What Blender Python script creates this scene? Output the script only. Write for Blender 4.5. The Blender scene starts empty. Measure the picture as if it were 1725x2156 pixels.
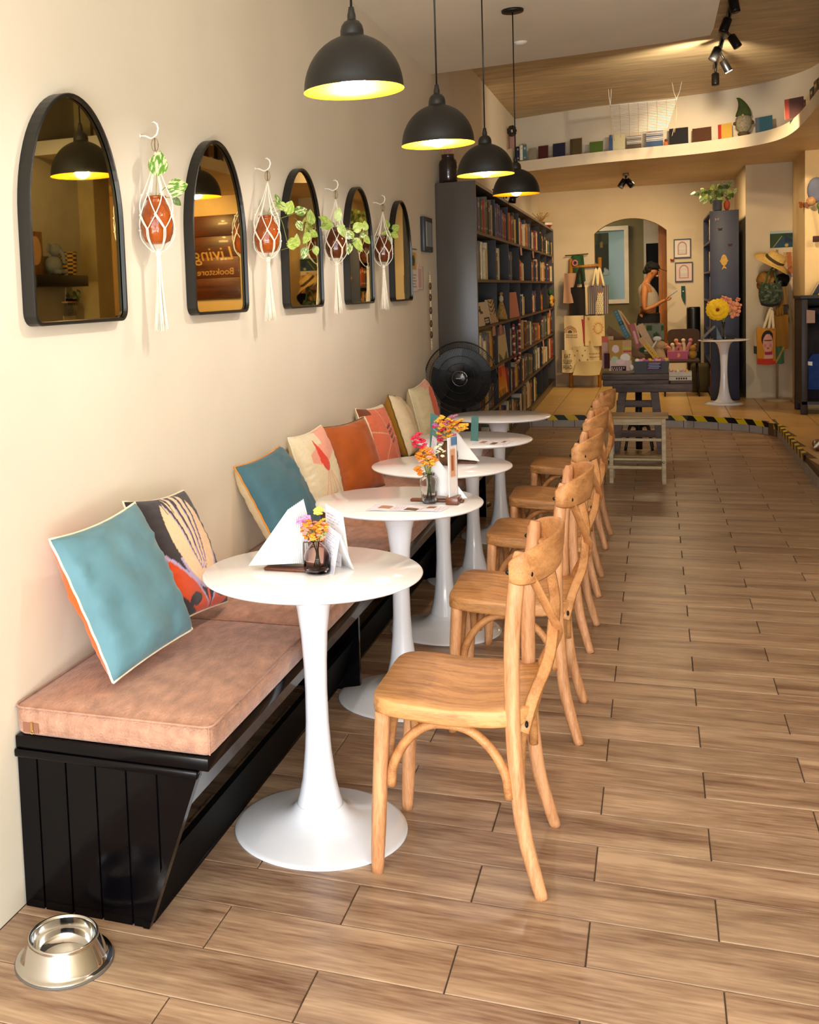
import bpy, math, random
import numpy as np
from mathutils import Vector, Matrix, noise

random.seed(7)
SC = bpy.context.scene
COL = SC.collection
R = math.radians
PI = math.pi

# ------------------------------------------------------------------ camera
def aim_camera():
    yaw, pit, rol = 0.3623, 0.0803, -0.0403
    f = Vector((-math.sin(yaw)*math.cos(pit), math.cos(yaw)*math.cos(pit), -math.sin(pit)))
    r = Vector((math.cos(yaw), math.sin(yaw), 0)); u = r.cross(f)
    c, s = math.cos(rol), math.sin(rol)
    r2 = c*r + s*u; u2 = -s*r + c*u
    cd = bpy.data.cameras.new('camera'); co = bpy.data.objects.new('camera', cd); COL.objects.link(co)
    M = Matrix((r2, u2, -f)).transposed().to_4x4(); M.translation = Vector((0, 0, 1.4658))
    co.matrix_world = M
    cd.sensor_fit = 'VERTICAL'; cd.sensor_height = 36; cd.lens = 2269.3473/2156*36
    cd.shift_x = (862.5-526.08)/2156; cd.shift_y = (813.68-1078)/2156
    cd.clip_start = .05; cd.clip_end = 100
    SC.camera = co
aim_camera()

# ------------------------------------------------------------------ world, lights, exposure
SC.view_settings.view_transform = 'Standard'; SC.view_settings.look = 'None'
SC.view_settings.gamma = 1; SC.view_settings.exposure = 0.35
SC.view_settings.use_curve_mapping = False
SC.cycles.max_bounces = 12; SC.cycles.glossy_bounces = 4; SC.cycles.transmission_bounces = 12
SC.cycles.diffuse_bounces = 4; SC.cycles.caustics_reflective = False; SC.cycles.caustics_refractive = False
SC.cycles.sample_clamp_indirect = 6
W = bpy.data.worlds.new('world'); SC.world = W; W.use_nodes = True
W.node_tree.nodes['Background'].inputs[0].default_value = (.80, .88, 1, 1)
W.node_tree.nodes['Background'].inputs[1].default_value = 2.0

def area(name, loc, target, sx, sy, power, col):
    l = bpy.data.lights.new(name, 'AREA'); l.shape = 'RECTANGLE'; l.size = sx; l.size_y = sy
    l.energy = power; l.color = col
    o = bpy.data.objects.new(name, l); COL.objects.link(o); o.location = loc
    o.rotation_euler = (Vector(target)-Vector(loc)).to_track_quat('-Z', 'Y').to_euler()
    return o
def spot(name, loc, target, power, col, ang=80, rad=.04):
    l = bpy.data.lights.new(name, 'SPOT'); l.energy = power; l.color = col; l.spot_size = R(ang)
    l.spot_blend = .7; l.shadow_soft_size = rad
    o = bpy.data.objects.new(name, l); COL.objects.link(o); o.location = loc
    o.rotation_euler = (Vector(target)-Vector(loc)).to_track_quat('-Z', 'Y').to_euler()
    return o
# daylight through the open shop front behind the camera
area('shopfront_daylight', (.3, -1.45, 1.45), (-.1, 6, 1.5), 3.4, 2.5, 112, (.80, .91, 1.0))
# added fill that lifts the ceiling, standing in for light off the pavement
area('ceiling_fill', (.3, -1.4, .25), (0, 3.2, 3.0), 3.2, .5, 100, (.96, .95, .92))
# lights for the back and counter side; some are unseen and added
WARM = (1, .74, .42)
area('counter_fill', (2.3, 10.4, 2.72), (2.0, 12.2, 1.3), .3, .3, 22, WARM)  # unseen lamp added to brighten the counter side
area('soffit_fill', (.1, 13.6, 2.72), (.1, 13.8, 0), .5, .5, 22, WARM)  # added under the soffit to brighten the back area
area('back_room_light', (-1.2, 16.2, 2.6), (-.5, 16.6, 0), .5, .5, 9, (1, .85, .6))
spot('track_spot', (.56, 9.75, 3.12), (1.85, 12.45, 1.9), 190, WARM, 34)
spot('track_spot', (.46, 9.35, 3.15), (-.3, 12.0, 3.1), 75, (1, .84, .62), 110)
spot('track_spot', (.50, 10.35, 3.1), (-.4, 15.2, 1.5), 95, WARM, 60)
spot('mirror_view_fill', (.75, 7.0, 2.93), (2.0, 8.2, 1.85), 45, (1, .86, .6), 62)  # added to brighten the wall reflected in the nearest mirror
spot('mirror_view_fill', (2.2, 11.2, 2.70), (2.4, 12.36, 2.1), 50, (1, .72, .32), 80)  # unseen spot put in for the yellow glow over the sign
spot('track_spot', (.50, 8.9, 3.15), (-.05, 10.1, .75), 26, WARM, 34)  # extra spot added to lift the goods on the trestle table
spot('soffit_spot', (-.36, 13.25, 2.56), (-.7, 15.2, 1.5), 40, WARM, 100)

# ------------------------------------------------------------------ materials
def lin(c):
    if isinstance(c, str):
        c = tuple(int(c[i:i+2], 16)/255 for i in (0, 2, 4))
    return tuple((x/12.92 if x <= .04045 else ((x+.055)/1.055)**2.4) for x in c[:3])
MATS = {}
def mat(name, col, rough=.5, metal=0., var=.08, nscale=6., bump=0., bscale=60., emit=0., trans=0., ior=1.45,
        coat=0., sheen=0., stretch=None, rnd=0., spec=.5, detail=4, ecol=None):
    if name in MATS: return MATS[name]
    m = bpy.data.materials.new(name); MATS[name] = m; m.use_nodes = True
    N, L = m.node_tree.nodes, m.node_tree.links
    b = N['Principled BSDF']; c = lin(col)
    b.inputs['Roughness'].default_value = rough; b.inputs['Metallic'].default_value = metal
    b.inputs['Specular IOR Level'].default_value = spec
    b.inputs['IOR'].default_value = ior; b.inputs['Transmission Weight'].default_value = trans
    b.inputs['Coat Weight'].default_value = coat; b.inputs['Coat Roughness'].default_value = .08
    if sheen: b.inputs['Sheen Weight'].default_value = sheen; b.inputs['Sheen Roughness'].default_value = .35
    if emit:
        b.inputs['Emission Color'].default_value = (*lin(ecol or col), 1); b.inputs['Emission Strength'].default_value = emit
    tc = N.new('ShaderNodeTexCoord'); mp = N.new('ShaderNodeMapping')
    L.new(tc.outputs['Object'], mp.inputs['Vector'])
    if stretch: mp.inputs['Scale'].default_value = stretch
    if rnd:
        oi = N.new('ShaderNodeObjectInfo'); vm = N.new('ShaderNodeVectorMath'); vm.operation = 'MULTIPLY_ADD'
        cb = N.new('ShaderNodeCombineXYZ')
        for i in range(3): L.new(oi.outputs['Random'], cb.inputs[i])
        vm.inputs[1].default_value = (37, 53, 71); L.new(cb.outputs[0], vm.inputs[0]); L.new(mp.outputs[0], vm.inputs[2])
        src = vm.outputs[0]
    else: src = mp.outputs[0]
    nz = N.new('ShaderNodeTexNoise'); nz.inputs['Scale'].default_value = nscale; nz.inputs['Detail'].default_value = detail
    L.new(src, nz.inputs['Vector'])
    cr = N.new('ShaderNodeValToRGB'); e = cr.color_ramp.elements
    e[0].position = .3; e[1].position = .7
    e[0].color = (*[x*(1-var) for x in c], 1); e[1].color = (*[min(1, x*(1+var)) for x in c], 1)
    L.new(nz.outputs[0], cr.inputs[0]); out = cr.outputs[0]
    if rnd:
        hs = N.new('ShaderNodeHueSaturation'); mr = N.new('ShaderNodeMapRange')
        mr.inputs[3].default_value = 1-rnd; mr.inputs[4].default_value = 1+rnd
        L.new(oi.outputs['Random'], mr.inputs[0]); L.new(mr.outputs[0], hs.inputs['Value']); L.new(out, hs.inputs['Color'])
        out = hs.outputs[0]
    L.new(out, b.inputs['Base Color'])
    if bump:
        n2 = N.new('ShaderNodeTexNoise'); n2.inputs['Scale'].default_value = bscale; n2.inputs['Detail'].default_value = 3
        L.new(src, n2.inputs['Vector']); bp = N.new('ShaderNodeBump'); bp.inputs['Strength'].default_value = bump
        bp.inputs['Distance'].default_value = .01; L.new(n2.outputs[0], bp.inputs['Height']); L.new(bp.outputs[0], b.inputs['Normal'])
    return m

def wood(name, light, dark, rough=.45, scale=1., axis=0, rnd=0., bump=.15, coat=0., rings=7., thr=(.35, .68)):
    """grain stretched along one local axis, with finer dark pores"""
    if name in MATS: return MATS[name]
    m = bpy.data.materials.new(name); MATS[name] = m; m.use_nodes = True
    N, L = m.node_tree.nodes, m.node_tree.links; b = N['Principled BSDF']
    b.inputs['Roughness'].default_value = rough; b.inputs['Coat Weight'].default_value = coat
    tc = N.new('ShaderNodeTexCoord'); mp = N.new('ShaderNodeMapping'); L.new(tc.outputs['Object'], mp.inputs[0])
    s = [9*scale]*3; s[axis] = .9*scale; mp.inputs['Scale'].default_value = s
    oi = N.new('ShaderNodeObjectInfo'); cb = N.new('ShaderNodeCombineXYZ')
    for i in range(3): L.new(oi.outputs['Random'], cb.inputs[i])
    vm = N.new('ShaderNodeVectorMath'); vm.operation = 'MULTIPLY_ADD'; vm.inputs[1].default_value = (31, 57, 83)
    L.new(cb.outputs[0], vm.inputs[0]); L.new(mp.outputs[0], vm.inputs[2])
    n1 = N.new('ShaderNodeTexNoise'); n1.inputs['Scale'].default_value = rings/4; n1.inputs['Detail'].default_value = 6
    n1.inputs['Distortion'].default_value = .6; L.new(vm.outputs[0], n1.inputs['Vector'])
    n2 = N.new('ShaderNodeTexNoise'); n2.inputs['Scale'].default_value = rings*2.2; n2.inputs['Detail'].default_value = 3
    L.new(vm.outputs[0], n2.inputs['Vector'])
    mx = N.new('ShaderNodeMath'); mx.operation = 'MULTIPLY_ADD'; mx.inputs[1].default_value = .35
    L.new(n2.outputs[0], mx.inputs[0])
    m2 = N.new('ShaderNodeMath'); m2.operation = 'MULTIPLY'; m2.inputs[1].default_value = .68
    L.new(n1.outputs[0], m2.inputs[0]); L.new(m2.outputs[0], mx.inputs[2])
    cr = N.new('ShaderNodeValToRGB'); e = cr.color_ramp.elements
    e[0].position, e[1].position = thr; e[0].color = (*lin(dark), 1); e[1].color = (*lin(light), 1)
    L.new(mx.outputs[0], cr.inputs[0]); out = cr.outputs[0]
    if rnd:
        hs = N.new('ShaderNodeHueSaturation'); mr = N.new('ShaderNodeMapRange')
        mr.inputs[3].default_value = 1-rnd; mr.inputs[4].default_value = 1+rnd
        L.new(oi.outputs['Random'], mr.inputs[0]); L.new(mr.outputs[0], hs.inputs['Value']); L.new(out, hs.inputs['Color'])
        out = hs.outputs[0]
    L.new(out, b.inputs['Base Color'])
    bp = N.new('ShaderNodeBump'); bp.inputs['Strength'].default_value = bump; bp.inputs['Distance'].default_value = .004
    L.new(mx.outputs[0], bp.inputs['Height']); L.new(bp.outputs[0], b.inputs['Normal'])
    return m

def paintmat(name='painted_print', rough=.75, sheen=.0):
    """colour comes from the print stored on the mesh"""
    if name in MATS: return MATS[name]
    m = bpy.data.materials.new(name); MATS[name] = m; m.use_nodes = True
    N, L = m.node_tree.nodes, m.node_tree.links; b = N['Principled BSDF']
    b.inputs['Roughness'].default_value = rough
    if sheen: b.inputs['Sheen Weight'].default_value = sheen
    a = N.new('ShaderNodeAttribute'); a.attribute_name = 'Print'
    tc = N.new('ShaderNodeTexCoord'); nz = N.new('ShaderNodeTexNoise'); nz.inputs['Scale'].default_value = 90
    L.new(tc.outputs['Object'], nz.inputs['Vector'])
    mr = N.new('ShaderNodeMapRange'); mr.inputs[3].default_value = .88; mr.inputs[4].default_value = 1.1
    L.new(nz.outputs[0], mr.inputs[0])
    hs = N.new('ShaderNodeHueSaturation'); L.new(a.outputs['Color'], hs.inputs['Color']); L.new(mr.outputs[0], hs.inputs['Value'])
    L.new(hs.outputs[0], b.inputs['Base Color'])
    return m

# ------------------------------------------------------------------ mesh builder
class MB:
    def __init__(s): s.v = []; s.f = []; s.m = []; s.sm = []
    def add(s, vs, fs, mi=0, smooth=False):
        k = len(s.v); s.v += [tuple(p) for p in vs]
        s.f += [tuple(i+k for i in f) for f in fs]; s.m += [mi]*len(fs); s.sm += [smooth]*len(fs); return s
    def box(s, x0, x1, y0, y1, z0, z1, mi=0, M=None):
        v = [(x, y, z) for x in (x0, x1) for y in (y0, y1) for z in (z0, z1)]
        if M is not None: v = [M @ Vector(p) for p in v]
        return s.add(v, [(0, 1, 3, 2), (4, 6, 7, 5), (0, 4, 5, 1), (2, 3, 7, 6), (0, 2, 6, 4), (1, 5, 7, 3)], mi)
    def rbox(s, x0, x1, y0, y1, z0, z1, r=.01, mi=0, M=None, seg=2, smooth=True):
        """box with rounded edges: rings of a rounded rectangle (xy) inset at top and bottom"""
        def ring(ins, z):
            out = []; rr = max(r-ins, 1e-4)
            for cx, cy, a0 in ((x1-r, y1-r, 0), (x0+r, y1-r, 90), (x0+r, y0+r, 180), (x1-r, y0+r, 270)):
                for i in range(seg+1):
                    a = R(a0+90*i/seg); out.append((cx+rr*math.cos(a), cy+rr*math.sin(a), z))
            return out
        rings = []
        for i in range(seg+1):
            a = R(90*i/seg); rings.append(ring(r*(1-math.sin(a)), z0+r*(1-math.cos(a))))
        for i in range(seg+1):
            a = R(90*i/seg); rings.append(ring(r*(1-math.cos(a)), z1-r+r*math.sin(a)))
        if M is not None: rings = [[M @ Vector(p) for p in q] for q in rings]
        return s.loft(rings, mi, True, smooth)
    def loft(s, rings, mi=0, caps=True, smooth=True, closed=True):
        n = len(rings[0]); v = [p for q in rings for p in q]; f = []
        for i in range(len(rings)-1):
            for j in range(n if closed else n-1):
                a = i*n+j; b = i*n+(j+1) % n
                f.append((a, b, b+n, a+n))
        if caps and closed:
            f.append(tuple(range(n-1, -1, -1))); f.append(tuple((len(rings)-1)*n+j for j in range(n)))
        return s.add(v, f, mi, smooth)
    def tube(s, path, r, n=8, mi=0, caps=True, smooth=True, flat=None):
        P = [Vector(p) for p in path]; rr = r if isinstance(r, (list, tuple)) else [r]*len(P)
        t0 = (P[1]-P[0]).normalized(); up = Vector((0, 0, 1)) if abs(t0.z) < .9 else Vector((1, 0, 0))
        nrm = (up-up.dot(t0)*t0).normalized(); rings = []
        for i, p in enumerate(P):
            t = (P[min(i+1, len(P)-1)]-P[max(i-1, 0)]).normalized()
            nrm = (nrm-nrm.dot(t)*t).normalized(); bi = t.cross(nrm)
            fa = flat if flat else (1, 1)
            rings.append([p+rr[i]*(fa[0]*math.cos(2*PI*j/n)*nrm+fa[1]*math.sin(2*PI*j/n)*bi) for j in range(n)])
        return s.loft(rings, mi, caps, smooth)
    def lathe(s, prof, n=24, c=(0, 0, 0), mi=0, caps=False, smooth=True):
        rings = [[(c[0]+r*math.cos(2*PI*j/n), c[1]+r*math.sin(2*PI*j/n), c[2]+z) for j in range(n)] for r, z in prof]
        return s.loft(rings, mi, caps, smooth)
    def ball(s, c, r, n=10, m=6, mi=0, sc=(1, 1, 1), M=None):
        rings = []
        for i in range(m+1):
            a = PI*i/m; q = max(math.sin(a), .02)
            ring = [Vector((r*sc[0]*q*math.cos(2*PI*j/n), r*sc[1]*q*math.sin(2*PI*j/n), -r*sc[2]*math.cos(a))) for j in range(n)]
            if M is not None: ring = [M @ p for p in ring]
            rings.append([p+Vector(c) for p in ring])
        return s.loft(rings, mi, True, True)
    def prism(s, pts, d, mi=0, smooth=False):
        """pts: 3-D outline, extruded by vector d"""
        n = len(pts); d = Vector(d); v = [Vector(p) for p in pts]; v += [p+d for p in v]
        f = [tuple(range(n)), tuple(range(2*n-1, n-1, -1))]
        f += [(i, i+n, (i+1) % n+n, (i+1) % n) for i in range(n)]
        return s.add(v, f, mi, smooth)
    def build(s, name, mats, parent=None, loc=None, rot=None, recalc=True):
        me = bpy.data.meshes.new(name); off = Vector(parent['_o']) if parent is not None and '_o' in parent else Vector((0, 0, 0))
        vs = [Vector(p)-off for p in s.v] if off.length else s.v
        me.from_pydata(vs, [], s.f)
        mats = mats if isinstance(mats, (list, tuple)) else [mats]
        for m in mats: me.materials.append(m)
        me.polygons.foreach_set('material_index', s.m); me.polygons.foreach_set('use_smooth', s.sm)
        if recalc:
            import bmesh
            b = bmesh.new(); b.from_mesh(me); bmesh.ops.recalc_face_normals(b, faces=b.faces); b.to_mesh(me); b.free()
        me.update()
        return link(name, me, parent, loc, rot)

def link(name, me, parent=None, loc=None, rot=None):
    o = bpy.data.objects.new(name, me); COL.objects.link(o)
    if parent is not None:
        o.parent = parent
        if '_o' in parent: o['_o'] = list(parent['_o'])
    if loc is not None: o.location = loc
    if rot is not None: o.rotation_euler = rot
    return o
def tag(o, label, cat, group=None, kind=None):
    if label: o['label'] = label
    if cat: o['category'] = cat
    if group: o['group'] = group
    if kind: o['kind'] = kind
    return o
def thing(name, label, cat, loc=(0, 0, 0), group=None):
    """an Empty at the base of a thing; its parts are given in world coordinates when built"""
    o = bpy.data.objects.new(name, None); COL.objects.link(o); o.location = loc; o.empty_display_size = .05
    o['_o'] = list(loc); return tag(o, label, cat, group)
def single(mb, name, mats, label, cat, group=None, loc=(0, 0, 0)):
    """a thing that is one mesh; origin moved to loc"""
    L = Vector(loc); mb.v = [tuple(Vector(p)-L) for p in mb.v]
    return tag(mb.build(name, mats, None, L), label, cat, group)
def struct(mb, name, mats, parent=None):
    o = mb.build(name, mats, parent)
    if parent is None: o['kind'] = 'structure'
    return o
def dup(o, parent=None):
    c = o.copy(); COL.objects.link(c); c.parent = parent
    for ch in list(o.children): dup(ch, c)
    return c
def curve(pts, n=12):
    """Catmull-Rom through pts"""
    P = [Vector(p) for p in pts]; P = [2*P[0]-P[1]]+P+[2*P[-1]-P[-2]]; out = []
    for i in range(1, len(P)-2):
        a, b, c, d = P[i-1:i+3]
        for k in range(n):
            t = k/n
            out.append(.5*((2*b)+(c-a)*t+(2*a-5*b+4*c-d)*t*t+(3*b-a-3*c+d)*t**3))
    return out+[P[-2]]
def sheet(name, nx, ny, pos, paint, mats, parent=None, loc=None, both=None, smooth=True):
    """nx x ny grid; pos(u,v)->point, u,v in 0..1; paint(U,V)->rgb (sRGB) arrays; both = thickness vector to close it"""
    us = np.linspace(0, 1, nx); vs = np.linspace(0, 1, ny); V, U = np.meshgrid(vs, us, indexing='ij')
    pts = [tuple(pos(u, v)) for v in vs for u in us]
    off = Vector(parent['_o']) if parent is not None and '_o' in parent else Vector(loc or (0, 0, 0))
    pts = [tuple(Vector(p)-off) for p in pts]
    f = [(j*nx+i, j*nx+i+1, (j+1)*nx+i+1, (j+1)*nx+i) for j in range(ny-1) for i in range(nx-1)]
    if both is not None:
        n = len(pts); b = Vector(both); pts = pts+[tuple(Vector(p)+b) for p in pts]
        f += [tuple(n+k for k in reversed(q)) for q in list(f)]
        ring = [i for i in range(nx)]+[j*nx+nx-1 for j in range(1, ny)]+[(ny-1)*nx+i for i in range(nx-2, -1, -1)]+[j*nx for j in range(ny-2, 0, -1)]
        f += [(ring[k], ring[k]+n, ring[(k+1) % len(ring)]+n, ring[(k+1) % len(ring)]) for k in range(len(ring))]
    me = bpy.data.meshes.new(name); me.from_pydata(pts, [], f)
    mats = mats if isinstance(mats, (list, tuple)) else [mats]
    for m in mats: me.materials.append(m)
    if smooth: me.polygons.foreach_set('use_smooth', [True]*len(f))
    if paint is not None:
        rgb = np.clip(np.asarray(paint(U, V)), 0, 1)
        rgb = np.where(rgb <= .04045, rgb/12.92, ((rgb+.055)/1.055)**2.4).reshape(-1, 3)
        if both is not None: rgb = np.concatenate([rgb, rgb])
        a = me.color_attributes.new('Print', 'FLOAT_COLOR', 'POINT')
        a.data.foreach_set('color', np.concatenate([rgb, np.ones((len(rgb), 1))], 1).astype(np.float32).ravel())
    me.update()
    return link(name, me, parent, None if parent is not None else loc)
def H(s): return np.array([int(s[i:i+2], 16)/255 for i in (0, 2, 4)])
def put(img, mask, col):
    img[mask] = H(col) if isinstance(col, str) else col
def blank(U, col): return np.ones(U.shape+(3,))*H(col)
def text_mesh(txt, size, extrude=.001, shear=0.):
    cu = bpy.data.curves.new('lettering', 'FONT'); cu.body = txt; cu.size = size; cu.extrude = extrude; cu.shear = shear
    cu.align_x = 'CENTER'; cu.align_y = 'CENTER'; cu.resolution_u = 3
    o = bpy.data.objects.new('lettering', cu); COL.objects.link(o)
    dg = bpy.context.evaluated_depsgraph_get(); me = bpy.data.meshes.new_from_object(o.evaluated_get(dg))
    bpy.data.objects.remove(o); bpy.data.curves.remove(cu); return me

# ------------------------------------------------------------------ palette
plaster = mat('wall_plaster', 'E8DDC8', .62, var=.045, nscale=1.6, bump=.12, bscale=9, detail=6)
plaster2 = mat('back_wall_plaster', 'D3BF9C', .7, var=.05, nscale=2.2, bump=.08, bscale=12)
white_paint = mat('white_wall_paint', 'D9CDB8', .6, var=.03, nscale=3)
ceil_m = mat('ceiling_paint', 'F3E8D2', .7, var=.03, nscale=2)
ceil_rough = mat('rough_ceiling_paint', 'D0B88C', .55, var=.22, nscale=5, stretch=(.5, 2.2, 1), bump=.2, bscale=12)
soffit_m = mat('soffit_paint', 'E0C694', .5, var=.08, nscale=2.5)
grout = mat('floor_grout', '57463A', .9)
plank_m = wood('floor_tile_wood_print', 'C4A586', '765540', .33, 1.0, 0, rnd=.10, bump=.10, rings=5.5, thr=(.36, .66))
tile_m = mat('beige_floor_tile', 'D6AE6A', .3, var=.08, nscale=5, rnd=.05)
tilegap = mat('dark_tile_joint', '6A4F34', .8)
riser_m = mat('grey_riser_tile', 'A9A196', .45, var=.06, rnd=.05)
black_gloss = mat('black_gloss_paint', '050406', .16, var=.2, nscale=8, bump=.03, bscale=30, spec=.22)
black_matt = mat('black_matt_metal', '17140F', .42, var=.15, nscale=20)
black_soft = mat('black_plastic', '0E0D0D', .35)
cushion_m = mat('bench_fabric', 'B4866E', .85, var=.22, nscale=38, bump=.5, bscale=160, sheen=.25, stretch=(1, .45, 1))
white_lacquer = mat('white_lacquer', 'ECEDF2', .14, var=.01, coat=.3)
oak = wood('chair_oak', 'D49A5E', 'A26C3A', .5, 2.4, 0, rnd=.05, bump=.12, rings=9, thr=(.36, .60))
oak_v = wood('chair_oak_upright', 'DAA070', 'AE7446', .5, 2.4, 2, rnd=.05, bump=.12, rings=9, thr=(.36, .60))
oak_b = wood('bent_oak', 'CB9058', '9E6636', .55, 1.5, 1, rnd=.05, bump=.15, rings=8, thr=(.34, .62))
bolt_m = mat('dark_bolt_metal', '2A2724', .35, .8)
gold = mat('gold_shade_lining', 'E8960C', .4, .3, var=.04)
glow = mat('lit_bulb', 'FFFCF8', .4, emit=290, var=0)
cord_m = mat('cotton_cord', 'EFE3CC', .85, var=.06, nscale=60)
mirror_m = mat('tinted_mirror_glass', 'D8C58C', .015, 1.0, var=0)
def leaf_mat(name, a, b, lo, hi):
    m = mat(name, a, .4, nscale=3.2, rnd=.08, detail=2, stretch=(1, 3.5, 1)); e = [n for n in m.node_tree.nodes if n.type == 'VALTORGB'][0].color_ramp.elements
    e[0].position, e[1].position = lo, hi; e[0].color = (*lin(a), 1); e[1].color = (*lin(b), 1); return m
leafs = [leaf_mat('leaf_variegated', '4E7A22', 'D6D69A', .46, .60), leaf_mat('leaf_lime', '7E9C34', 'BCC66A', .38, .66), leaf_mat('leaf_dark', '2F4A1C', '5A7430', .4, .6)]
stem_m = mat('plant_stem', '7C8C3C', .5)
dark_shelf = mat('bookcase_wood_lit', '504941', .33, var=.14, nscale=5, stretch=(1, 1, .2))  # lamp highlight on the end panel is put into this lighter colour
dark_in = mat('bookcase_wood_shaded', '26211D', .5, var=.14, nscale=5)  # darker copy of the same wood, shade of the inside put into it
shelf_edge = mat('brown_shelf_edge', '5B432B', .5, var=.15)
paper = mat('white_paper', 'EDE9E4', .75, var=.02)
steel = mat('polished_steel', 'C9C6C1', .09, 1.0, var=.04)
printm = paintmat('painted_print', .8)
fabric_print = paintmat('printed_cotton', .9, .15)

# ================================================================== SETTING
WX = -1.472          # the long wall with the mirrors
ZP = .12             # raised tile floor
def step_edge(x):    # plan curve of the step, y for x below 1.04
    pts = [(-1.5, 11.72), (.1, 11.70), (.3, 11.67), (.45, 11.60), (.6, 11.52), (.72, 11.45), (.83, 11.35), (.93, 11.24), (1.0, 11.12), (1.035, 10.98)]
    for a, b in zip(pts, pts[1:]):
        if x <= b[0]: return a[1]+(b[1]-a[1])*max(0, (x-a[0]))/(b[0]-a[0])
    return 10.98
# floor: dark joint bed with one plank tile after another
fl = struct(MB().box(-1.6, 3.4, -1.6, 12.2, -.15, -.0045), 'floor', grout)
PW, PL = .1795, .5490
planks = []; far_mb = MB()
cache = {}
def plank_box(mb, x0, x1, y0, y1):
    g = .0015; c = .0016; x0 += g; x1 -= g; y0 += g; y1 -= g
    mb.loft([[(x0, y0, -.006), (x1, y0, -.006), (x1, y1, -.006), (x0, y1, -.006)], [(x0, y0, -c), (x1, y0, -c), (x1, y1, -c), (x0, y1, -c)],
             [(x0+c, y0+c, 0), (x1-c, y0+c, 0), (x1-c, y1-c, 0), (x0+c, y1-c, 0)]], 0, True, False)
cells = []
for i in range(-21, 56):
    y0 = 2.1365+PW*i; j0 = (-.43 if i % 2 == 0 else -.156)
    k0 = int(math.floor((WX-j0)/PL))
    for k in range(k0, 8):
        xa, xb = max(j0+PL*k, WX), min(j0+PL*(k+1), 1.05 if y0 > 6.7 else 2.0)
        if xb-xa < .02: continue
        cells.append((y0, xa, xb))
cells.sort(key=lambda c: (0 if c[0] > 1.5 and c[1] < 1.05 else 1, c[0]))
for n, (y0, xa, xb) in enumerate(cells):
    if n < 298 and y0 > 1.5 and xa < 1.05:
        w = round(xb-xa, 4)
        if w not in cache:
            m_ = MB(); plank_box(m_, 0, w, 0, PW); o = m_.build('plank', plank_m, fl); cache[w] = o.data
        else: o = link('plank', cache[w], fl)
        o.location = (xa, y0, 0)
    else: plank_box(far_mb, xa, xb, y0, y0+PW)
tag(far_mb.build('plank_rows', plank_m, fl), None, None, kind='stuff')

# raised tiled floor with curved step
pl = MB(); edge = [(x, step_edge(x)+.012) for x in np.linspace(-1.5, 1.035, 40)]+[(1.052, y) for y in np.linspace(10.9, 6.90, 12)]
pl.prism([(x, y, -.02) for x, y in edge]+[(3.4, 6.90, -.02), (3.4, 17.6, -.02), (-1.6, 17.6, -.02)], (0, 0, ZP+.018))
rf = struct(pl, 'floor_raised', tilegap)
TW, TY = .345, .625
for i in range(-6, 10):
    for j in range(-6, 12):
        xa, xb = -.005+TW*i, -.005+TW*(i+1); ya, yb = 10.15+TY*j, 10.15+TY*(j+1)
        xa, xb = max(xa, WX), min(xb, 3.3)
        if xb-xa < .03 or yb < 7.9 and xb < 1: continue
        ya = max(ya, 6.905)
        if yb-ya < .05: continue
        g = .003
        xs = np.linspace(xa+g, xb-g, 5); fr = []
        for x in xs:
            e = step_edge(x)+.016 if x < 1.055 else -9
            fr.append(max(ya+g, e))
        if max(fr) > yb-g-.02 and min(fr) > yb-g-.02: continue
        pts = [(x, min(y, yb-g), ZP-.004) for x, y in zip(xs, fr)]+[(xb-g, yb-g, ZP-.004), (xa+g, yb-g, ZP-.004)]
        if xa < 1.055 < xb and ya < 10.9: pts = [(max(p[0], 1.058), p[1], p[2]) for p in pts]
        if yb > 17.5: continue
        MB().prism(pts, (0, 0, .004)).build('tile', tile_m, rf)
# riser tiles and the yellow and black tape on the nosing
rx = [-1.47, -1.25, -1.03, -.81, -.59, -.37, -.15, .07, .251, .346, .566, .685, .833, .94, 1.03]
for a, b in zip(rx, rx[1:]):
    xs = np.linspace(a+.003, b-.003, 4); o = [(x, step_edge(x), 0) for x in xs]; q = [(x, step_edge(x)+.014, 0) for x in xs[::-1]]
    MB().prism(o+q, (0, 0, .07)).build('riser_tile', riser_m, rf)
yy = 10.97
while yy > 7.2:
    MB().box(1.040, 1.054, yy-.33, yy-.005, 0, .07).build('riser_tile', riser_m, rf); yy -= .335
tape_y = mat('yellow_tape', 'E3C21C', .45, var=.05); tape_b = mat('black_tape', '14120F', .45)
path = [(x, step_edge(x)) for x in np.linspace(-1.46, 1.03, 160)]+[(1.042, y) for y in np.linspace(10.96, 9.05, 110)]
cum = [0]
for a, b in zip(path, path[1:]): cum.append(cum[-1]+math.dist(a, b))
def at_len(s):
    s = min(max(s, 0), cum[-1]); k = max(i for i, c in enumerate(cum) if c <= s); k = min(k, len(path)-2)
    t = (s-cum[k])/(cum[k+1]-cum[k]); a, b = path[k], path[k+1]
    d = Vector((b[0]-a[0], b[1]-a[1], 0)).normalized(); n = Vector((d.y, -d.x, 0))
    return Vector((a[0]+(b[0]-a[0])*t, a[1]+(b[1]-a[1])*t, 0)), n
SW = .105; k = 0; s0 = .02
while s0 < cum[-1]-SW:
    def P(s, h, o):   # h drop on the face, o inset on the top
        p, n = at_len(s); return (p.x+n.x*(.002-o), p.y+n.y*(.002-o), ZP+.0015-h)
    sh = .045; v = []
    for s in (s0, s0+SW*.5, s0+SW):
        v += [P(s+sh, .052, 0), P(s, 0, 0), P(s-sh*.8, 0, .035)]
    MB().add(v, [(0, 3, 4, 1), (1, 4, 5, 2), (3, 6, 7, 4), (4, 7, 8, 5)]).build('tape_stripe', tape_y if k % 2 else tape_b, rf)
    s0 += SW; k += 1

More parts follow.
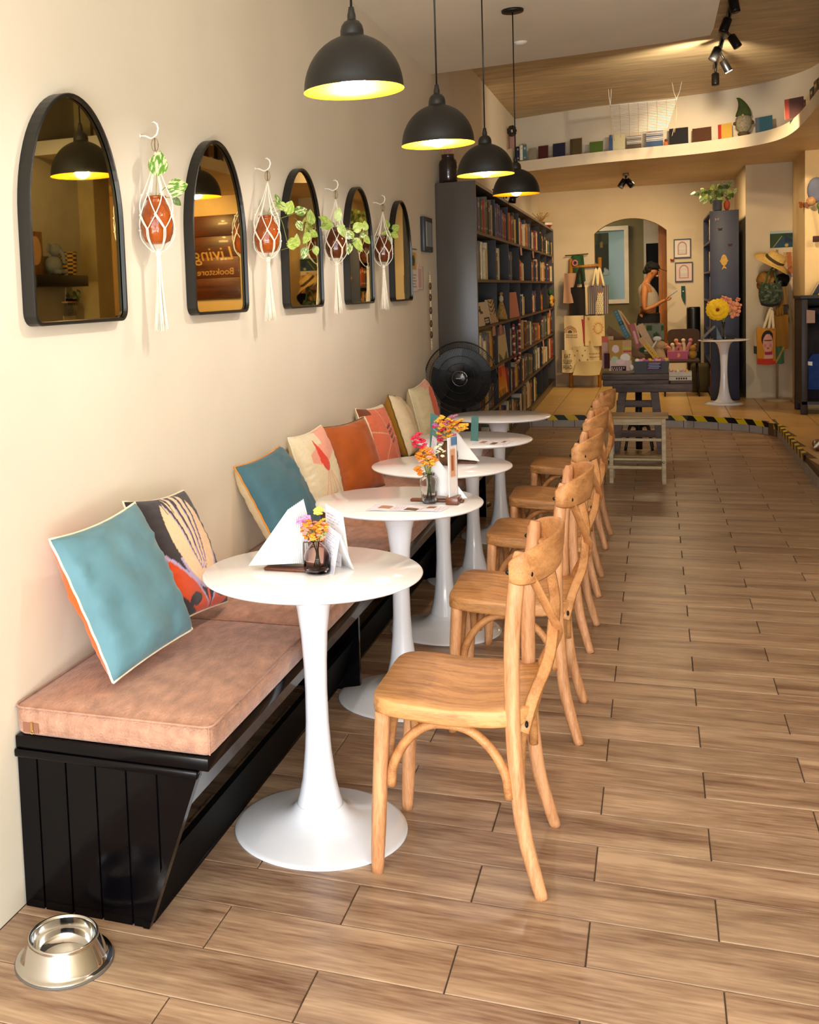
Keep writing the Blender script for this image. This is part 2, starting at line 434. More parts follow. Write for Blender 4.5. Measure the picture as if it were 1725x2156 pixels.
# walls
struct(MB().box(WX-.15, WX, -1.6, 17.6, 0, 3.45), 'wall_left', plaster)
# back wall with the arch
YB = 15.22
ax0, ax1, zs, za = -.763, .140, 2.155, 2.335
arch = []
cxa = (ax0+ax1)/2; hw = (ax1-ax0)/2; rr = (hw**2+(za-zs)**2)/(2*(za-zs)); a0 = math.asin(hw/rr)
for i in range(17):
    a = -a0+2*a0*i/16; arch.append((cxa+rr*math.sin(a), YB, za-rr+rr*math.cos(a)))
mb = MB()
mb.box(-1.6, ax0, YB, YB+.16, 0, 3.45); mb.box(ax1, 1.4, YB, YB+.16, 0, 3.45)
mb.prism([(ax0, YB, 3.45)]+arch+[(ax1, YB, 3.45)], (0, .16, 0))
struct(mb, 'wall_back', plaster2)
YR = 13.45
struct(MB().box(.955, 1.08, YR+.12, YB, 0, 3.0), 'wall_alcove_side', plaster2)
struct(MB().box(.955, 1.60, YR, YR+.12, 0, 3.0), 'wall_alcove', plaster2)
lit_wall = mat('cream_wall_paint', 'E2C48F', .65, var=.04)
struct(MB().box(1.43, 3.3, 12.38, 12.5, 0, 3.45).box(1.43, 1.55, 12.5, YR, 0, 3.0), 'wall_counter', lit_wall)
struct(MB().box(3.1, 3.3, 8.9, 12.4, 0, 3.45), 'wall_right_far', lit_wall)
grey_wall = mat('grey_beige_wall', 'B4A588', .7, var=.06)
struct(MB().box(2.0, 2.15, -1.6, 8.8, 0, 3.45).box(2.0, 3.3, 8.8, 8.92, 0, 3.45), 'wall_right', grey_wall)
struct(MB().box(1.84, 2.0, 8.72, 9.02, ZP, 3.4), 'pillar', mat('pillar_paint', 'A88E58', .6))
# ceilings
struct(MB().prism([(-1.6, -1.6, 3.0), (2.05, -1.6, 3.0), (2.05, 5.2, 3.0), (.345, 5.2, 3.0), (.345, 7.30, 3.0), (.335, 7.50, 3.0), (.10, 7.58, 3.0), (-1.6, 7.76, 3.0)], (0, 0, .09)), 'ceiling', ceil_m)
struct(MB().box(-1.7, 3.3, -1.7, 17.6, 3.375, 3.5), 'ceiling_high', ceil_rough)
struct(MB().box(-1.6, 2.15, -1.72, -1.6, 2.9, 3.5), 'wall_leak_stop_front', plaster)  # added to stop outside light leaking in above the lower ceiling
struct(MB().box(1.4, 1.5, 15.2, 17.6, 0, 3.4).box(3.3, 3.4, 12.3, 17.6, 0, 3.5), 'wall_leak_stop_side', plaster2)  # unseen closures added to keep outside light from leaking in
# curved ledge and the white wall that rises behind it
ledge = curve([(-1.6, 12.42, 0), (-1.37, 12.32, 0), (-.85, 12.12, 0), (-.43, 12.01, 0), (.1, 11.95, 0), (.5, 11.85, 0), (.80, 11.66, 0), (1.0, 11.42, 0), (1.11, 11.1, 0), (1.155, 10.6, 0), (1.16, 9.8, 0), (1.15, 8.9, 0), (1.15, 8.0, 0)], 6)
lp = [(p.x, p.y) for p in ledge]
def offset(pts, d):
    out = []
    for i, p in enumerate(pts):
        a, b = pts[max(i-1, 0)], pts[min(i+1, len(pts)-1)]
        t = Vector((b[0]-a[0], b[1]-a[1], 0)).normalized(); out.append((p[0]-t.y*d, p[1]+t.x*d))
    return out
inner = offset(lp, .27)
ZL0, ZL1 = 2.745, 2.862
mb = MB()
n = len(lp)
def strip(mb, A, B, mi=0):
    k = len(A); mb.add(A+B, [(i, i+1, i+1+k, i+k) for i in range(k-1)], mi, True)
strip(mb, [(x, y, ZL0) for x, y in lp], [(x, y, ZL1) for x, y in lp], 0)
strip(mb, [(x, y, ZL1) for x, y in lp], [(x, y, ZL1) for x, y in inner], 0)
# soffit underneath
mb.add([(x, y, ZL0) for x, y in lp]+[(3.3, 8.0, ZL0), (3.3, 15.3, ZL0), (-1.6, 15.3, ZL0)], [tuple(range(n+3))], 1)
mb.add([(1.15, 8.0, ZL0), (3.3, 8.0, ZL0), (3.3, 8.0, ZL1), (1.15, 8.0, ZL1)], [(0, 1, 2, 3)], 0)
struct(mb, 'ledge_slab', [mat('ledge_paint', 'DCCCB2', .55, var=.03), soffit_m])
mb = MB(); strip(mb, [(x, y, ZL1) for x, y in inner], [(x, y, 3.38) for x, y in inner]); struct(mb, 'wall_upper', white_paint)

# room beyond the arch
olive = mat('olive_wall_paint', '756D4C', .75, var=.05)
rb = struct(MB().box(-1.6, -.16, 17.0, 17.1, 0, 3.0), 'wall_back_room', olive)
struct(MB().box(-.16, -.128, 17.0, 17.1, 0, 2.055).box(-.16, .9, 17.0, 17.1, 2.055, 3.0).box(.06, .9, 17.0, 17.1, 0, 2.055), 'wall_back_room_hall', mat('pale_hall_wall', 'C2B6A0', .7))
struct(MB().box(-.2, .8, 17.55, 17.6, 0, 3.0), 'wall_hall_end', mat('hall_darkness', '0B0908', .9))  # near-black colour stands in for the unlit hall beyond the opening
dr = struct(MB().box(.040, .165, 16.2, 16.26, ZP, 2.70), 'door_1', wood('orange_wood_door', 'D98A26', 'AE6614', .5, 1.5, 2))
for i in range(5):
    MB().box(.045+.024*i, .062+.024*i, 16.19, 16.2, ZP, 2.68).build('door_slat', MATS['orange_wood_door'], dr)
struct(MB().box(.17, 1.4, 16.15, 16.3, 0, 2.9), 'wall_back_room_side', mat('side_room_wall', '8A6A3C', .8))
struct(MB().box(-1.6, 1.4, 15.38, 17.6, 2.75, 2.85), 'ceiling_back_room', plaster2)
wn = struct(MB().box(-.97, -.37, 16.93, 17.0, 1.19, 1.25).box(-.97, -.37, 16.93, 17.0, 2.27, 2.33).box(-.43, -.37, 16.93, 17.0, 1.25, 2.27).box(-.97, -.91, 16.93, 17.0, 1.25, 2.27), 'window_1', mat('white_window_frame', 'D8CDB4', .5))
MB().box(-.91, -.43, 16.97, 16.985, 1.25, 2.27).build('pane', mat('teal_window_glass', '6F8C8A', .2, var=.1, nscale=2), wn)
def p_dark(U, V):
    im = blank(U, '1C2114'); put(im, (V > .72)*(np.sin(U*9)+V*3 > 2.2), '2C3318'); put(im, V < .36-.25*U, '8A9A98')
    put(im, ((U-.5)**2*2+(V-.12)**2*6) < .12, '171A24'); put(im, ((U-.62)**2+(V-.72)**2) < .006, '6A5A20'); return im
sheet('window_poster', 22, 40, lambda u, v: (-.91+.26*u, 16.962, 1.62+.62*v), p_dark, printm, wn)

# ================================================================== BENCH
def bench():
    t = thing('bench', 'long glossy black wooden bench built against the mirror wall under rose cushions', 'bench', (-1.2, 2.17, 0))
    y0, y1 = 2.17, 7.02
    def xf(z): return -1.131+.365*z
    # end panel boards (tongue and groove), each its own board
    xs = [-1.468, -1.412, -1.333, -1.253, -1.172, -1.092, -.985]
    for a, b in zip(xs, xs[1:]):
        g = .0025; za = .396
        pts = []
        top = [(a+g, za), (min(b-g, xf(za)-.012), za)]
        def right(z): return min(b-g, xf(z)-.012)
        if right(0) <= a+g:
            zc = (a+g+.012+1.131)/.365; pts = [(a+g, za), (a+g, max(zc, 0)), (right(za), za)]
        elif b-g > xf(0)-.012:
            zc = min((b-g+.012+1.131)/.365, za); pts = [(a+g, za), (a+g, 0), (right(0), 0), (right(zc), zc), (right(za), za)]
        else: pts = [(a+g, za), (a+g, 0), (b-g, 0), (b-g, za)]
        q = []
        for p in pts:
            if not q or math.dist(p, q[-1]) > 1e-4: q.append(p)
        MB().prism([(x, y0, z) for x, z in q], (0, .018, 0)).build('board', black_gloss, t)
    MB().box(-1.47, -1.13, y0+.006, y0+.02, .001, .398).add(
        [(-1.13, y0+.006, 0), (xf(0)-.012, y0+.006, 0), (xf(.396)-.012, y0+.006, .396), (-1.13, y0+.006, .396)], [(0, 1, 2, 3)]).build('end_backing', black_gloss, t)
    # moulded edge of the end panel
    MB().prism([(xf(0)-.014, y0-.004, 0), (xf(0)+.002, y0-.004, 0), (xf(.398)+.002, y0-.004, .398), (xf(.398)-.014, y0-.004, .398)], (0, .026, 0)).build('end_trim', black_gloss, t)
    MB().rbox(-1.474+.004, -.985, y0-.010, y0+.02, .382, .402, .004).build('rail_moulding', black_gloss, t)
    MB().rbox(-1.468, -.958, y0-.004, y1, .402, .434, .003).build('seat_board', black_gloss, t)
    # slanted front: upper fascia, lower kick board, with an open slot between
    MB().prism([(xf(.305)-.016, y0+.02, .305), (xf(.305), y0+.02, .305), (xf(.402), y0+.02, .402), (xf(.402)-.016, y0+.02, .402)], (0, y1-y0-.02, 0)).build('fascia', mat('grey_black_fascia', '3A3C45', .22, var=.35, nscale=18, stretch=(1, 6, 1), coat=.5), t)  # grey streaks put the gloss reflection of the black board into its colour
    MB().prism([(xf(0)-.018, y0+.02, 0), (xf(0), y0+.02, 0), (xf(.195), y0+.02, .195), (xf(.195)-.018, y0+.02, .195)], (0, y1-y0-.02, 0)).build('kick_board', mat('black_kick_board', '030303', .7, spec=.1), t)
    MB().rbox(xf(0)-.004, xf(0)+.005, y0+.02, y1, 0, .012, .003).build('floor_strip', black_gloss, t)
    for y in (3.8, 5.4, 7.0):
        MB().box(-1.46, xf(.30)-.02, y-.02, y, 0, .40).build('support', black_gloss, t)
bench()

def seat_cushion(y0, y1, label, zipper=False):
    t = thing('seat_cushion', label, 'cushion', (-1.2, y0, .434), 'rose bench cushions')
    nx, ny = 18, 26; x0, x1, z0, z1 = -1.466, -.95, .436, .517
    def ring(f, z):   # rounded rectangle
        out = []; r = .022
        for cx, cy, a0 in ((x1-r, y1-r, 0), (x0+r, y1-r, 90), (x0+r, y0+r, 180), (x1-r, y0+r, 270)):
            for i in range(5):
                a = R(a0+90*i/4); out.append((cx+(r+f)*math.cos(a), cy+(r+f)*math.sin(a), z))
        return out
    mb = MB()
    rings = [ring(-.010, z0), ring(-.001, z0+.008), ring(.001, z0+.035), ring(0, z1-.012)]
    mb.loft(rings, 0, True, True)
    # domed top with soft dents
    def pos(u, v):
        x = x0+.001+(x1-x0-.002)*u; y = y0+.001+(y1-y0-.002)*v
        e = min(u*(x1-x0), (1-u)*(x1-x0), v*(y1-y0), (1-v)*(y1-y0))
        h = .016*(1-math.exp(-e/.03)); nz = noise.noise(Vector((x*5, y*4, 3)))*.006*min(1, e/.05)
        return (x, y, z1-.013+h+nz)
    g = [[pos(i/(nx-1), j/(ny-1)) for i in range(nx)] for j in range(ny)]
    mb.add([p for r_ in g for p in r_], [(j*nx+i, j*nx+i+1, (j+1)*nx+i+1, (j+1)*nx+i) for j in range(ny-1) for i in range(nx-1)], 0, True)
    mb.build('cover', cushion_m, t)
    pp = ring(.0015, z1-.011); MB().tube(pp+[pp[0]], .0028, 6).build('piping', cushion_m, t)
    pv = [(x1-.006, y0+.004, z) for z in (z0+.004, z0+.03, z1-.012)]; MB().tube(pv, .002, 6).build('corner_seam', cushion_m, t)
    if zipper:
        MB().box(-1.443, -1.400, y0-.0025, y0, z0+.010, z0+.034).build('zip_guard', mat('brown_zip_guard', '8A5B45', .8), t)
        z = MB().box(-1.420, -1.414, y0-.006, y0-.002, z0+.014, z0+.036)
        z.tube([(-1.417+.004*math.cos(a), y0-.005, z0+.012+.005*math.sin(a)) for a in np.linspace(0, 2*PI, 9)], .0012, 5)
        tag(z.build('zip_pull', mat('brass', 'C9A262', .3, .9), t), 'brass zip pull', None)
seat_cushion(2.168, 2.940, 'rose-brown bench cushion at the near end of the black bench', True)
seat_cushion(2.946, 4.30, 'rose-brown bench cushion under the teal pillow with cream piping edge')
seat_cushion(4.306, 5.66, 'rose-brown bench cushion under the rust velvet and coral flower pillows')
seat_cushion(5.666, 7.01, 'rose-brown bench cushion at the fan end of the black bench')

# ================================================================== THROW PILLOWS
def pillow(label, c, ps, ph, ro, s, thick, front, back, pipe, group='throw pillows along the bench', paint=None, seed=0, sag=.05, wr=.006, backlabel=None):
    a = Vector((math.sin(ps), math.cos(ps), 0)); n0 = Vector((math.cos(ps), -math.sin(ps), 0))
    b = Vector((0, 0, math.cos(ph)))-n0*math.sin(ph); n = a.cross(b)*-1
    if n.dot(n0) < 0: n = -n
    a2 = a*math.cos(ro)+b*math.sin(ro); b2 = -a*math.sin(ro)+b*math.cos(ro)
    t = thing('throw_pillow', label, 'pillow', (c[0], c[1], .53), group)
    Cv = Vector(c); h = s/2
    def base(u, v):     # u,v -1..1, outline pulled in between the corners
        pu = 1-.035*(1-v*v)*abs(u)**3; pv = 1-.03*(1-u*u)*abs(v)**3
        if v > 0: pv -= sag*(1-u*u)*abs(v)**3
        return u*pu*h, v*pv*h
    def pt(u, v, side):
        x, y = base(u, v)
        T = thick*max(0, (1-u*u)*(1-v*v))**.36
        w = 0
        e = (1-abs(u))*(1-abs(v))
        edge = max(abs(u), abs(v)); 
        w += wr*(noise.noise(Vector((u*2.2+seed, v*2.2, side*3)))+.8*noise.noise(Vector((u*3+seed*2, v*11, side*5)))*(edge**2))*min(1, e*14+.0)
        return Cv+a2*x+b2*y+n*(T*side+w*side)
    N_ = 96 if paint else 40
    f = sheet('front_panel', N_, N_, lambda u, v: pt(2*u-1, 2*v-1, 1), paint, front if not paint else fabric_print, t)
    bk = sheet('back_panel', 32, 32, lambda u, v: pt(2*u-1, 2*v-1, -1), None, back, t)
    if backlabel: bk['label'] = backlabel
    k = 24; rim = [(-1+2*i/k, -1) for i in range(k)]+[(1, -1+2*i/k) for i in range(k)]+[(1-2*i/k, 1) for i in range(k)]+[(-1, 1-2*i/k) for i in range(k+1)]
    MB().tube([pt(u, v, 1)+n*.001*math.sin(i*1.7) for i, (u, v) in enumerate(rim)], .0036, 6).build('piping', pipe, t)
    return t
velvet_teal = mat('teal_velvet', '5A828C', .75, var=.16, nscale=7, sheen=.2, bump=.8, bscale=9)
velvet_teal2 = mat('deep_teal_velvet', '3E6470', .75, var=.16, nscale=7, sheen=.2, bump=.8, bscale=9)
orange_cloth = mat('orange_cotton', 'E0661A', .85, var=.06, sheen=.2)
cream_cloth = mat('cream_cotton', 'E3CDA5', .9, var=.06, nscale=30, bump=.3, bscale=200)
rust_velvet = mat('rust_velvet', 'A9500F', .65, var=.16, nscale=7, sheen=.4, bump=.25, bscale=14)
mustard_cloth = mat('mustard_velvet', 'B07A1C', .75, var=.12, sheen=.3)
cream_pipe = mat('cream_piping', 'F0E2C4', .8); orange_pipe = mat('orange_piping', 'D98A2E', .8); olive_pipe = mat('olive_piping', '6B5A22', .8)

def paint_tulip(U, V):
    u, v = U*2-1, V*2-1; im = blank(U, '2B2529')
    body = (((u-.12)/(.60+.12*v))**2+((v-.20)/.80)**2) < 1
    lil = (((u-.12)/(.66+.12*v))**2+((v-.17)/.84)**2) < 1
    put(im, lil & (v < -.1), 'B9A3C4'); put(im, body, 'EFC79B')
    for k, (x0, top, w) in enumerate(((-.20, .86, .035), (.06, .95, .032), (.30, .95, .03), (.52, .9, .028))):
        cx = .12+(x0-.12)*np.clip((v+.45)/1.3, 0, 1)**.6*1.0; wd = w*np.clip((v+.35)/1.1, 0, 1.4)
        m = (abs(u-cx) < wd+.004) & (v > -.38)
        put(im, body & (abs(u-cx+.022) < wd+.012) & (v > -.38), 'B9A3C4'); put(im, body & m, '2B2529')
    put(im, (v > .62) & body & (abs(((u-.12)*5.2+.1) % 1.0-.5) > .30+.5*(.98-v)), '2B2529')
    for sgn, off, a_, lo in ((-1, .08, 1.0, .72), (1, .18, .80, .50)):
        d = np.maximum(sgn*(u-off), 0); up = -.98+a_*d**.75; dn = -1.25+lo*d
        put(im, (d > 0) & (v < up+.07) & (v > up-.02) & ~body, 'B9A3C4'); put(im, (d > 0) & (v < up) & (v > dn) & ~body, 'D4480F')
        put(im, (((u-off-sgn*.42)/.20)**2+((v+.78)/.10)**2 < 1), '2B2529')
    put(im, (abs(u-.12) < .035) & (v < -.52), 'E6572A')
    return im
def paint_drop(U, V):
    u, v = U*2-1, V*2-1; im = blank(U, 'E6D3A8')
    put(im, (v > .05+.35*np.abs(u+.1)) & (u < .9) & ((v < .62+.3*u) | (u > .15)), 'F0A58A')
    put(im, (u < -.62) | ((v > .62-.2*u) & (u < .1)), 'E9D9B4')
    d = ((u+.02+.16*v)/.20)**2+((v-.12)/.20)**2 < 1
    tail = (abs(u+.08+.28*(v-.2)+.0) < .20*(1-(v-.15)/.65)) & (v > .15) & (v < .78)
    put(im, d | tail, 'E23A12')
    for k in (-.6, -.3, 0, .3, .6):
        put(im, (abs(u-.05-k*(.1-v)) < .018) & (v < -.1), 'E7A07C')
    put(im, ((u-.1)**2+(v+1.0)**2 < .12), 'E59A86'); return im
def paint_flower(U, V):
    u, v = U*2-1, V*2-1; im = blank(U, 'E9764F'); r = np.hypot(u-.25, v-.0); th = np.arctan2(v, u-.25)
    put(im, (abs(np.sin(th*3.0+.5)) < .045/np.maximum(r, .05)*1.0) & (r > .15), 'F6BE94')
    put(im, (u < -.84) | (v > .93), 'EFD8B4'); put(im, (u < -.5) & (v > .72), '7A3E20')
    for k in range(4):
        for j in range(3): put(im, ((u-.17-.10*j-.03*k)/.04)**2+((v-.22+.15*k-.04*j)/.055)**2 < 1, '2A2436')
    return im
def paint_orange(U, V):
    u, v = U*2-1, V*2-1; im = blank(U, 'DCCB9E')
    put(im, ((u-.55)/.75)**2+((v-.05)/.78)**2 < 1, 'E8541B'); put(im, (v > .8) & (u > -.1), 'F0A58A')
    put(im, (abs(u-.25-.3*np.sin(v*2)) < .03) & (v > -.1) & (u < .9), 'F49A62')
    put(im, ((v+.75+.35*u)/.12)**2+((u+.1)/.5)**2 < 1, '352B38'); return im
pillow('teal velvet pillow with white piping and orange back at the near end of the bench', (-1.312, 2.475, .728), .144, .421, .059, .385, .062, velvet_teal, orange_cloth, cream_pipe, seed=1, wr=.014, backlabel='orange cotton back')
pillow('charcoal pillow with a peach and orange tulip print leaning behind the teal one', (-1.338, 2.865, .722), .014, .42, -.10, .372, .060, None, cream_cloth, cream_pipe, paint=paint_tulip, seed=2)
pillow('teal blue velvet pillow with cream back and orange piping beside the first table', (-1.352, 3.83, .715), .22, .47, .10, .345, .082, velvet_teal2, cream_cloth, orange_pipe, seed=3, wr=.010, backlabel='cream cotton back')
pillow('cream and pink pillow printed with a red drop behind the second table', (-1.375, 4.400, .722), .12, .27, .033, .35, .058, None, cream_cloth, cream_pipe, paint=paint_drop, seed=4)
pillow('rust orange velvet pillow with olive piping between the two pink printed ones', (-1.335, 4.850, .712), .376, .315, .035, .340, .060, rust_velvet, mustard_cloth, olive_pipe, seed=5)
pillow('coral pillow with a big flower print behind the rust velvet one', (-1.372, 5.50, .714), .157, .306, -.043, .345, .056, None, cream_cloth, cream_pipe, paint=paint_flower, seed=6)
pillow('mustard backed pillow with cream front wrinkled, second from the fan', (-1.362, 6.0, .718), -.16, .30, -.113, .36, .080, cream_cloth, mustard_cloth, olive_pipe, seed=7, wr=.010, backlabel='mustard velvet back')
pillow('cream pillow with a large orange print at the fan end of the bench', (-1.365, 6.66, .722), .10, .20, .10, .36, .075, None, cream_cloth, cream_pipe, paint=paint_orange, seed=8)

# ================================================================== TULIP TABLES
def tulip_table(label, x, y, z0=0., Rt=.30, zt=.723, rb=.240, k=1., group='round white tulip tables along the bench'):
    t = thing('pedestal_table', label, 'table', (x, y, z0), group)
    MB().lathe([(.001, zt-.016), (Rt-.055, zt-.016), (Rt-.012, zt-.0125), (Rt-.002, zt-.007), (Rt, zt-.003), (Rt-.003, zt), (.001, zt)], 72, (x, y, z0)).build('tabletop', mat('cream_tabletop', 'F8F5F4', .12, var=.01, coat=.25), t)
    prof = [(.085, zt-.017), (.083, zt-.022), (.060, zt-.05), (.046, zt-.10), (.037, zt-.17), (.0325, zt-.25), (.0305, zt-.33), (.032, zt-.42), (.037, zt-.50), (.046, zt-.58), (.056, zt-.625), (.0635, zt-.652)]
    if k != 1: prof = [(r*k, z) for r, z in prof]
    MB().lathe(prof, 40, (x, y, z0)).build('stem', white_lacquer, t)
    zb = zt-.652
    MB().lathe([(.064*k, zb), (.078*k, zb-.018), (.105*k, zb-.034), (.145, zb*.38), (.19, zb*.22), (rb-.014, zb*.12), (rb-.002, .005), (rb, .002), (rb-.004, 0), (.001, 0)], 64, (x, y, z0)).build('base', white_lacquer, t)
    return t
TX = [(-.884, 2.752), (-.872, 3.761), (-.872, 4.591), (-.876, 5.428), (-.876, 6.442)]
tl = ['nearest round white pedestal table, with napkins, flowers in purple glass and folded menus', 'round white pedestal table with flat paper menus and a clear glass of flowers',
      'third round white pedestal table, with yellow flowers in a dark brown vase', 'round white pedestal table holding one loose paper, fourth along the bench', 'bare round white pedestal table closest to the black fan']
for (x, y), l in zip(TX, tl): tulip_table(l, x, y)

# ================================================================== BENTWOOD CHAIRS
def chair_parts(t, x0, yc):
    """side chair facing -x; x0 = front leg x, feet 0.37 apart"""
    for s in (-1, 1):
        yb = yc+s*.178
        ft = [(x0-.003, yb, 0), (x0+.004, yb, .12), (x0+.014, yb, .28), (x0+.022, yb-.004*s, .42)]
        MB().tube(curve(ft, 5), [.0155, .0165, .0175, .0185, .0185]+[.0195]*11, 12).build('leg', oak_v, t)
        rp = curve([(x0+.405, yb+s*.010, -.0), (x0+.388, yb+s*.006, .06), (x0+.362, yb, .17), (x0+.348, yb, .32), (x0+.343, yb, .46), (x0+.345, yb, .62), (x0+.355, yb, .74), (x0+.368, yb, .845)], 5)
        MB().tube(rp, [.0155+.0035*min(1, i/10) for i in range(len(rp)-4)]+[.0185, .018, .0165, .012], 12, flat=(1.0, .92)).build('leg', oak_v, t)
        # arched bentwood brace on each side
        ar = curve([(x0+.042, yb+s*.006, .238), (x0+.050, yb+s*.006, .295), (x0+.085, yb+s*.004, .358), (x0+.135, yb, .398), (x0+.19, yb, .406), (x0+.245, yb, .394), (x0+.295, yb+s*.004, .352), (x0+.325, yb+s*.006, .295), (x0+.332, yb+s*.006, .240)], 4)
        MB().tube(ar, .0135, 8, flat=(.9, 1.05)).build('brace', oak_b, t)
    # arched brace across the front and back
    for bx, nm in ((x0+.03, 'brace'), (x0+.355, 'brace')):
        ar = curve([(bx, yc-.155, .24), (bx, yc-.145, .30), (bx, yc-.10, .365), (bx, yc, .402), (bx, yc+.10, .365), (bx, yc+.145, .30), (bx, yc+.155, .24)], 4)
        MB().tube(ar, .012, 8).build(nm, oak_b, t)
    # saddle seat
    mb = MB(); n = 14; top = []; bot = []
    xs0, xs1 = x0-.012, x0+.392
    def hw(u): return .196+.012*math.sin(PI*u)-.010*u
    def zt(u, v):
        return .4535+.010*u-.022*math.exp(-((u-.60)/.24)**2)*(1-.55*v*v)+.007*math.exp(-((u)/.2)**2)*(v*v)
    ring_t = []; ringpts = []
    def outline(k):   # rounded outline param 0..1
        a = 2*PI*k; c, s_ = math.cos(a), math.sin(a); e = .32
        return (abs(c)**e*(1 if c > 0 else -1), abs(s_)**e*(1 if s_ > 0 else -1))
    m = 48; rings = []
    for ins, dz, side in ((.0, -.040, 0), (.0, -.040, 0), (-.004, -.034, 0), (0, -.012, 0), (.004, -.003, 0), (.012, 0, 1), (.25, 0, 1), (.55, 0, 1), (.85, 0, 1), (.995, 0, 1)):
        ring = []
        for k in range(m):
            ox, oy = outline(k/m); f = 1-ins if ins >= .2 else 1-ins*1.2
            if side == 0 and dz == -.040 and len(rings) == 0: f = .01
            u = (ox*f+1)/2; v = oy*f
            ring.append((xs0+(xs1-xs0)*u, yc+v*hw(min(max(u, 0), 1)), zt(u, v)+dz))
        rings.append(ring)
    mb.loft(rings, 0, True, True); mb.build('seat', oak, t)
    # crest rail: a bent board wrapped around the two back posts
    cp = []
    pts = [(x0+.345, yc-.196, .800), (x0+.372, yc-.198, .803), (x0+.402, yc-.168, .806), (x0+.436, yc-.09, .812), (x0+.448, yc, .815), (x0+.436, yc+.09, .812), (x0+.402, yc+.168, .806), (x0+.372, yc+.198, .803), (x0+.345, yc+.196, .800)]
    path = curve(pts, 5); rings = []
    for i, p in enumerate(path):
        q = i/(len(path)-1); hh = .025+.028*math.sin(PI*q)**.7; tw = .006; a = path[max(i-1, 0)]; b = path[min(i+1, len(path)-1)]
        d = (b-a).normalized(); nn = Vector((d.y, -d.x, 0)); lean = .10
        ring = []
        for k in range(12):
            an = 2*PI*k/12; zz = hh*math.sin(an); xx = tw*math.copysign(abs(math.cos(an))**.5, math.cos(an))
            ring.append(p+Vector((0, 0, zz+.012*math.sin(PI*q)))+nn*(xx+lean*zz))
        rings.append(ring)
    MB().loft(rings, 0, True, True).build('crest_rail', oak_b, t)
    # crossed bent slats and their bolts
    for s in (-1, 1):
        sl = curve([(x0+.386, yc-s*.176, .80), (x0+.404, yc-s*.135, .745), (x0+.424, yc-s*.07, .672), (x0+.430+.005*s, yc, .612), (x0+.418, yc+s*.07, .550), (x0+.388, yc+s*.135, .478), (x0+.368, yc+s*.178, .405)], 5)
        MB().tube(sl, .0145, 8, flat=(.28, 1.0)).build('back_slat', oak_b, t)
        for z, xx in ((.795, x0+.395), (.425, x0+.376)):
            MB().ball((xx, yc-s*.178 if z > .6 else yc+s*.176, z), .0085, 10, 6, sc=(.5, 1, 1)).build('bolt', bolt_m, t)
        MB().ball((x0+.362-.02, yc+s*.199, .80), .006, 8, 5, sc=(1, .5, 1)).build('bolt', bolt_m, t)
cl = ['nearest pale oak chair with a bent cross back, pulled up to the front table', 'pale oak cross-back chair, second from the shop front, at the table with flat menus',
      'pale oak cross-back chair at the third table, middle one of the row', 'pale oak cross-back chair, fourth in the row beside the tables', 'pale oak cross-back chair at the bare table, last in the row before the stool']
proto = None
for (x0, yc), l in zip(((-.675, 2.745), (-.652, 3.678), (-.660, 4.610), (-.672, 5.425), (-.672, 6.42)), cl):
    if proto is None:
        proto = thing('dining_chair', l, 'chair', (x0, yc, 0), 'oak cross-back chairs along the tables'); chair_parts(proto, x0, yc); base = (x0, yc)
    else:
        c = dup(proto); c.location = (x0, yc, 0); c['label'] = l
        c.rotation_euler = (0, 0, {1: .02, 2: -.015, 3: .01, 4: -.03}.get(cl.index(l), 0))

# ================================================================== MIRRORS
def mirror(y, label):
    t = thing('arched_mirror', label, 'mirror', (WX, y, 1.42), 'black framed arched mirrors on the long wall')
    w2, z0, z1 = .252, 1.42, 2.028; rc = .035
    def outline(ins):
        o = []; hw = w2-ins; za = z1-.335
        for cx, cz, a0 in ((y-w2+rc+0, z0+rc, 180), (y+w2-rc, z0+rc, 270)):
            for i in range(6):
                a = R(a0+18*i); o.append((cx+(rc-ins)*math.cos(a), cz+(rc-ins)*math.sin(a)))
        for i in range(33):
            a = PI*i/32; o.append((y+hw*math.cos(a), za+(z1-ins-za)*math.sin(a)))
        return o
    out, inn = outline(0), outline(.011)
    x0, x1 = WX+.001, WX+.036
    n = len(out); mb = MB()
    rings = [[(x0, a, b) for a, b in out], [(x1-.002, a, b) for a, b in out], [(x1, a, b) for a, b in outline(.002)], [(x1, a, b) for a, b in outline(.009)], [(x1-.010, a, b) for a, b in inn]]
    mb.loft(rings, 0, False, False); mb.build('frame', mat('mirror_frame_black', '15130F', .35, var=.1), t)
    MB().prism([(x1-.012, a, b) for a, b in inn], (-.004, 0, 0)).build('mirror_glass', mirror_m, t)
for y, l in ((2.566, 'largest looking arched mirror, closest to the shop front, reflecting a shelf of ornaments'), (3.570, 'arched black mirror reflecting the carved wooden shop sign'),
             (4.562, 'arched mirror behind the long trailing pothos, reflecting a straw hat'), (5.530, 'arched black mirror between the third and fourth macrame hangers'),
             (6.522, 'arched black mirror beside the wall calendar')): mirror(y, l)

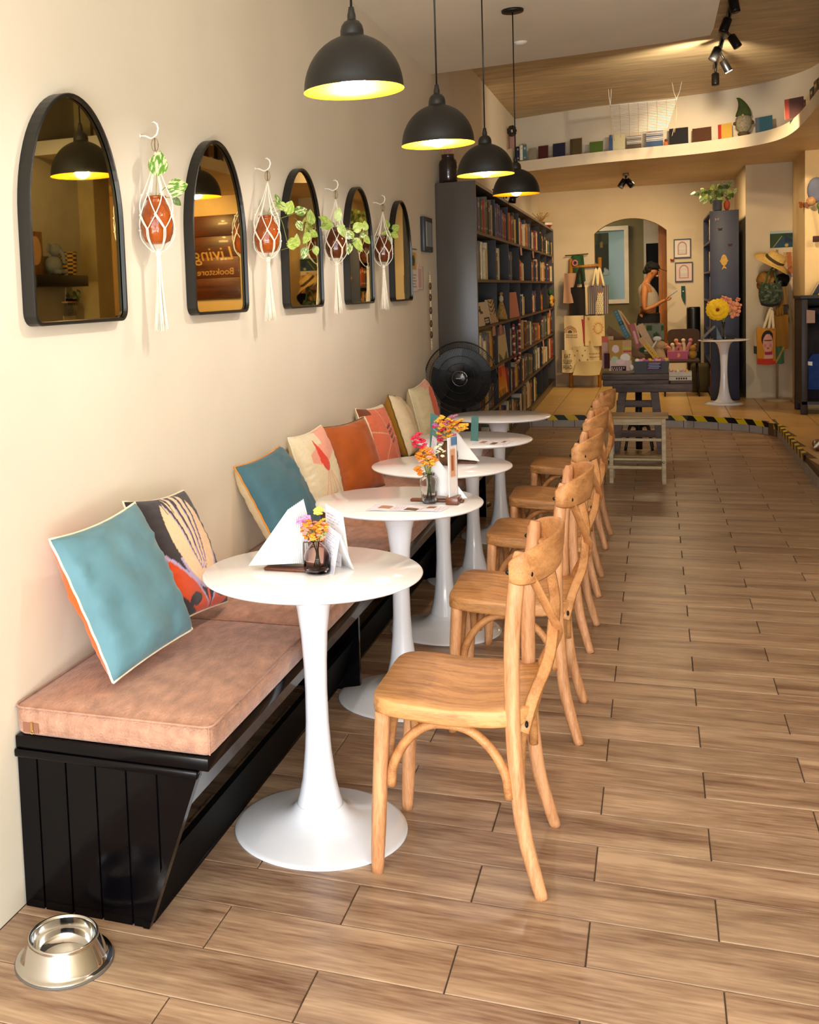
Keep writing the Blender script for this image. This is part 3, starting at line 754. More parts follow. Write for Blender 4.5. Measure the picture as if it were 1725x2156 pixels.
# ================================================================== MACRAME HANGERS WITH JARS AND POTHOS
def leaf_mesh():
    mb = MB(); n = 7; L = []; C = []; Rr = []
    for i in range(n+1):
        t = i/n; w = .44*math.sin(PI*min(1, t**.72*.98+.02))**.8*(1-.25*t); z = -.16*t*t+.02
        C.append((t, 0, z)); L.append((t-.14*math.exp(-t*5)*1, w, z+.10*w)); Rr.append((t-.14*math.exp(-t*5)*1, -w, z+.10*w))
    v = C+L+Rr; f = []
    for i in range(n): f += [(i, i+1, n+2+i, n+1+i), (i, 2*n+2+i, 2*n+3+i, i+1)]
    return mb.add(v, f, 0, True)
_lm = leaf_mesh().build('leaf_master', leafs[0]); LEAF = [_lm.data]
bpy.data.objects.remove(_lm)
for m_ in leafs[1:]:
    q = LEAF[0].copy(); q.materials.clear(); q.materials.append(m_); LEAF.append(q)
def add_leaf(t, p, size, ang, facing=(1, -.6, .25), kind=0, roll=0):
    """leaf blade at p: ang = direction of the tip in the plane facing the given normal"""
    n = Vector(facing).normalized(); e1 = Vector((0, 0, 1)).cross(n).normalized(); e2 = n.cross(e1)
    d = e1*math.cos(R(ang))+e2*math.sin(R(ang)); s = n.cross(d)
    n2 = (n+s*roll).normalized(); s = n2.cross(d)
    M = Matrix((d, s, n2)).transposed().to_4x4()@Matrix.Diagonal((size, size, size, 1))
    M.translation = Vector(p)-Vector(t['_o']); o = link('leaf', LEAF[kind], t); o.matrix_local = M; return o
jar_glass = mat('amber_ribbed_glass', 'B5571B', .12, trans=.35, var=.3, nscale=14, bump=.5, bscale=26)
jar_dark = mat('brown_ribbed_glass', '6A3216', .12, trans=.3, var=.3, nscale=14, bump=.5, bscale=26)
hook_m = mat('white_hook', 'F2EBDD', .35); ring_m = mat('bronze_ring', '8A7350', .35, .8)
def hanger(yh, yj, label, jlabel, jm, zj=1.652, s=1.):
    xj = -1.405; zh = 1.978
    h = MB(); h.tube([(WX, yh, zh), (WX+.02, yh-.004, zh-.002), (WX+.04, yh-.010, zh-.012), (WX+.052, yh-.016, zh-.012), (WX+.067, yh-.022, zh-.004), (WX+.074, yh-.026, zh+.012), (WX+.070, yh-.024, zh+.026), (WX+.058, yh-.018, zh+.034), (WX+.046, yh-.012, zh+.033)], .0028, 7)
    h.lathe([(.001, 0), (.006, 0), (.006, .002), (.001, .002)], 10, (0, 0, 0)); h.v = [((WX+.001+p[2], yh+p[0], zh+p[1]) if i >= len(h.v)-40 else p) for i, p in enumerate(h.v)]
    single(h, 'wall_hook', hook_m, 'white screw hook in the wall holding the '+label.split(',')[0], 'hook', 'white wall hooks above the hangers', (WX, yh, zh))
    t = thing('macrame_hanger', label, 'plant hanger', (xj, yj, 1.38), 'macrame plant hangers on the long wall')
    hx, hy = WX+.058, yh-.020
    zr = zh-.036
    rg = MB()
    for a in (0.5, 2.1): rg.tube([(hx+.010*math.cos(q)*math.cos(a), hy+.010*math.cos(q)*math.sin(a), zr+.002+.020*math.sin(q)) for q in np.linspace(0, 2*PI, 17)], .0014, 5)
    rg.build('ring', ring_m, t)
    r = .052; zb, zt_ = zj-.012, zj+.125
    NK = 6
    def K(a, rad, z): return (xj+rad*math.cos(a), yj+rad*math.sin(a), z)
    for k in range(NK):
        a = 2*PI*k/NK+.35; b = a+PI/NK; c_ = a-PI/NK
        z1, z2, z3 = zt_+.015, zj+.078, zj+.035
        top = (hx, hy, zr-.016)
        for da in (-.05, .05):
            up = [top, tuple(np.array(top)*.5+np.array(K(a, .030, z1))*.5+np.array([0, 0, 0.0])), K(a+da, .040, z1)]
            MB().tube(curve(up, 4), .0019, 5).build('cord', cord_m, t)
            for tgt in (b, c_):
                sg = 1 if tgt == b else -1
                w1 = [K(a+da*.6, .042, z1), K(a+sg*PI/NK*.5+da, .051, (z1+z2)/2), K(tgt+da*.6, .0535, z2)]
                MB().tube(curve(w1, 3), .0019, 5).build('cord', cord_m, t) if da > 0 else None
        for sg in (-1, 1):
            for da in (-.045, .045):
                w2 = [K(b+da, .0535, z2), K(b+sg*PI/NK*.5+da, .0535, (z2+z3)/2), K(b+sg*PI/NK+da*.6, .052, z3)]
                MB().tube(curve(w2, 3), .0019, 5).build('cord', cord_m, t) if da > 0 or sg > 0 else None
        kn = MB(); kn.ball(K(b, .054, z2), .0042, 8, 5); kn.ball(K(a, .042, z1), .004, 8, 5); kn.ball(K(a, .0525, z3), .0042, 8, 5); kn.build('knot', cord_m, t)
        for da in (-.05, .05):
            w3 = [K(a+da, .0525, z3), K(a+da, .048, z3-.028), K(a, .024, zb-.012), K(a, .006, zb-.020)]
            MB().tube(curve(w3, 4), .0019, 5).build('cord', cord_m, t)
    MB().tube([(xj, yj, zb-.012), (xj, yj, zb-.022), (xj, yj, zb-.034)], [.009, .0105, .009], 10).build('gathering_knot', cord_m, t)
    ts = MB(); random.seed(int(yh*10))
    for k in range(34):
        a = random.uniform(0, 2*PI); q = random.random()**.5
        pts = [(xj+.006*q*math.cos(a), yj+.006*q*math.sin(a), zb-.030), (xj+.011*q*math.cos(a), yj+.011*q*math.sin(a), zb-.12), (xj+.024*q*math.cos(a+.15), yj+.026*q*math.sin(a+.15), 1.385+random.uniform(-.006, .008))]
        ts.tube(curve(pts, 4), .0021, 5)
    tag(ts.build('tassel', cord_m, t), None, None, kind='stuff')
    # ribbed glass jar resting in the net
    ja = thing('glass_jar', jlabel, 'jar', (xj, yj, zj-.010), 'ribbed glass jars in the hangers')
    prof = [(.001, -.008), (.022, -.008), (.036, .0), (.045, .022), (.0485, .05), (.047, .075), (.040, .098), (.030, .112), (.027, .122), (.030, .132), (.028, .132), (.025, .120)]
    rings = [[(xj+r_*(1+.025*math.cos(12*2*PI*j/48))*math.cos(2*PI*j/48), yj+r_*(1+.025*math.cos(12*2*PI*j/48))*math.sin(2*PI*j/48), zj+z_) for j in range(48)] for r_, z_ in prof]
    MB().loft(rings, 0, False, True).build('body', jm, ja)
    MB().lathe([(.0305, .128), (.032, .131), (.0305, .135), (.0285, .131), (.0305, .128)], 24, (xj, yj, zj)).build('rim', jm, ja)
    return xj, yj, zj
HL = [(3.024, 2.975, 'nearest macrame hanger, between the first two mirrors', 'amber ribbed glass jar in the nearest macrame hanger', jar_glass),
      (4.039, 3.962, 'second macrame hanger, beside the long trailing pothos', 'amber ribbed glass jar beneath the long trailing pothos', jar_glass),
      (4.998, 4.922, 'third macrame hanger, with lime leaves crowding its cords', 'brown ribbed glass jar in the third macrame hanger', jar_dark),
      (5.945, 5.865, 'last macrame hanger, the smallest looking one before the calendar', 'brown ribbed glass jar in the last macrame hanger', jar_dark)]
JP = [hanger(*h) for h in HL]
PL_ = {0: [(2.952, 1.852, .075, 75, 0), (3.018, 1.808, .070, 15, 0), (3.032, 1.780, .03, -40, 2)],
 1: [(4.063, 1.839, .043, 100, 0), (4.114, 1.828, .045, 160, 1), (4.117, 1.805, .06, 60, 1), (4.289, 1.816, .058, 20, 0), (4.272, 1.776, .042, -60, 0), (4.114, 1.679, .06, 10, 1), (4.261, 1.680, .055, 70, 1), (4.456, 1.782, .064, 80, 1), (4.390, 1.734, .05, -120, 1), (4.472, 1.746, .043, -30, 1), (4.369, 1.670, .046, -110, 0), (4.478, 1.681, .04, -80, 1)],
 2: [(4.746, 1.805, .05, 150, 1), (4.857, 1.820, .066, 60, 1), (4.869, 1.790, .062, -60, 1), (4.80, 1.80, .06, 200, 1), (4.988, 1.760, .055, -20, 0), (5.136, 1.784, .066, 30, 1), (5.193, 1.738, .075, -50, 1), (5.066, 1.711, .05, -100, 0), (5.347, 1.794, .05, 80, 1), (5.390, 1.758, .05, -40, 1), (5.287, 1.763, .04, 0, 0), (5.10, 1.745, .05, 120, 1)],
 3: [(5.924, 1.836, .055, 100, 1), (6.015, 1.825, .055, 30, 1), (5.896, 1.798, .05, 180, 1), (5.951, 1.780, .045, -90, 1), (5.98, 1.80, .05, -20, 1)]}
pn = ['two leafed pothos cutting, green and cream, in the nearest hanger', 'long trailing pothos reaching across the third mirror', 'bushy lime pothos spilling in front of the fourth mirror', 'small lime pothos cutting in the last hanger']
for k, (xj, yj, zj) in enumerate(JP):
    t = thing('pothos_plant', pn[k], 'plant', (xj, yj, zj), 'pothos cuttings in hanging jars'); mouth = (xj, yj, zj+.128)
    prev = mouth
    for i, (y, z, s, a, kd) in enumerate(PL_[k]):
        p = (-1.388+.008*(i % 3), y, z)
        d = math.cos(R(a)); base = (p[0], p[1]-0*d, p[2])
        far = abs(y-yj) > .28
        st = ((-1.40, prev[1], prev[2]-.02) if far and i else mouth)
        mid = (p[0]-.005, (st[1]+y)/2, max(st[2], z)+.004 if not far else (st[2]+z)/2)
        MB().tube([st] + curve([st, mid, p], 5)[1:], .0013, 5).build('stem', stem_m, t)
        # tip direction: +y is to the right in the room seen from the front
        add_leaf(t, p, s, a, (1, -1.0, .2), kd, roll=random.uniform(-.4, .4)); prev = p if far or i > 2 else mouth

# ================================================================== PENDANT LAMPS
def pendant(y, label, x=-.725, lit=True):
    t = thing('pendant_lamp', label, 'lamp', (x, y, 1.985), 'black dome pendant lamps over the tables')
    rz, rad = 1.995, .128
    MB().lathe([(.001, 2.986), (.058, 2.986), (.060, 2.990), (.060, 2.999), (.001, 2.999)], 32, (x, y, 0)).build('ceiling_rose', black_matt, t)
    MB().tube([(x, y, 2.19), (x, y, 2.99)], .0032, 8).build('cord', black_soft, t)
    MB().lathe([(.001, 2.205), (.007, 2.203), (.009, 2.19), (.011, 2.182), (.011, 2.172), (.013, 2.168)], 20, (x, y, 0)).build('cord_grip', black_matt, t)
    MB().lathe([(.012, 2.170), (.020, 2.166), (.027, 2.156), (.030, 2.144), (.030, 2.134)], 28, (x, y, 0)).build('socket_cap', black_matt, t)
    out = [(.030, 2.134)]+[(rad*math.cos(R(a)), rz+.138*math.sin(R(a))) for a in (76, 70, 62, 54, 46, 38, 30, 22, 14, 7, 0)]+[(rad+.0012, rz-.003)]
    sh = MB().lathe(out, 56, (x, y, 0)); sh.build('shade', mat('pendant_shade_black', '0F0D0A', .48, var=.1, nscale=12), t)
    inn = [(.026, 2.130)]+[((rad-.0022)*math.cos(R(a)), rz+.134*math.sin(R(a))) for a in (76, 70, 62, 54, 46, 38, 30, 22, 14, 7, 0)]+[(rad+.0012, rz-.003)]
    MB().lathe(inn, 56, (x, y, 0)).build('shade_lining', gold, t)
    MB().lathe([(.001, 2.13), (.017, 2.128), (.017, 2.06), (.001, 2.06)], 20, (x, y, 0)).build('bulb_holder', mat('white_bulb_holder', 'E6E0D4', .4), t)
    b = MB().lathe([(.012, 2.062), (.018, 2.05), (.027, 2.032), (.030, 2.015), (.027, 1.998), (.018, 1.987), (.006, 1.983), (.0005, 1.9828)], 24, (x, y, 0))
    b.build('bulb', glow if lit else mat('dim_bulb', 'FFF0D0', .4, emit=30, var=0), t)
for y, l, lit in ((2.757, 'largest looking black dome pendant, over the nearest table', True), (3.913, 'black dome pendant hanging in front of the grey glass jar', True),
             (5.071, 'third black dome pendant, overlapping the last one', True), (6.235, 'last black dome pendant, its round ceiling rose in view', False)): pendant(y, l, lit=lit)

# ================================================================== ITEMS ON THE TABLES
ZT = .7235
def petal_cluster(t, c, r, n, cols, seed, sz=.006, squash=1.):
    random.seed(seed)
    for k in range(n):
        while True:
            d = Vector((random.uniform(-1, 1), random.uniform(-1, 1), random.uniform(-.9, 1)))
            if .35 < d.length < 1: break
        p = Vector(c)+Vector((d.x*r, d.y*r, d.z*r*squash)); m = MATS[random.choice(cols)]
        mb = MB(); s = sz*random.uniform(.8, 1.25)
        for j in range(5):   # five petals round a centre
            a = 2*PI*j/5+k; mb.ball(p+Vector((s*.7*math.cos(a), s*.7*math.sin(a)*.8, s*.35*math.sin(a+k))), s*.62, 6, 4, sc=(1, 1, .55))
        mb.ball(p+Vector((0, 0, s*.2)), s*.4, 6, 4)
        mb.build('bloom', m, t)
mat('orange_bloom', 'F08A24', .6, var=.25, nscale=90); mat('amber_bloom', 'F6B63C', .6, var=.2, nscale=90); mat('pink_bloom', 'E79AD0', .6, var=.2, nscale=90)
mat('yellow_bloom', 'F4EE62', .6); mat('red_bloom', 'D8264A', .6, var=.2, nscale=90); mat('cream_bloom', 'F3EBC8', .6); mat('mauve_bloom', 'B46A9A', .6); mat('coral_bloom', 'F0A08C', .6)
def bunch(label, base, top, n, cols, seed, r, sz=.006, extra=()):
    t = thing('flower_bunch', label, 'flowers', base)
    for k in range(9):
        a = 2*PI*k/9; q = (base[0]+.010*math.cos(a*2), base[1]+.010*math.sin(a*2), base[2]+.004)
        MB().tube(curve([q, (base[0]+.004*math.cos(a), base[1]+.004*math.sin(a), (base[2]+top[2])/2), (top[0]+r*.55*math.cos(a), top[1]+r*.55*math.sin(a), top[2])], 4), .0011, 5).build('stalk', stem_m, t)
    petal_cluster(t, top, r, n, cols, seed, sz)
    for c, rr, nn, cc, z in extra: petal_cluster(t, c, rr, nn, cc, seed+5, z)
    for k in range(6):
        a = k*1.1; add_leaf(t, (top[0]+r*.5*math.cos(a), top[1]+r*.5*math.sin(a), top[2]-r*.3), .016, k*70, (math.cos(a), -1, .4), 0)
    return t
def glass_vase(label, c, prof, m, water=None, n=32, ribs=0):
    t = thing('glass_vase', label, 'vase', c)
    rings = [[(c[0]+r*(1+.03*math.cos(ribs*2*PI*j/n))*math.cos(2*PI*j/n) if ribs else c[0]+r*math.cos(2*PI*j/n), c[1]+(r*(1+.03*math.cos(ribs*2*PI*j/n)) if ribs else r)*math.sin(2*PI*j/n), c[2]+z) for j in range(n)] for r, z in prof]
    MB().loft(rings, 0, False, True).build('body', m, t)
    return t
purple_glass = mat('mauve_glass', 'F5E2E2', .03, trans=1, var=.03, ior=1.12); clear_glass = mat('clear_glass', 'FFFFFF', .03, trans=1, var=.01, ior=1.2)
smoke_glass = mat('smoky_brown_glass', '5A463E', .06, trans=.7, var=.05)
brown_pot = mat('dark_brown_weave', '5B3A1C', .6, var=.35, nscale=50, bump=.6, bscale=90)
# table 1
vx, vy = -.862, 2.735
glass_vase('mauve glass bud vase on the nearest table', (vx, vy, ZT), [(.001, .003), (.028, .002), (.034, .004), (.0355, .010), (.0355, .046), (.034, .055), (.027, .068), (.017, .078), (.014, .083), (.016, .088), (.0145, .088), (.012, .083), (.0155, .076), (.025, .066), (.032, .054), (.0335, .045), (.0335, .012), (.001, .008)], purple_glass, n=40)
bunch('orange, pink and yellow flowers in the mauve vase', (vx, vy, ZT+.010), (vx-.002, vy-.004, ZT+.118), 90, ['orange_bloom', 'orange_bloom', 'amber_bloom', 'coral_bloom'], 3, .036, .0062,
      extra=(((vx-.033, vy, ZT+.140), .018, 10, ['pink_bloom'], .0075), ((vx+.004, vy+.01, ZT+.168), .009, 6, ['yellow_bloom'], .0095)))
def napkins(label, c, yaw, n=9, s=.145, flip=1, group='fanned white paper napkins'):
    """folded triangles leaning against each other in a wooden holder"""
    t = thing('paper_napkins', label, 'napkins', c, group); cx, cy, cz = c
    for k in range(n):
        q = k/(n-1); d = Vector((math.cos(yaw), math.sin(yaw), 0)); nrm = Vector((-d.y, d.x, 0))
        o = Vector(c)+nrm*(.0065*(k-n/2))+d*(.0035*(k-n/2)*flip)
        lean = .08*(q-.5)
        A = o-d*(.098*flip)+Vector((0, 0, .004)); B = o+d*(.030*flip)+Vector((0, 0, .004+.01*(1-q))); Cc = o+d*(.022*flip)+Vector((0, 0, s*(1+.10*q)))+nrm*lean*.1
        E = o+d*(.032*flip)+Vector((0, 0, s*.86)); mid = (A+Cc)*.5+nrm*.002
        for dd in (0, .0018):
            pts = [A, B, E, Cc]
            MB().prism([p+nrm*dd for p in pts], tuple(nrm*.0009)).build('napkin', paper, t)
    return t
napkins('fanned white napkins in the wooden holder on the nearest table', (-.945, 2.758, ZT+.009), .08, 9, .165)
def holder(label, c, lx, ly, m, slot=True):
    t = thing('napkin_holder', label, 'napkin holder', c, 'dark wooden napkin and menu holders')
    MB().rbox(c[0]-lx/2, c[0]+lx/2, c[1]-ly/2, c[1]+ly/2, c[2], c[2]+.009, .004).build('base', m, t)
    return t
dark_wood = wood('dark_red_wood', '7A3F1E', '4A2210', .35, 3, 0, coat=.3)
h = holder('dark wooden holder on the nearest table, under the napkins', (-.935, 2.757, ZT), .16, .062, dark_wood)
MB().tube(curve([(-.905, 2.752, ZT+.008), (-.905, 2.752, ZT+.072), (-.900, 2.752, ZT+.078), (-.885, 2.752, ZT+.079)], 3), .0016, 6).build('wire', mat('holder_wire', '6B4A35', .3, .7), h)
def p_menu(seed, pic=None):
    def f(U, V):
        im = blank(U, 'E9E4EA'); rs = np.random.RandomState(seed)
        for r_ in range(16):
            v0 = .08+.052*r_; a, b = .08+.02*rs.rand(), .4+.5*rs.rand()
            put(im, (abs(V-v0) < .009) & (U > a) & (U < b) & (np.sin(U*140+r_) > -.5), 'A29AA8')
        if pic:
            for (u0, u1, v0, v1, c) in pic: put(im, (U > u0) & (U < u1) & (V > v0) & (V < v1), c)
        return im
    return f
def folded_menu(label, A, B, C, D, seed, pic=None, back=None):
    """a card folded to a tent: A,B foot of the printed leaf; C,D ridge; the other leaf spreads to the back"""
    A, B, C, D = map(Vector, (A, B, C, D)); t = thing('folded_menu', label, 'menu', tuple((A+B)/2))
    sheet('front_leaf', 50, 60, lambda u, v: (A*(1-u)+B*u)*(1-v)+(D*(1-u)+C*u)*v, p_menu(seed, pic), printm, t, both=(0, .0012, 0))
    E_, F_ = back; E_, F_ = Vector(E_), Vector(F_)
    sheet('rear_leaf', 4, 4, lambda u, v: (E_*(1-u)+F_*u)*(1-v)+(D*(1-u)+C*u)*v, None, paper, t, both=(0, .0012, 0))
folded_menu('upright white folded menu leaning on the mauve vase at the nearest table', (-.858, 2.772, ZT), (-.812, 2.718, ZT), (-.797, 2.742, ZT+.105), (-.852, 2.790, ZT+.125), 3, [(.5, .95, .02, .2, 'D8D2DC')], ((-.82, 2.83, ZT), (-.772, 2.778, ZT)))
folded_menu('taller white folded menu with a red stamp behind the flowers', (-.866, 2.835, ZT), (-.815, 2.80, ZT), (-.807, 2.808, ZT+.148), (-.868, 2.845, ZT+.168), 8, [(.45, .9, .36, .46, 'C77A86')], ((-.862, 2.872, ZT), (-.80, 2.838, ZT)))
# table 2
cx2, cy2 = -.756, 3.74
glass_vase('clear ribbed glass tumbler of flowers on the second table', (cx2, cy2, ZT), [(.001, .003), (.024, .002), (.026, .006), (.030, .060), (.033, .078), (.031, .088), (.019, .096), (.021, .108), (.019, .108), (.017, .096), (.029, .087), (.031, .078), (.028, .060), (.024, .010), (.001, .008)], clear_glass, ribs=12, n=60)
bunch('orange flowers with a red spray in the clear glass tumbler', (cx2, cy2, ZT+.010), (cx2-.004, cy2, ZT+.165), 64, ['orange_bloom', 'amber_bloom', 'orange_bloom', 'coral_bloom'], 11, .036, .008,
      extra=(((cx2-.030, cy2, ZT+.222), .026, 16, ['red_bloom'], .008), ((cx2+.042, cy2+.02, ZT+.185), .022, 9, ['cream_bloom'], .006), ((cx2-.034, cy2, ZT+.115), .014, 7, ['orange_bloom'], .008)))
h = holder('dark wooden holder on the second table, with a slot for the menu card', (-.735, 3.775, ZT), .19, .03, dark_wood)
MB().rbox(-.695, -.650, 3.715, 3.80, ZT, ZT+.026, .003).build('card_slot', dark_wood, h)
napkins('white napkins spreading behind the menu card on the second table', (-.742, 3.805, ZT+.009), .02, 8, .17, flip=-1)
def p_card(U, V):
    im = blank(U, 'EDE2DC'); put(im, (V > .35) & (V < .8) & (U > .2) & (U < .8), 'D9A27A'); put(im, (V > .86) & (U > .3), '5C7FA8'); put(im, (V > .45) & (V < .7) & (U > .35) & (U < .6), 'A65A38'); return im
t = thing('menu_card', 'tall menu card edge-on in the slot of the second table holder', 'menu', (-.672, 3.745, ZT+.02))
sheet('card', 12, 40, lambda u, v: (-.684+.022*u, 3.720+.055*u, ZT+.02+.215*v), p_card, printm, t, both=(.0022, -.001, 0))
def p_flat(U, V):
    im = blank(U, 'EDE8EE')
    for a, b, c, d, col in ((.12, .28, .3, .75, 'B78568'), (.50, .66, .1, .55, '6E5B42'), (.74, .86, .55, .9, '9A5A3E')): put(im, (U > a) & (U < b) & (V > c) & (V < d), col)
    for k in range(9): put(im, (abs(V-.1-k*.1) < .018) & (np.sin(U*160+k) > -.2) & (((U > .3) & (U < .48)) | (U > .88) | ((U > .68) & (U < .73))) & (U < .97), 'A9A0B0')
    return im
t = thing('flat_menu', 'printed paper menu lying flat on the second table', 'menu', (-.82, 3.62, ZT))
A, B, C, D = Vector((-.945, 3.565, ZT+.001)), Vector((-.690, 3.585, ZT+.001)), Vector((-.672, 3.665, ZT+.001)), Vector((-.935, 3.685, ZT+.001))
sheet('page', 80, 30, lambda u, v: (A*(1-u)+B*u)*(1-v)+(D*(1-u)+C*u)*v+Vector((0, 0, .003*abs(math.sin(3*PI*u)))), p_flat, printm, t, both=(0, 0, .0006))
# table 3
vx, vy = -.842, 4.60
glass_vase('dark brown bulbous vase on the third table', (vx, vy, ZT), [(.001, .0), (.026, .0), (.036, .012), (.041, .035), (.040, .055), (.031, .078), (.020, .090), (.018, .102), (.015, .102), (.016, .09), (.001, .085)], brown_pot)
bunch('yellow flowers with pink and red blooms in the brown vase', (vx, vy, ZT+.08), (vx, vy, ZT+.168), 60, ['amber_bloom', 'amber_bloom', 'amber_bloom', 'orange_bloom', 'coral_bloom', 'mauve_bloom', 'red_bloom'], 21, .055, .0105,
      extra=(((vx+.058, vy, ZT+.175), .026, 12, ['amber_bloom'], .011), ((vx-.038, vy, ZT+.112), .016, 6, ['red_bloom'], .008)))
napkins('white napkins beside the brown vase on the third table', (-.822, 4.66, ZT+.009), -.1, 8, .16, flip=-1)
holder('dark wooden holder under the napkins on the third table', (-.80, 4.66, ZT), .14, .04, dark_wood)
folded_menu('small white tent card with a green head on the third table', (-.945, 4.70, ZT), (-.915, 4.66, ZT), (-.90, 4.69, ZT+.125), (-.93, 4.73, ZT+.14), 5, [(0, 1, .78, 1, '5F8A86')], ((-.90, 4.76, ZT), (-.865, 4.72, ZT)))
teal_card = mat('teal_card', '4F8280', .6)
t = tag(MB().prism([(-.965, 4.80, ZT), (-.925, 4.78, ZT), (-.915, 4.785, ZT+.19), (-.955, 4.805, ZT+.20)], (.001, .002, 0)).build('teal_card', teal_card), 'teal card standing behind the tent card on the third table', 'card')
t = tag(MB().prism([(-.87, 5.36, ZT), (-.83, 5.34, ZT), (-.825, 5.345, ZT+.12), (-.862, 5.365, ZT+.125)], (.001, .002, 0)).build('teal_card', teal_card), 'teal card standing on the fourth table behind the yellow flowers', 'card')
t = thing('loose_menu', 'thin white paper lying on the fourth table', 'menu', (-.78, 5.30, ZT))
sheet('page', 30, 20, lambda u, v: (-.84+.16*u+.02*v, 5.22+.16*v-.03*u, ZT+.0012), p_flat, printm, t, both=(0, 0, .0006))

# ================================================================== DOG BOWL
t = thing('dog_bowl', 'polished steel dog bowl with a flared skirt on the floor beside the bench end', 'bowl', (-1.262, 2.005, 0))
c = (-1.262, 2.005, 0)
MB().lathe([(.108, .002), (.110, .0055), (.108, .008), (.101, .0085), (.098, .011), (.094, .018), (.080, .052), (.078, .057), (.0785, .060), (.0765, .0625), (.0735, .061), (.072, .056), (.070, .035), (.066, .018), (.058, .009), (.040, .007), (.001, .0065)], 72, c).build('shell', steel, t)
tag(MB().lathe([(.104, .0), (.111, .0), (.1115, .003), (.108, .0045)], 64, c).build('rubber_rim', mat('grey_rubber_ring', '5E5A55', .6), t), 'grey rubber foot ring', None)

# ================================================================== PEDESTAL FAN
fx, fy, fz = -1.235, 7.28, .883
t = thing('pedestal_fan', 'black pedestal fan in front of the bookcase end', 'fan', (fx, fy+.06, 0))
wire = mat('fan_wire', '0C0B0A', .35); fr = .243
g = MB()
for k in range(110):
    a = 2*PI*k/110; c_, s_ = math.cos(a), math.sin(a); c2, s2 = math.cos(a+.10), math.sin(a+.10)
    g.tube([(fx+.052*c_, fy-.045, fz+.052*s_), (fx+.14*math.cos(a+.06), fy-.043, fz+.14*math.sin(a+.06)), (fx+.215*c2, fy-.030, fz+.215*s2), (fx+fr*c2, fy, fz+fr*s2)], .0011, 3, caps=False)
    g.tube([(fx+fr*c2, fy, fz+fr*s2), (fx+.215*c2, fy+.045, fz+.215*s2), (fx+.06*c_, fy+.075, fz+.06*s_)], .0011, 3, caps=False)
tag(g.build('guard_wires', wire, t, recalc=False), None, None, kind='stuff')
for r_, y_ in ((fr, fy), (.205, fy-.034), (.15, fy-.045), (.10, fy-.045)):
    MB().tube([(fx+r_*math.cos(a), y_, fz+r_*math.sin(a)) for a in np.linspace(0, 2*PI, 49)], .0045 if r_ == fr else .0018, 6).build('guard_ring', wire, t)
rings = []
MB().add([(fx+r_*math.cos(a), fy-.05+d, fz+r_*math.sin(a)) for r_, d in ((.001, -.012), (.03, -.011), (.048, -.006), (.052, .004)) for a in np.linspace(0, 2*PI, 25)[:-1]],
         [(i*24+j, i*24+(j+1) % 24, (i+1)*24+(j+1) % 24, (i+1)*24+j) for i in range(3) for j in range(24)], 0, True).build('hub_badge', mat('badge_black', '16191A', .2, coat=.5), t)
MB().tube([(fx+.050*math.cos(a), fy-.050, fz+.050*math.sin(a)) for a in np.linspace(0, 2*PI, 33)], .0018, 6).build('badge_rim', mat('chrome', 'B9BABB', .2, 1), t)
MB().box(fx-.022, fx+.020, fy-.0635, fy-.062, fz-.002, fz+.005).build('badge_bar', MATS['chrome'], t)
bl = mat('smoked_fan_blade', '0F0D0A', .38, var=.1)
for k in range(5):
    a0 = 2*PI*k/5+.5; v = []; f = []; nr, na = 6, 7
    for i in range(nr):
        r_ = .045+(.205-.045)*i/(nr-1); span = .50+.28*math.sin(PI*min(1, i/(nr-1)*.9))
        for j in range(na):
            q = j/(na-1); a = a0+(q-.5)*2*span+.35*i/(nr-1); v.append((fx+r_*math.cos(a), fy+.006-.030*(q-.5), fz+r_*math.sin(a)))
    f = [(i*na+j, i*na+j+1, (i+1)*na+j+1, (i+1)*na+j) for i in range(nr-1) for j in range(na-1)]
    MB().add(v, f, 0, True).build('blade', bl, t)
MB().tube([(fx, fy+.0, fz), (fx, fy+.08, fz), (fx, fy+.11, fz)], [.05, .06, .055], 20).build('motor', black_soft, t)
MB().tube([(fx, fy+.09, fz-.02), (fx, fy+.09, fz-.10), (fx, fy+.09, .03)], [.02, .016, .014], 14).build('pole', black_soft, t)
MB().lathe([(.001, .0), (.17, .0), (.172, .008), (.15, .022), (.04, .035), (.02, .06)], 36, (fx, fy+.09, 0)).build('base', black_soft, t)
MB().rbox(fx-.05, fx+.05, fy+.05, fy+.11, fz-.20, fz-.08, .012).build('control_box', black_soft, t)

# ================================================================== SMALL THINGS ON THE LONG WALL
def p_cal(U, V):
    im = blank(U, 'EADFD2'); put(im, (V > .52) & (V < .95) & (U > .12) & (U < .85), 'D9A43C'); put(im, ((U-.5)/.2)**2+((V-.74)/.13)**2 < 1, '3C5548')
    for k in range(5): put(im, (abs(V-.40+.07*k) < .012) & (U > .15) & (U < .85-.1*(k % 2)), '8E8577')
    return im
t = thing('wall_calendar', 'spiral bound calendar with a yellow picture beside the last mirror', 'calendar', (WX, 6.95, 1.47))
sheet('page', 26, 44, lambda u, v: (WX+.006, 6.82+.23*u, 1.475+.27*v), p_cal, printm, t, both=(.002, 0, 0))
MB().tube([(WX+.008+.004*math.sin(a), 6.83+.21*a/60, 1.748+.004*math.cos(a)) for a in np.linspace(0, 60, 120)], .0009, 4).build('spiral_binding', bolt_m, t)
def p_pink(U, V):
    im = blank(U, 'E9D6CC'); put(im, (U < .7) & (U > .1) & (V > .08) & (V < .92), 'DDB0AE'); return im
t = thing('pink_card', 'pink card pinned to the wall next to the calendar', 'card', (WX, 7.15, 1.48))
sheet('card', 12, 16, lambda u, v: (WX+.004, 7.06+.19*u, 1.485+.155*v), p_pink, printm, t, both=(.002, 0, 0))
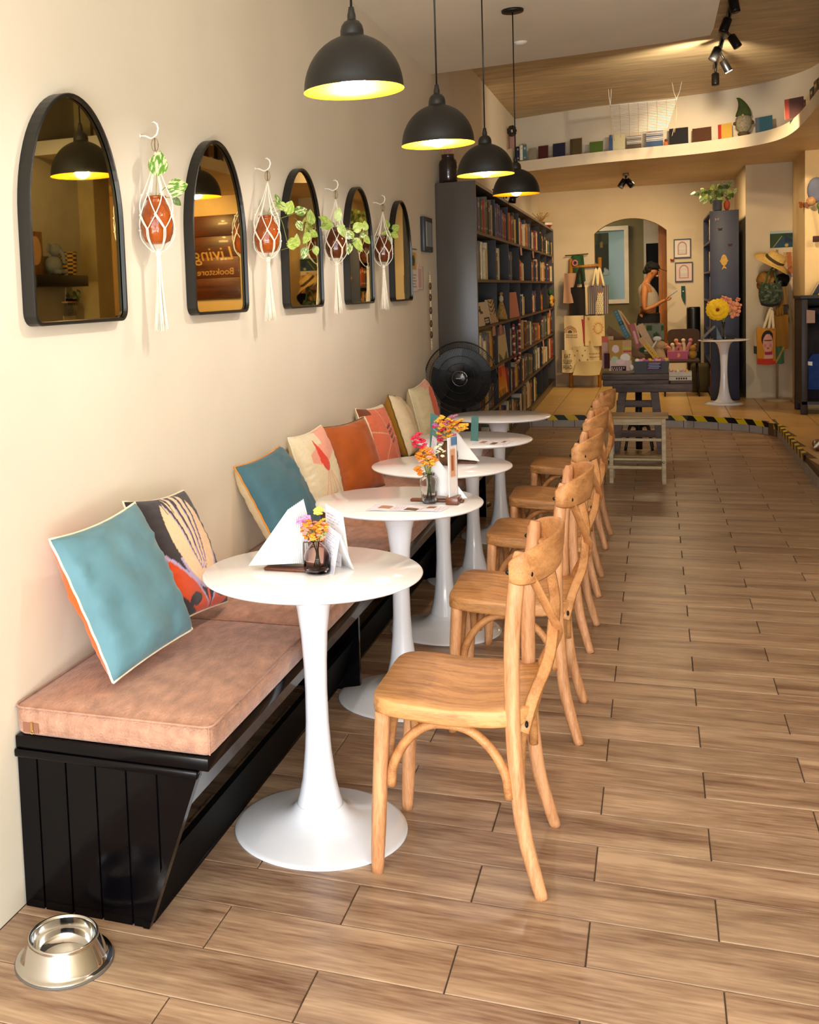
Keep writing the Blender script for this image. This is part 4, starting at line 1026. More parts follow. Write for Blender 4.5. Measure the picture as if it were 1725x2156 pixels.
tag(MB().prism([(WX+.002, 7.08, 1.63), (WX+.002, 7.16, 1.63), (WX+.002, 7.13, 1.68)], (.003, 0, 0)).build('paper_flower', mat('pale_pink_paper', 'E8CDBD', .8)), 'small pale pink paper blossom stuck above the pink card', 'ornament')
t = thing('wall_picture', 'narrow grey framed picture hung high by the bookcase', 'picture', (WX, 7.35, 1.74))
MB().rbox(WX+.001, WX+.030, 7.22, 7.50, 1.74, 1.975, .006).build('frame', mat('slate_frame', '35393C', .35), t)
MB().box(WX+.030, WX+.034, 7.27, 7.47, 1.775, 1.94).build('print', mat('silver_print', '8E9494', .25, var=.4, nscale=3, stretch=(1, 9, 1)), t)
t = thing('bead_strand', 'strand of cream and brown wooden beads hanging on the wall by the bookcase', 'beads', (WX+.02, 7.40, 1.58))
bw = mat('cream_bead', 'E6CE9C', .4); bd = mat('brown_bead', '5A3213', .3, coat=.4)
z = 1.585; seq = 'sssB sB ssB sssB sssB ssssss'.replace(' ', '')
for c_ in 'ssssBssBsssBsssBssBssssss':
    L_ = .012 if c_ == 's' else .05
    MB().ball((WX+.022, 7.40, z-L_/2), L_/2, 10, 6, sc=(1 if c_ == 's' else .40, 1.3 if c_ == 's' else .55, 1)).build('bead', bw if c_ == 's' else bd, t); z -= L_+.001
MB().tube([(WX+.022, 7.40, 1.61), (WX+.022, 7.40, 1.03)], .001, 4).build('string', cord_m, t)

# ================================================================== BOOKCASE ALONG THE WALL
BY0, BY1 = 7.77, 15.14
def bfx(y): return -1.185-.0136*(y-BY0)
bays = [7.795, 8.96, 9.87, 10.79, 12.05, 13.13, 14.05, 15.12]
lev = [.225, .545, .865, 1.20, 1.545, 1.89, 2.215]
t = thing('bookcase', 'very long dark grey bookcase filled with books, its plain end facing the fan', 'bookcase', (-1.3, BY0, 0))
def lboard(name, z0, z1, m, y0=BY0+.0, y1=BY1, inset=.0, step=None):
    return MB().prism([(WX+.004, y0, z0), (bfx(y0)-inset, y0, z0), (bfx(y1)-inset, y1, z0), (WX+.004, y1, z0)], (0, 0, z1-z0)).build(name, m, t)
MB().rbox(WX+.003, bfx(BY0), BY0, BY0+.025, .002, 2.24, .002).build('end_panel', dark_shelf, t)
MB().box(WX+.003, bfx(BY1), BY1, BY1+.022, ZP, 2.24).build('end_panel', dark_shelf, t)
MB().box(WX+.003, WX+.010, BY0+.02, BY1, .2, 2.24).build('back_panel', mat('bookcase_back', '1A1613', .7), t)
lboard('top_board', 2.215, 2.24, dark_shelf, BY0+.025)
for z in lev[:-1]:
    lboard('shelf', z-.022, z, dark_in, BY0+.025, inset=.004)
    MB().prism([(bfx(BY0+.03)-.004, BY0+.025, z-.022), (bfx(BY0+.03), BY0+.025, z-.022), (bfx(BY1), BY1, z-.022), (bfx(BY1)-.004, BY1, z-.022)], (0, 0, .022)).build('shelf_lip', shelf_edge, t)
MB().prism([(bfx(BY0)-.03, BY0+.025, .003), (bfx(BY0)-.02, BY0+.025, .003), (bfx(11.6)-.02, 11.6, .003), (bfx(11.6)-.03, 11.6, .003)], (0, 0, .2)).build('plinth', dark_shelf, t)
MB().prism([(bfx(11.8)-.03, 11.8, ZP+.002), (bfx(11.8)-.02, 11.8, ZP+.002), (bfx(BY1)-.02, BY1, ZP+.002), (bfx(BY1)-.03, BY1, ZP+.002)], (0, 0, .085)).build('plinth', dark_shelf, t)
for y in bays[1:-1]:
    for i in range(6):
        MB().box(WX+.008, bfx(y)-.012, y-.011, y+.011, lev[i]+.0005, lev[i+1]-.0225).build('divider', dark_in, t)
# books
pal = {'red': 'A3281E', 'brown': '6B4526', 'tan': 'B99668', 'cream': 'DCC9A0', 'navy': '22304F', 'teal': '3C6E78', 'grey': '6B6660', 'black': '1E1B1A', 'green': '44552C', 'orange': 'C66A22', 'yellow': 'CFA23A', 'white': 'D9D2C4', 'purple': '5E476A', 'pink': 'C98A86', 'maroon': '5A1E20', 'blue': '5B86A0'}
def book_mesh(col):
    m = mat(col+'_book_cover', pal[col], .5, var=.18, nscale=7, stretch=(1, 3, 1)); pg = mat('page_edges', 'CDBB94', .85)
    mb = MB(); mb.box(-1, -.02, -.5, .5, 0, 1, 0); mb.v = []; mb.f = []; mb.m = []; mb.sm = []
    # cover: spine at x=0, boards back to x=-1, pages recessed
    b = .07
    mb.box(-1, 0, -.5, -.5+b, 0, 1, 0); mb.box(-1, 0, .5-b, .5, 0, 1, 0)
    mb.add([(-.03, -.5+b, 0), (0.02, -.25, 0), (0.02, .25, 0), (-.03, .5-b, 0), (-.03, -.5+b, 1), (0.02, -.25, 1), (0.02, .25, 1), (-.03, .5-b, 1)],
           [(0, 1, 5, 4), (1, 2, 6, 5), (2, 3, 7, 6), (0, 3, 2, 1), (4, 5, 6, 7)], 0)
    mb.box(-.97, -.03, -.5+b, .5-b, .02, .98, 1)
    mb.add([(.021, -.24, .72), (.021, .24, .72), (.021, .24, .86), (.021, -.24, .86)], [(0, 1, 2, 3)], 2)
    mb.add([(.021, -.22, .12), (.021, .22, .12), (.021, .22, .18), (.021, -.22, .18)], [(0, 1, 2, 3)], 2)
    lb = mat('spine_label', 'CDB98A', .6)
    o = mb.build('book', [m, pg, lb]); me = o.data; bpy.data.objects.remove(o); return me
BM = {k: book_mesh(k) for k in pal}
rown = ['bottom', 'second lowest', 'third lowest', 'third highest', 'second highest', 'top']
bayn = ['first', 'second', 'third', 'fourth', 'fifth', 'sixth', 'last']
used_labels = set()
special = {(3, 0): (7.80, 8.96), (3, 1): (8.96, 9.87), (3, 2): (9.87, 10.79), (2, 1): (9.0, 9.72), (1, 0): (8.7, 8.96), (1, 1): (8.98, 9.62), (3, 6): (14.5, 15.1)}
random.seed(23); nb = 0
fill = {(5, 0): .95, (5, 1): .95, (5, 2): .7, (4, 0): .55, (4, 1): .35, (4, 2): .25, (4, 3): .45, (3, 3): .3, (3, 4): .5, (3, 5): .3, (3, 6): .1}
for r_ in range(5, -1, -1):
    for b_ in range(7):
        ya, yb = bays[b_]+.016, bays[b_+1]-.016
        if (r_, b_) in special:
            s0, s1 = special[(r_, b_)]
            if s0 <= ya+.01: ya = s1+.01
            else: yb = s0-.01
        if yb-ya < .12: continue
        prev = 'the divider'; y = ya; hmax = lev[r_+1]-lev[r_]-.035; end = ya+(yb-ya)*fill.get((r_, b_), .9)
        base_h = random.uniform(.62, .92)*hmax
        while y < end and nb < 296:
            big = 1.0+.35*(b_ > 2)
            w = random.uniform(.030, .070)*1.5*big; h = min(hmax, base_h*random.uniform(.82, 1.12)); d = random.uniform(.13, .19)
            if y+w > yb: break
            col = random.choice(['brown', 'tan', 'cream', 'grey', 'black', 'red', 'teal', 'navy', 'brown', 'orange', 'green', 'white', 'maroon', 'purple', 'yellow', 'tan', 'cream', 'grey'])
            sz = 'thick' if w > .085 else 'slim'; hh = 'tall' if h > .82*hmax else 'short'
            for alt in [col]+list(pal):
                if (hh, sz, alt, prev, r_, b_) not in used_labels: col = alt; break
            used_labels.add((hh, sz, col, prev, r_, b_))
            o = bpy.data.objects.new('book', BM[col]); COL.objects.link(o)
            o.location = (bfx(y)-random.uniform(.012, .035), y+w/2, lev[r_]+.0005); o.scale = (d, w-.002, h)
            lab = f'{hh} {sz} {col} book beside {prev}, {rown[r_]} row, {bayn[b_]} bay of bookcase'; prev = f'a {col} one'
            tag(o, lab, 'book', f'books in the {rown[r_]} row, {bayn[b_]} bay of the dark bookcase'); nb += 1
            y += w+(.001 if random.random() < .85 else random.uniform(.02, .08))
def faced(name, label, cat, y0, y1, z0, h, paint, nx=26, ny=30, lean=.03, dep=.02, side=None):
    """something flat standing face out on a shelf"""
    xx = bfx((y0+y1)/2); tt = thing(name, label, cat, (xx-.05, (y0+y1)/2, z0))
    sheet('cover', nx, ny, lambda u, v: (xx-.012-lean*v, y0+(y1-y0)*u, z0+.0015+h*v), paint, printm, tt)
    MB().prism([(xx-.0135, y0+.002, z0+.0015), (xx-.0135-lean, y0+.002, z0+h-.002), (xx-.0135-lean-dep, y0+.002, z0+h-.002), (xx-.0135-dep, y0+.002, z0+.0015)], (0, y1-y0-.004, 0)).build('pages', side or MATS['page_edges'], tt)
    return tt
def flat(c): return lambda U, V: blank(U, c)
def p_bird(U, V):
    im = blank(U, 'DDD3BE'); put(im, ((U-.2)/.6)**2+((V-.5)/.7)**2 < 1, 'E6D2B0'); put(im, (abs(V-.62+.5*(U-.4)) < .05) & (U > .3) & (U < .6), '3B2F22'); put(im, (abs(U-.42) < .03) & (V > .5) & (V < .85), '3B2F22')
    put(im, (U > .56) & (U < .98) & (V < .34), '14110F'); put(im, (U > .62) & (U < .92) & (V > .19) & (V < .25), 'D8CDB6'); put(im, (U > .62) & (U < .92) & (V > .09) & (V < .15), 'D8CDB6'); return im
faced('greeting_box', 'white box printed with a bird and a small black tag, nearest in its bookcase row', 'box', 7.83, 8.52, 1.20, .175, p_bird)
def p_zeb(U, V): im = blank(U, 'D9BE92'); put(im, (np.sin(V*34+4*np.sin(U*5)) > .45) & (V > .35), '4B2E1C'); put(im, (V < .35) & (np.sin(U*20)*np.sin(V*30) > .5), 'B98452'); return im
faced('striped_gift_box', 'brown zebra striped gift box beside the bird box in the bookcase', 'box', 8.62, 9.02, 1.20, .19, p_zeb)
faced('pink_notebook', 'plain salmon pink notebook standing face out in the bookcase', 'notebook', 9.95, 10.68, 1.20, .235, flat('C98273'))
def p_lilac(U, V): im = blank(U, 'D6C79B'); put(im, V > .74, '8C7392'); put(im, (V < .12+.1*np.sin(U*9)) & (U > .1), '5E6B4B'); put(im, U > .9, 'CBB9B4'); return im
faced('art_book', 'cream art book with a lilac top standing face out behind the pink beads', 'book', 9.02, 9.68, .865, .285, p_lilac)
def p_sun(U, V):
    im = np.zeros(U.shape+(3,)); a = np.clip(1-V, 0, 1)[..., None]; im[:] = H('E2571E')*(1-a)+H('F0C01E')*a
    put(im, ((U-.5)**2+((V-.78)*.7)**2) < .012, 'C9341A'); put(im, (V > .9), 'E8A08E'); put(im, (V < .10), '3A1E0E')
    for c in (.25, .5, .72): put(im, (abs(np.sin((U-c)*26)) > .75) & (abs(U-c) < .16) & (V < .26) & (V > .1), '3A1E0E'); put(im, (abs(U-c) < .012) & (V < .2), '3A1E0E')
    return im
faced('sunset_book', 'orange and yellow sunset book with palm silhouettes behind the fan', 'book', 8.98, 9.60, .545, .285, p_sun, 40, 40)
def p_gold(U, V): im = blank(U, 'B8741C'); put(im, (U > .2) & (U < .8) & (V > .15) & (V < .85), 'D99A26'); return im
# bead necklace hanging from the third row
t = thing('bead_necklace', 'long crimson and cream bead necklace looped over the bookcase shelf edge', 'necklace', (bfx(10)+.012, 10.0, .85))
cr = mat('crimson_bead', '8E1F3C', .3, coat=.4); cb = mat('ivory_bead', 'E3CFA2', .35)
nk = curve([(bfx(9.85)+.016, 9.86, 1.14), (bfx(9.85)+.018, 9.88, 1.0), (bfx(9.9)+.018, 9.93, .86), (bfx(10)+.020, 10.05, .80), (bfx(10.3)+.020, 10.28, .81), (bfx(10.3)+.018, 10.36, .90), (bfx(10.4)+.016, 10.40, 1.05), (bfx(10.4)+.014, 10.42, 1.17)], 6)
for i, p in enumerate(nk):
    MB().ball(p, .0165, 8, 6, sc=(.8, 1.5, 1)).build('bead', cb if i % 3 == 1 else cr, t)
# doll of straw in a cone dress
t = thing('straw_doll', 'small straw doll with a cone skirt in front of the pink notebook', 'ornament', (bfx(9.6)-.03, 9.62, 1.2))
straw = mat('straw', 'B98F4A', .8, var=.3, nscale=60, bump=.4)
MB().lathe([(.001, 0), (.055, .002), (.050, .03), (.018, .15), (.010, .165)], 18, (bfx(9.62)-.06, 9.66, 1.201)).build('skirt', straw, t)
MB().lathe([(.012, .155), (.020, .175), (.018, .20), (.008, .215)], 14, (bfx(9.62)-.06, 9.66, 1.201)).build('body', mat('cream_cloth_doll', 'D8C09A', .8), t)
MB().ball((bfx(9.62)-.06, 9.66, 1.43), .016, 10, 7).build('head', straw, t)
# plush flower and tags
t = thing('plush_flower', 'yellow plush flower with green leaves at the far end of the bookcase', 'toy', (bfx(14.8)+.0, 14.82, 1.2))
for k in range(7):
    a = 2*PI*k/7; MB().ball((bfx(14.8)-.01, 14.80+.10*math.cos(a), 1.29+.045*math.sin(a)), .035, 8, 6, sc=(.7, 1.6, 1)).build('petal', mat('yellow_plush', 'D9A326', .9, sheen=.4), t)
MB().ball((bfx(14.8)+.012, 14.80, 1.29), .028, 10, 6, sc=(.8, 1.5, 1)).build('centre', mat('brown_plush', '7A4A1A', .9), t)
MB().ball((bfx(14.8)-.03, 14.85, 1.40), .045, 8, 6, sc=(.7, 2, 1)).build('leaf', mat('green_plush', '2F5B2E', .9), t)
MB().tube([(bfx(14.8)-.03, 14.8, 1.2015), (bfx(14.8)-.03, 14.8, 1.28)], .01, 6).build('stalk', MATS['green_plush'], t)
tg = mat('pink_shelf_tag', 'C98E7C', .7)
for k, (y, z) in enumerate(((10.82, 1.865), (12.1, 1.865), (14.9, 1.865), (8.62, 1.18), (9.05, 1.175), (13.2, .845), (14.3, 1.18))):
    tag(MB().prism([(bfx(y)+.0015, y-.07, z), (bfx(y)+.0015, y+.07, z), (bfx(y)+.0045, y+.08, z-.075), (bfx(y)+.0045, y-.05, z-.075)], (.0015, 0, 0)).build('shelf_tag', tg),
        ['pink paper tag on the second highest shelf lip above the third divider', 'pink paper tag on the second highest shelf lip near the middle of the bookcase', 'pink paper tag on the second highest shelf lip at the far end',
         'red brown paper tag under the bird box', 'tan paper tag under the zebra striped box', 'pink paper tag low on the third lowest shelf lip', 'pink paper tag beneath the plush flower'][k], 'tag', 'paper tags on the shelf lips')
# things on top of the bookcase
c = (-1.395, 7.90, 2.2405)
glass_vase('tall smoky brown glass jar on top of the bookcase, behind the second pendant', c, [(.001, .0), (.060, .0), (.066, .01), (.066, .145), (.060, .165), (.046, .178), (.046, .205), (.050, .208), (.046, .210), (.042, .205), (.042, .18), (.055, .163), (.062, .145), (.062, .012), (.001, .006)], smoke_glass, n=36)
t = thing('flower_bunch', 'soft pink dried flowers in the smoky jar on the bookcase', 'flowers', (c[0], c[1], 2.25))
for k in range(22):
    a = k*2.4; r_ = .05*((k % 7)/7+.25); p = (c[0]+r_*math.cos(a), c[1]+r_*math.sin(a), 2.49+.09*((k*37 % 11)/11))
    MB().tube([(c[0]+.01*math.cos(a), c[1]+.01*math.sin(a), 2.26), p], .001, 4).build('stalk', MATS['coral_bloom'], t)
    MB().ball(p, .011, 7, 5, sc=(1, 1, 1.6)).build('bloom', mat('dusty_pink_bloom', 'C98C94', .8), t)
t = thing('security_camera', 'black round security camera with a lens on the bookcase top edge', 'camera', (-1.16, 9.95, 2.2405))
MB().tube([(-1.20, 9.99, 2.2405), (-1.19, 9.98, 2.275), (-1.19, 9.98, 2.29)], [.035, .03, .02], 14).build('foot', black_soft, t)
MB().ball((-1.175, 9.96, 2.325), .060, 18, 12, sc=(1, 1.1, .9)).build('body', black_soft, t)
MB().tube([(-1.160, 9.905, 2.315), (-1.152, 9.885, 2.312)], [.032, .030], 16).build('lens', mat('camera_lens', '3D3A3C', .1, coat=.6), t)
t = thing('cable_tangle', 'tangle of black cables beside the camera on the bookcase', 'cable', (-1.25, 9.3, 2.2405))
cc = MB(); random.seed(4)
for k in range(4):
    cc.tube(curve([(-1.30+.10*random.random(), 9.0+.12*i+.05*random.random(), 2.25+.035*random.random()) for i in range(7)], 4), .006, 6)
cc.build('cable', black_soft, t)
t = thing('dried_plant', 'dry twiggy plant on the far top of the bookcase', 'plant', (-1.36, 14.3, 2.2405))
MB().lathe([(.001, 0), (.04, 0), (.05, .06), (.045, .06), (.001, .05)], 16, (-1.36, 14.3, 2.2405)).build('pot', brown_pot, t)
random.seed(9)
for k in range(20):
    a = k*2.4; MB().tube(curve([(-1.36, 14.3, 2.29), (-1.36+.05*math.cos(a), 14.3+.08*math.sin(a), 2.35), (-1.36+.11*math.cos(a), 14.3+.20*math.sin(a), 2.36+.08*random.random())], 3), [.003]*6+[.0045], 5).build('twig', straw, t)
t = thing('red_bowl', 'red and white bowl on the far end of the bookcase top', 'bowl', (-1.36, 14.9, 2.2405))
MB().lathe([(.001, .002), (.05, 0), (.085, .045), (.09, .075), (.084, .073), (.05, .01), (.001, .008)], 24, (-1.36, 14.9, 2.2405)).build('shell', mat('red_enamel', '9C1F18', .25, coat=.4), t)
MB().lathe([(.086, .050), (.0915, .076), (.089, .079)], 24, (-1.36, 14.9, 2.2405)).build('rim', mat('white_enamel', 'E9E0D0', .25), t)

# ================================================================== CURVED LEDGE: BOOKS, GNOME, HANGING GRID
def ledge_at(x):
    for a, b in zip(lp, lp[1:]):
        if a[0] <= x <= b[0]: return a[1]+(b[1]-a[1])*(x-a[0])/(b[0]-a[0])
    return lp[0][1]
def lbook(x0, x1, h, cols, label, lean=.045, grid=False):
    xm = (x0+x1)/2; y = ledge_at(xm)+.115; z = ZL1+.001
    sl = (ledge_at(x1)-ledge_at(x0))/(x1-x0) if x1 < 1.0 else -.8
    tt = thing('display_book', label, 'book', (xm, y, z), 'books standing face out on the curved ledge')
    def paint(U, V):
        im = blank(U, cols[0])
        if len(cols) > 1: put(im, U < .22, cols[1])
        if grid: put(im, (V > .38) & (np.sin(V*90) > .1), 'D8D3CC')
        return im
    P_ = lambda x, v, o: (x, y+sl*(x-xm)+lean*v+o, z+h*v)
    sheet('cover', 16, 24, lambda u, v: P_(x0+(x1-x0)*u, v, 0), paint, printm, tt)
    mb = MB(); mb.add([P_(x0, 0, .001), P_(x1, 0, .001), P_(x1, 1, .001), P_(x0, 1, .001), P_(x0, 0, .024), P_(x1, 0, .024), P_(x1, 1, .024), P_(x0, 1, .024)],
                      [(0, 1, 2, 3), (4, 7, 6, 5), (0, 4, 5, 1), (1, 5, 6, 2), (2, 6, 7, 3), (3, 7, 4, 0)]); mb.build('pages', MATS['page_edges'], tt)
lbook(-1.305, -1.215, .145, ['9A9078'], 'dull beige book, first on the curved ledge')
lbook(-1.195, -1.085, .155, ['4A1414'], 'dark red book on the curved ledge, its cream pages showing')
lbook(-1.035, -.900, .160, ['1E1E3A'], 'navy blue book on the curved ledge beside the dark red one')
lbook(-.850, -.725, .185, ['5B4A28', '4A3B20'], 'olive brown book on the curved ledge beside the navy one')
lbook(-.645, -.508, .128, ['56702A'], 'grass green book standing alone on the curved ledge')
lbook(-.445, -.285, .180, ['D8CFA6', '3F5A8A'], 'cream book with a blue spine on the curved ledge under the hanging grid')
lbook(-.270, -.125, .150, ['5C5246'], 'grey brown book with white lines on the curved ledge', grid=True)
lbook(-.078, .085, .175, ['43597E'], 'slate blue book with white lines on the curved ledge', grid=True)
lbook(.145, .325, .180, ['17151B'], 'black book with faint lettering left of the brown one on the ledge'.replace(' left of', ' beside'))
lbook(.365, .540, .155, ['4E2C14'], 'chestnut brown book on the curved ledge beside the black one')
lbook(.600, .722, .160, ['CBA041', 'B02A20'], 'yellow book with a red spine beside the gnome')
lbook(.915, 1.055, .155, ['2F5968', '5C6670'], 'teal and grey book on the ledge past the gnome')
lbook(1.085, 1.225, .180, ['3B1B1A', '7A2A22'], 'maroon book with a red stripe where the ledge starts to bend')
# edge-on books where the ledge comes forward
ec = [('green', .17, 11.25), ('brown', .19, 11.05), ('maroon', .16, 10.85), ('cream', .17, 10.6), ('black', .19, 10.35), ('brown', .21, 10.1), ('black', .20, 9.85), ('white', .20, 9.55), ('red', .19, 9.25), ('navy', .18, 8.95)]
for col, h, y in ec:
    o = bpy.data.objects.new('book', BM[col]); COL.objects.link(o); o.location = (1.245, y, ZL1+.001); o.rotation_euler = (.06, 0, PI+.1); o.scale = (.06, .12, h)
    tag(o, f'{col} book on the forward run of the curved ledge, {"farther" if y > 10.2 else "nearer"} half, {h*100:.0f} centimetres tall', 'book', 'books on the forward run of the ledge')
t = thing('toy_block', 'tiny orange and brown figure between the slate blue and black books on the ledge', 'toy', (.112, ledge_at(.11)+.10, ZL1+.001))
yy = ledge_at(.112)+.10
MB().rbox(.092, .132, yy-.012, yy+.012, ZL1+.001, ZL1+.05, .006).build('body', mat('toy_orange', 'B8552A', .6), t); MB().ball((.112, yy, ZL1+.062), .015, 10, 7).build('head', mat('toy_brown', '6A3B1E', .6), t)
# gnome
gx, gy = .820, ledge_at(.82)+.13
t = thing('garden_gnome', 'woolly garden gnome with a long grey beard and pointed green hat on the ledge', 'gnome', (gx, gy, ZL1+.001))
gb = mat('gnome_beard', '8B8068', .95, var=.3, nscale=50, bump=.6, bscale=70); gg = mat("gnome_green", "3C4A1E", .9, var=.2, nscale=30, bump=.4, bscale=60)
MB().lathe([(.001, 0), (.045, .004), (.055, .03), (.03, .06)], 18, (gx, gy, ZL1+.001)).build('feet', mat('gnome_brown', '4C3A22', .9), t)
MB().lathe([(.03, .035), (.068, .08), (.078, .13), (.070, .18), (.045, .215)], 22, (gx, gy, ZL1+.001)).build('beard', gb, t)
MB().tube(curve([(gx, gy, ZL1+.20), (gx, gy, ZL1+.26), (gx-.015, gy, ZL1+.32), (gx-.040, gy, ZL1+.365), (gx-.062, gy, ZL1+.378)], 4), [.072, .07, .067, .062, .058, .052, .046, .040, .034, .029, .024, .020, .016, .012, .009, .007, .005], 18).build('hat', gg, t)
MB().ball((gx-.01, gy-.068, ZL1+.200), .011, 12, 8).build('nose', mat('gnome_nose', 'C9A27C', .7), t)
for s in (-1, 1): MB().ball((gx+s*.078, gy-.02, ZL1+.13), .018, 8, 6).build('hand', MATS['gnome_brown'], t)
# white wire grid hanging from the high ceiling
t = thing('hanging_grid', 'white wire grid hanging on cords from the high ceiling in front of the ledge books', 'rack', (-.1, 11.3, 2.90))
wm = mat('white_wire', 'EDE6DC', .4)
for k in range(19):
    q = k/18; z = 3.215-.27*q; xa = -.405+.03*q; xb = .208-.09*q
    MB().tube([(xa, 11.30, z), (xb, 11.30, z-.004)], .0035 if k else .008, 5).build('wire', wm, t)
for k in range(8):
    x = -.40+.085*k; MB().tube(curve([(x, 11.295, 3.215), (x+.006, 11.29, 3.08), (x+.012-.012*k/7*2, 11.295, 2.90)], 4), .0022, 5).build('wire', mat('tan_cord', 'B9A07E', .7), t)
for x, dx in ((-.395, -.02), (-.402, .015), (.205, -.04), (.20, .05)):
    MB().tube(curve([(x, 11.3, 3.21), (x+dx*.6, 11.3, 3.28), (x+dx, 11.3, 3.374)], 4), .003, 5).build('cord', wm, t)
for x in (-.395, .19):
    MB().tube(curve([(x, 11.3, 3.21), (x+.012, 11.3, 3.05), (x-.03 if x > 0 else x+.03, 11.3, 2.87)], 4), .0025, 5).build('cord', MATS['tan_cord'], t)
# ornament hanging where ledge meets the long wall
t = thing('wall_ornament', 'dark knotted ornament with a long pink panel hanging where the ledge meets the long wall', 'ornament', (-1.44, 11.9, 2.95))
dk = mat('dark_knot', '2A231B', .7, var=.4, nscale=40)
for k in range(9):
    a = 2*PI*k/9; MB().ball((-1.415+.030*math.cos(a), 11.9-.01*math.sin(a*3), 3.14+.04*math.sin(a)), .022, 8, 6).build('knot', dk, t)
MB().rbox(-1.448, -1.385, 11.90, 11.915, 2.96, 3.10, .004).build('panel', mat('dusty_pink_panel', '9C7468', .7), t)
for x in (-1.452, -1.388): MB().box(x, x+.008, 11.893, 11.90, 2.95, 3.12).build('side_bar', mat('red_brown_bar', '5A2E18', .6), t)
for k, (cn, a) in enumerate((('navy', -.25), ('white', .22), ('teal', .30))):
    o = bpy.data.objects.new('book', BM[cn]); COL.objects.link(o); o.location = (-1.41+.035*k, ledge_at(-1.40)+.05, ZL1+.02); o.rotation_euler = (0, a, -PI/2+.2); o.scale = (.10, .035, .16)
    tag(o, cn+' book leaning in the corner of the ledge by the long wall', 'book', 'leaning books at the ledge corner')

# ================================================================== CEILING FITTINGS
t = thing('track_light', 'black ceiling track with six spot heads, one of them lit', 'track light', (.51, 9.2, 3.374))
MB().box(.495, .525, 7.7, 10.7, 3.35, 3.374).build('track', black_soft, t)
for k, (x, y, z, a, l) in enumerate(((.50, 7.95, 3.27, .2, 0), (.48, 8.55, 3.27, -.5, 0), (.57, 9.05, 3.25, .8, 0), (.455, 9.45, 3.25, -.7, 0), (.555, 9.85, 3.22, .7, 1), (.505, 10.45, 3.22, .0, 0))):
    MB().tube([(.51, y, 3.352), (.51+(x-.51)*.3, y, 3.31), (x, y, z+.035)], .009, 8).build('arm', black_soft, t)
    d = Vector((math.sin(a)*.6, .10 if l else -.15, -.8)).normalized(); c0 = Vector((x, y, z))
    hd = MB().tube([c0-d*.052, c0-d*.045, c0+d*.045, c0+d*.052], [.026, .031, .032, .031], 18).build('spot_head', black_soft, t)
    if l: MB().tube([c0+d*.0525, c0+d*.055], [.028, .027], 18).build('lit_lens', mat('lit_spot_lens', 'FFF6E0', .3, emit=40, var=0), hd)
t = thing('soffit_spotlights', 'pair of small black spotlights under the curved soffit', 'spotlight', (-.31, 13.36, ZL0))
MB().tube([(-.31, 13.36, ZL0), (-.31, 13.36, ZL0-.03)], [.035, .035], 16).build('mount', mat('metal_mount', '8A7F6B', .4, .5), t)
MB().tube([(-.31, 13.36, ZL0-.02), (-.31, 13.36, ZL0-.09)], .012, 8).build('stem', black_soft, t)
for s, d in ((-1, Vector((-.5, -.2, -.85))), (1, Vector((.6, -.3, -.75)))):
    c0 = Vector((-.31+s*.04, 13.34, ZL0-.115)); d.normalize(); MB().tube([c0-d*.05, c0+d*.05], [.033, .036], 16).build('spot_head', black_soft, t)
MB_ = MB().lathe([(.001, -.018), (.022, -.018), (.034, -.010), (.040, -.004), (.042, 0)], 28, (-.775, 7.06, 3.0)); single(MB_, 'smoke_detector', mat('white_plastic', 'EFE8DC', .4), 'small white round smoke detector on the ceiling near the last pendant', 'smoke detector', None, (-.775, 7.06, 3.0))

# ================================================================== DISPLAY TABLE AND ITS GOODS
YT = 9.86
trestle = wood('old_purple_brown_wood', '6B554A', '352622', .6, 1.6, 0, bump=.3)
t = thing('trestle_table', 'weathered purple brown trestle table crowded with gifts, in front of the arch', 'table', (-.08, 10.0, 0))
def board(x0, x1, y0, y1, z0, z1, nm='top_board'): MB().rbox(x0, x1, y0, y1, z0, z1, .006).build(nm, trestle, t)
zt1 = .690
board(-.45, .10, YT, 9.99, .640, zt1); board(-.45, .10, 9.995, 10.12, .640, zt1); board(-.45, .10, 10.125, 10.26, .640, zt1)
board(-.44, .10, YT+.004, YT+.03, .585, .639, 'apron')
board(-.36, .285, YT-.03, YT+.05, .535, .605, 'rail'); board(-.36, .285, 10.20, 10.28, .535, .605, 'rail')
board(.105, .285, YT-.028, 10.28, .605, .628, 'side_shelf')
for (xt, xb, ya, yb) in ((-.28, -.345, YT+.01, YT-.03), (-.02, .035, YT+.01, YT-.03), (-.28, -.345, 10.24, 10.28), (-.02, .035, 10.24, 10.28)):
    MB().prism([(xt-.032, ya, .535), (xt+.032, ya, .535), (xb+.032, yb, 0), (xb-.032, yb, 0)], (0, .045, 0)).build('leg', trestle, t)
MB().rbox(-.33, .02, YT+.03, YT+.06, .40, .46, .004).build('stretcher', trestle, t)
MB().rbox(-.35, .03, YT+.0, YT+.03, .14, .20, .004).build('stretcher', trestle, t)
iron = mat('cast_iron', '15110F', .5)
for k in range(2):
    MB().tube([(-.15, 10.05, .536), (-.15, 10.05, .01)], .028, 10).build('centre_post', iron, t) if k == 0 else None
ir = MB()
for k in range(4):
    a = PI/4+PI/2*k; ir.tube(curve([(-.15, 10.05, .20), (-.15+.10*math.cos(a), 10.05+.10*math.sin(a), .22), (-.15+.16*math.cos(a), 10.05+.16*math.sin(a), .012)], 5), .012, 6)
ir.build('scroll_foot', iron, t)

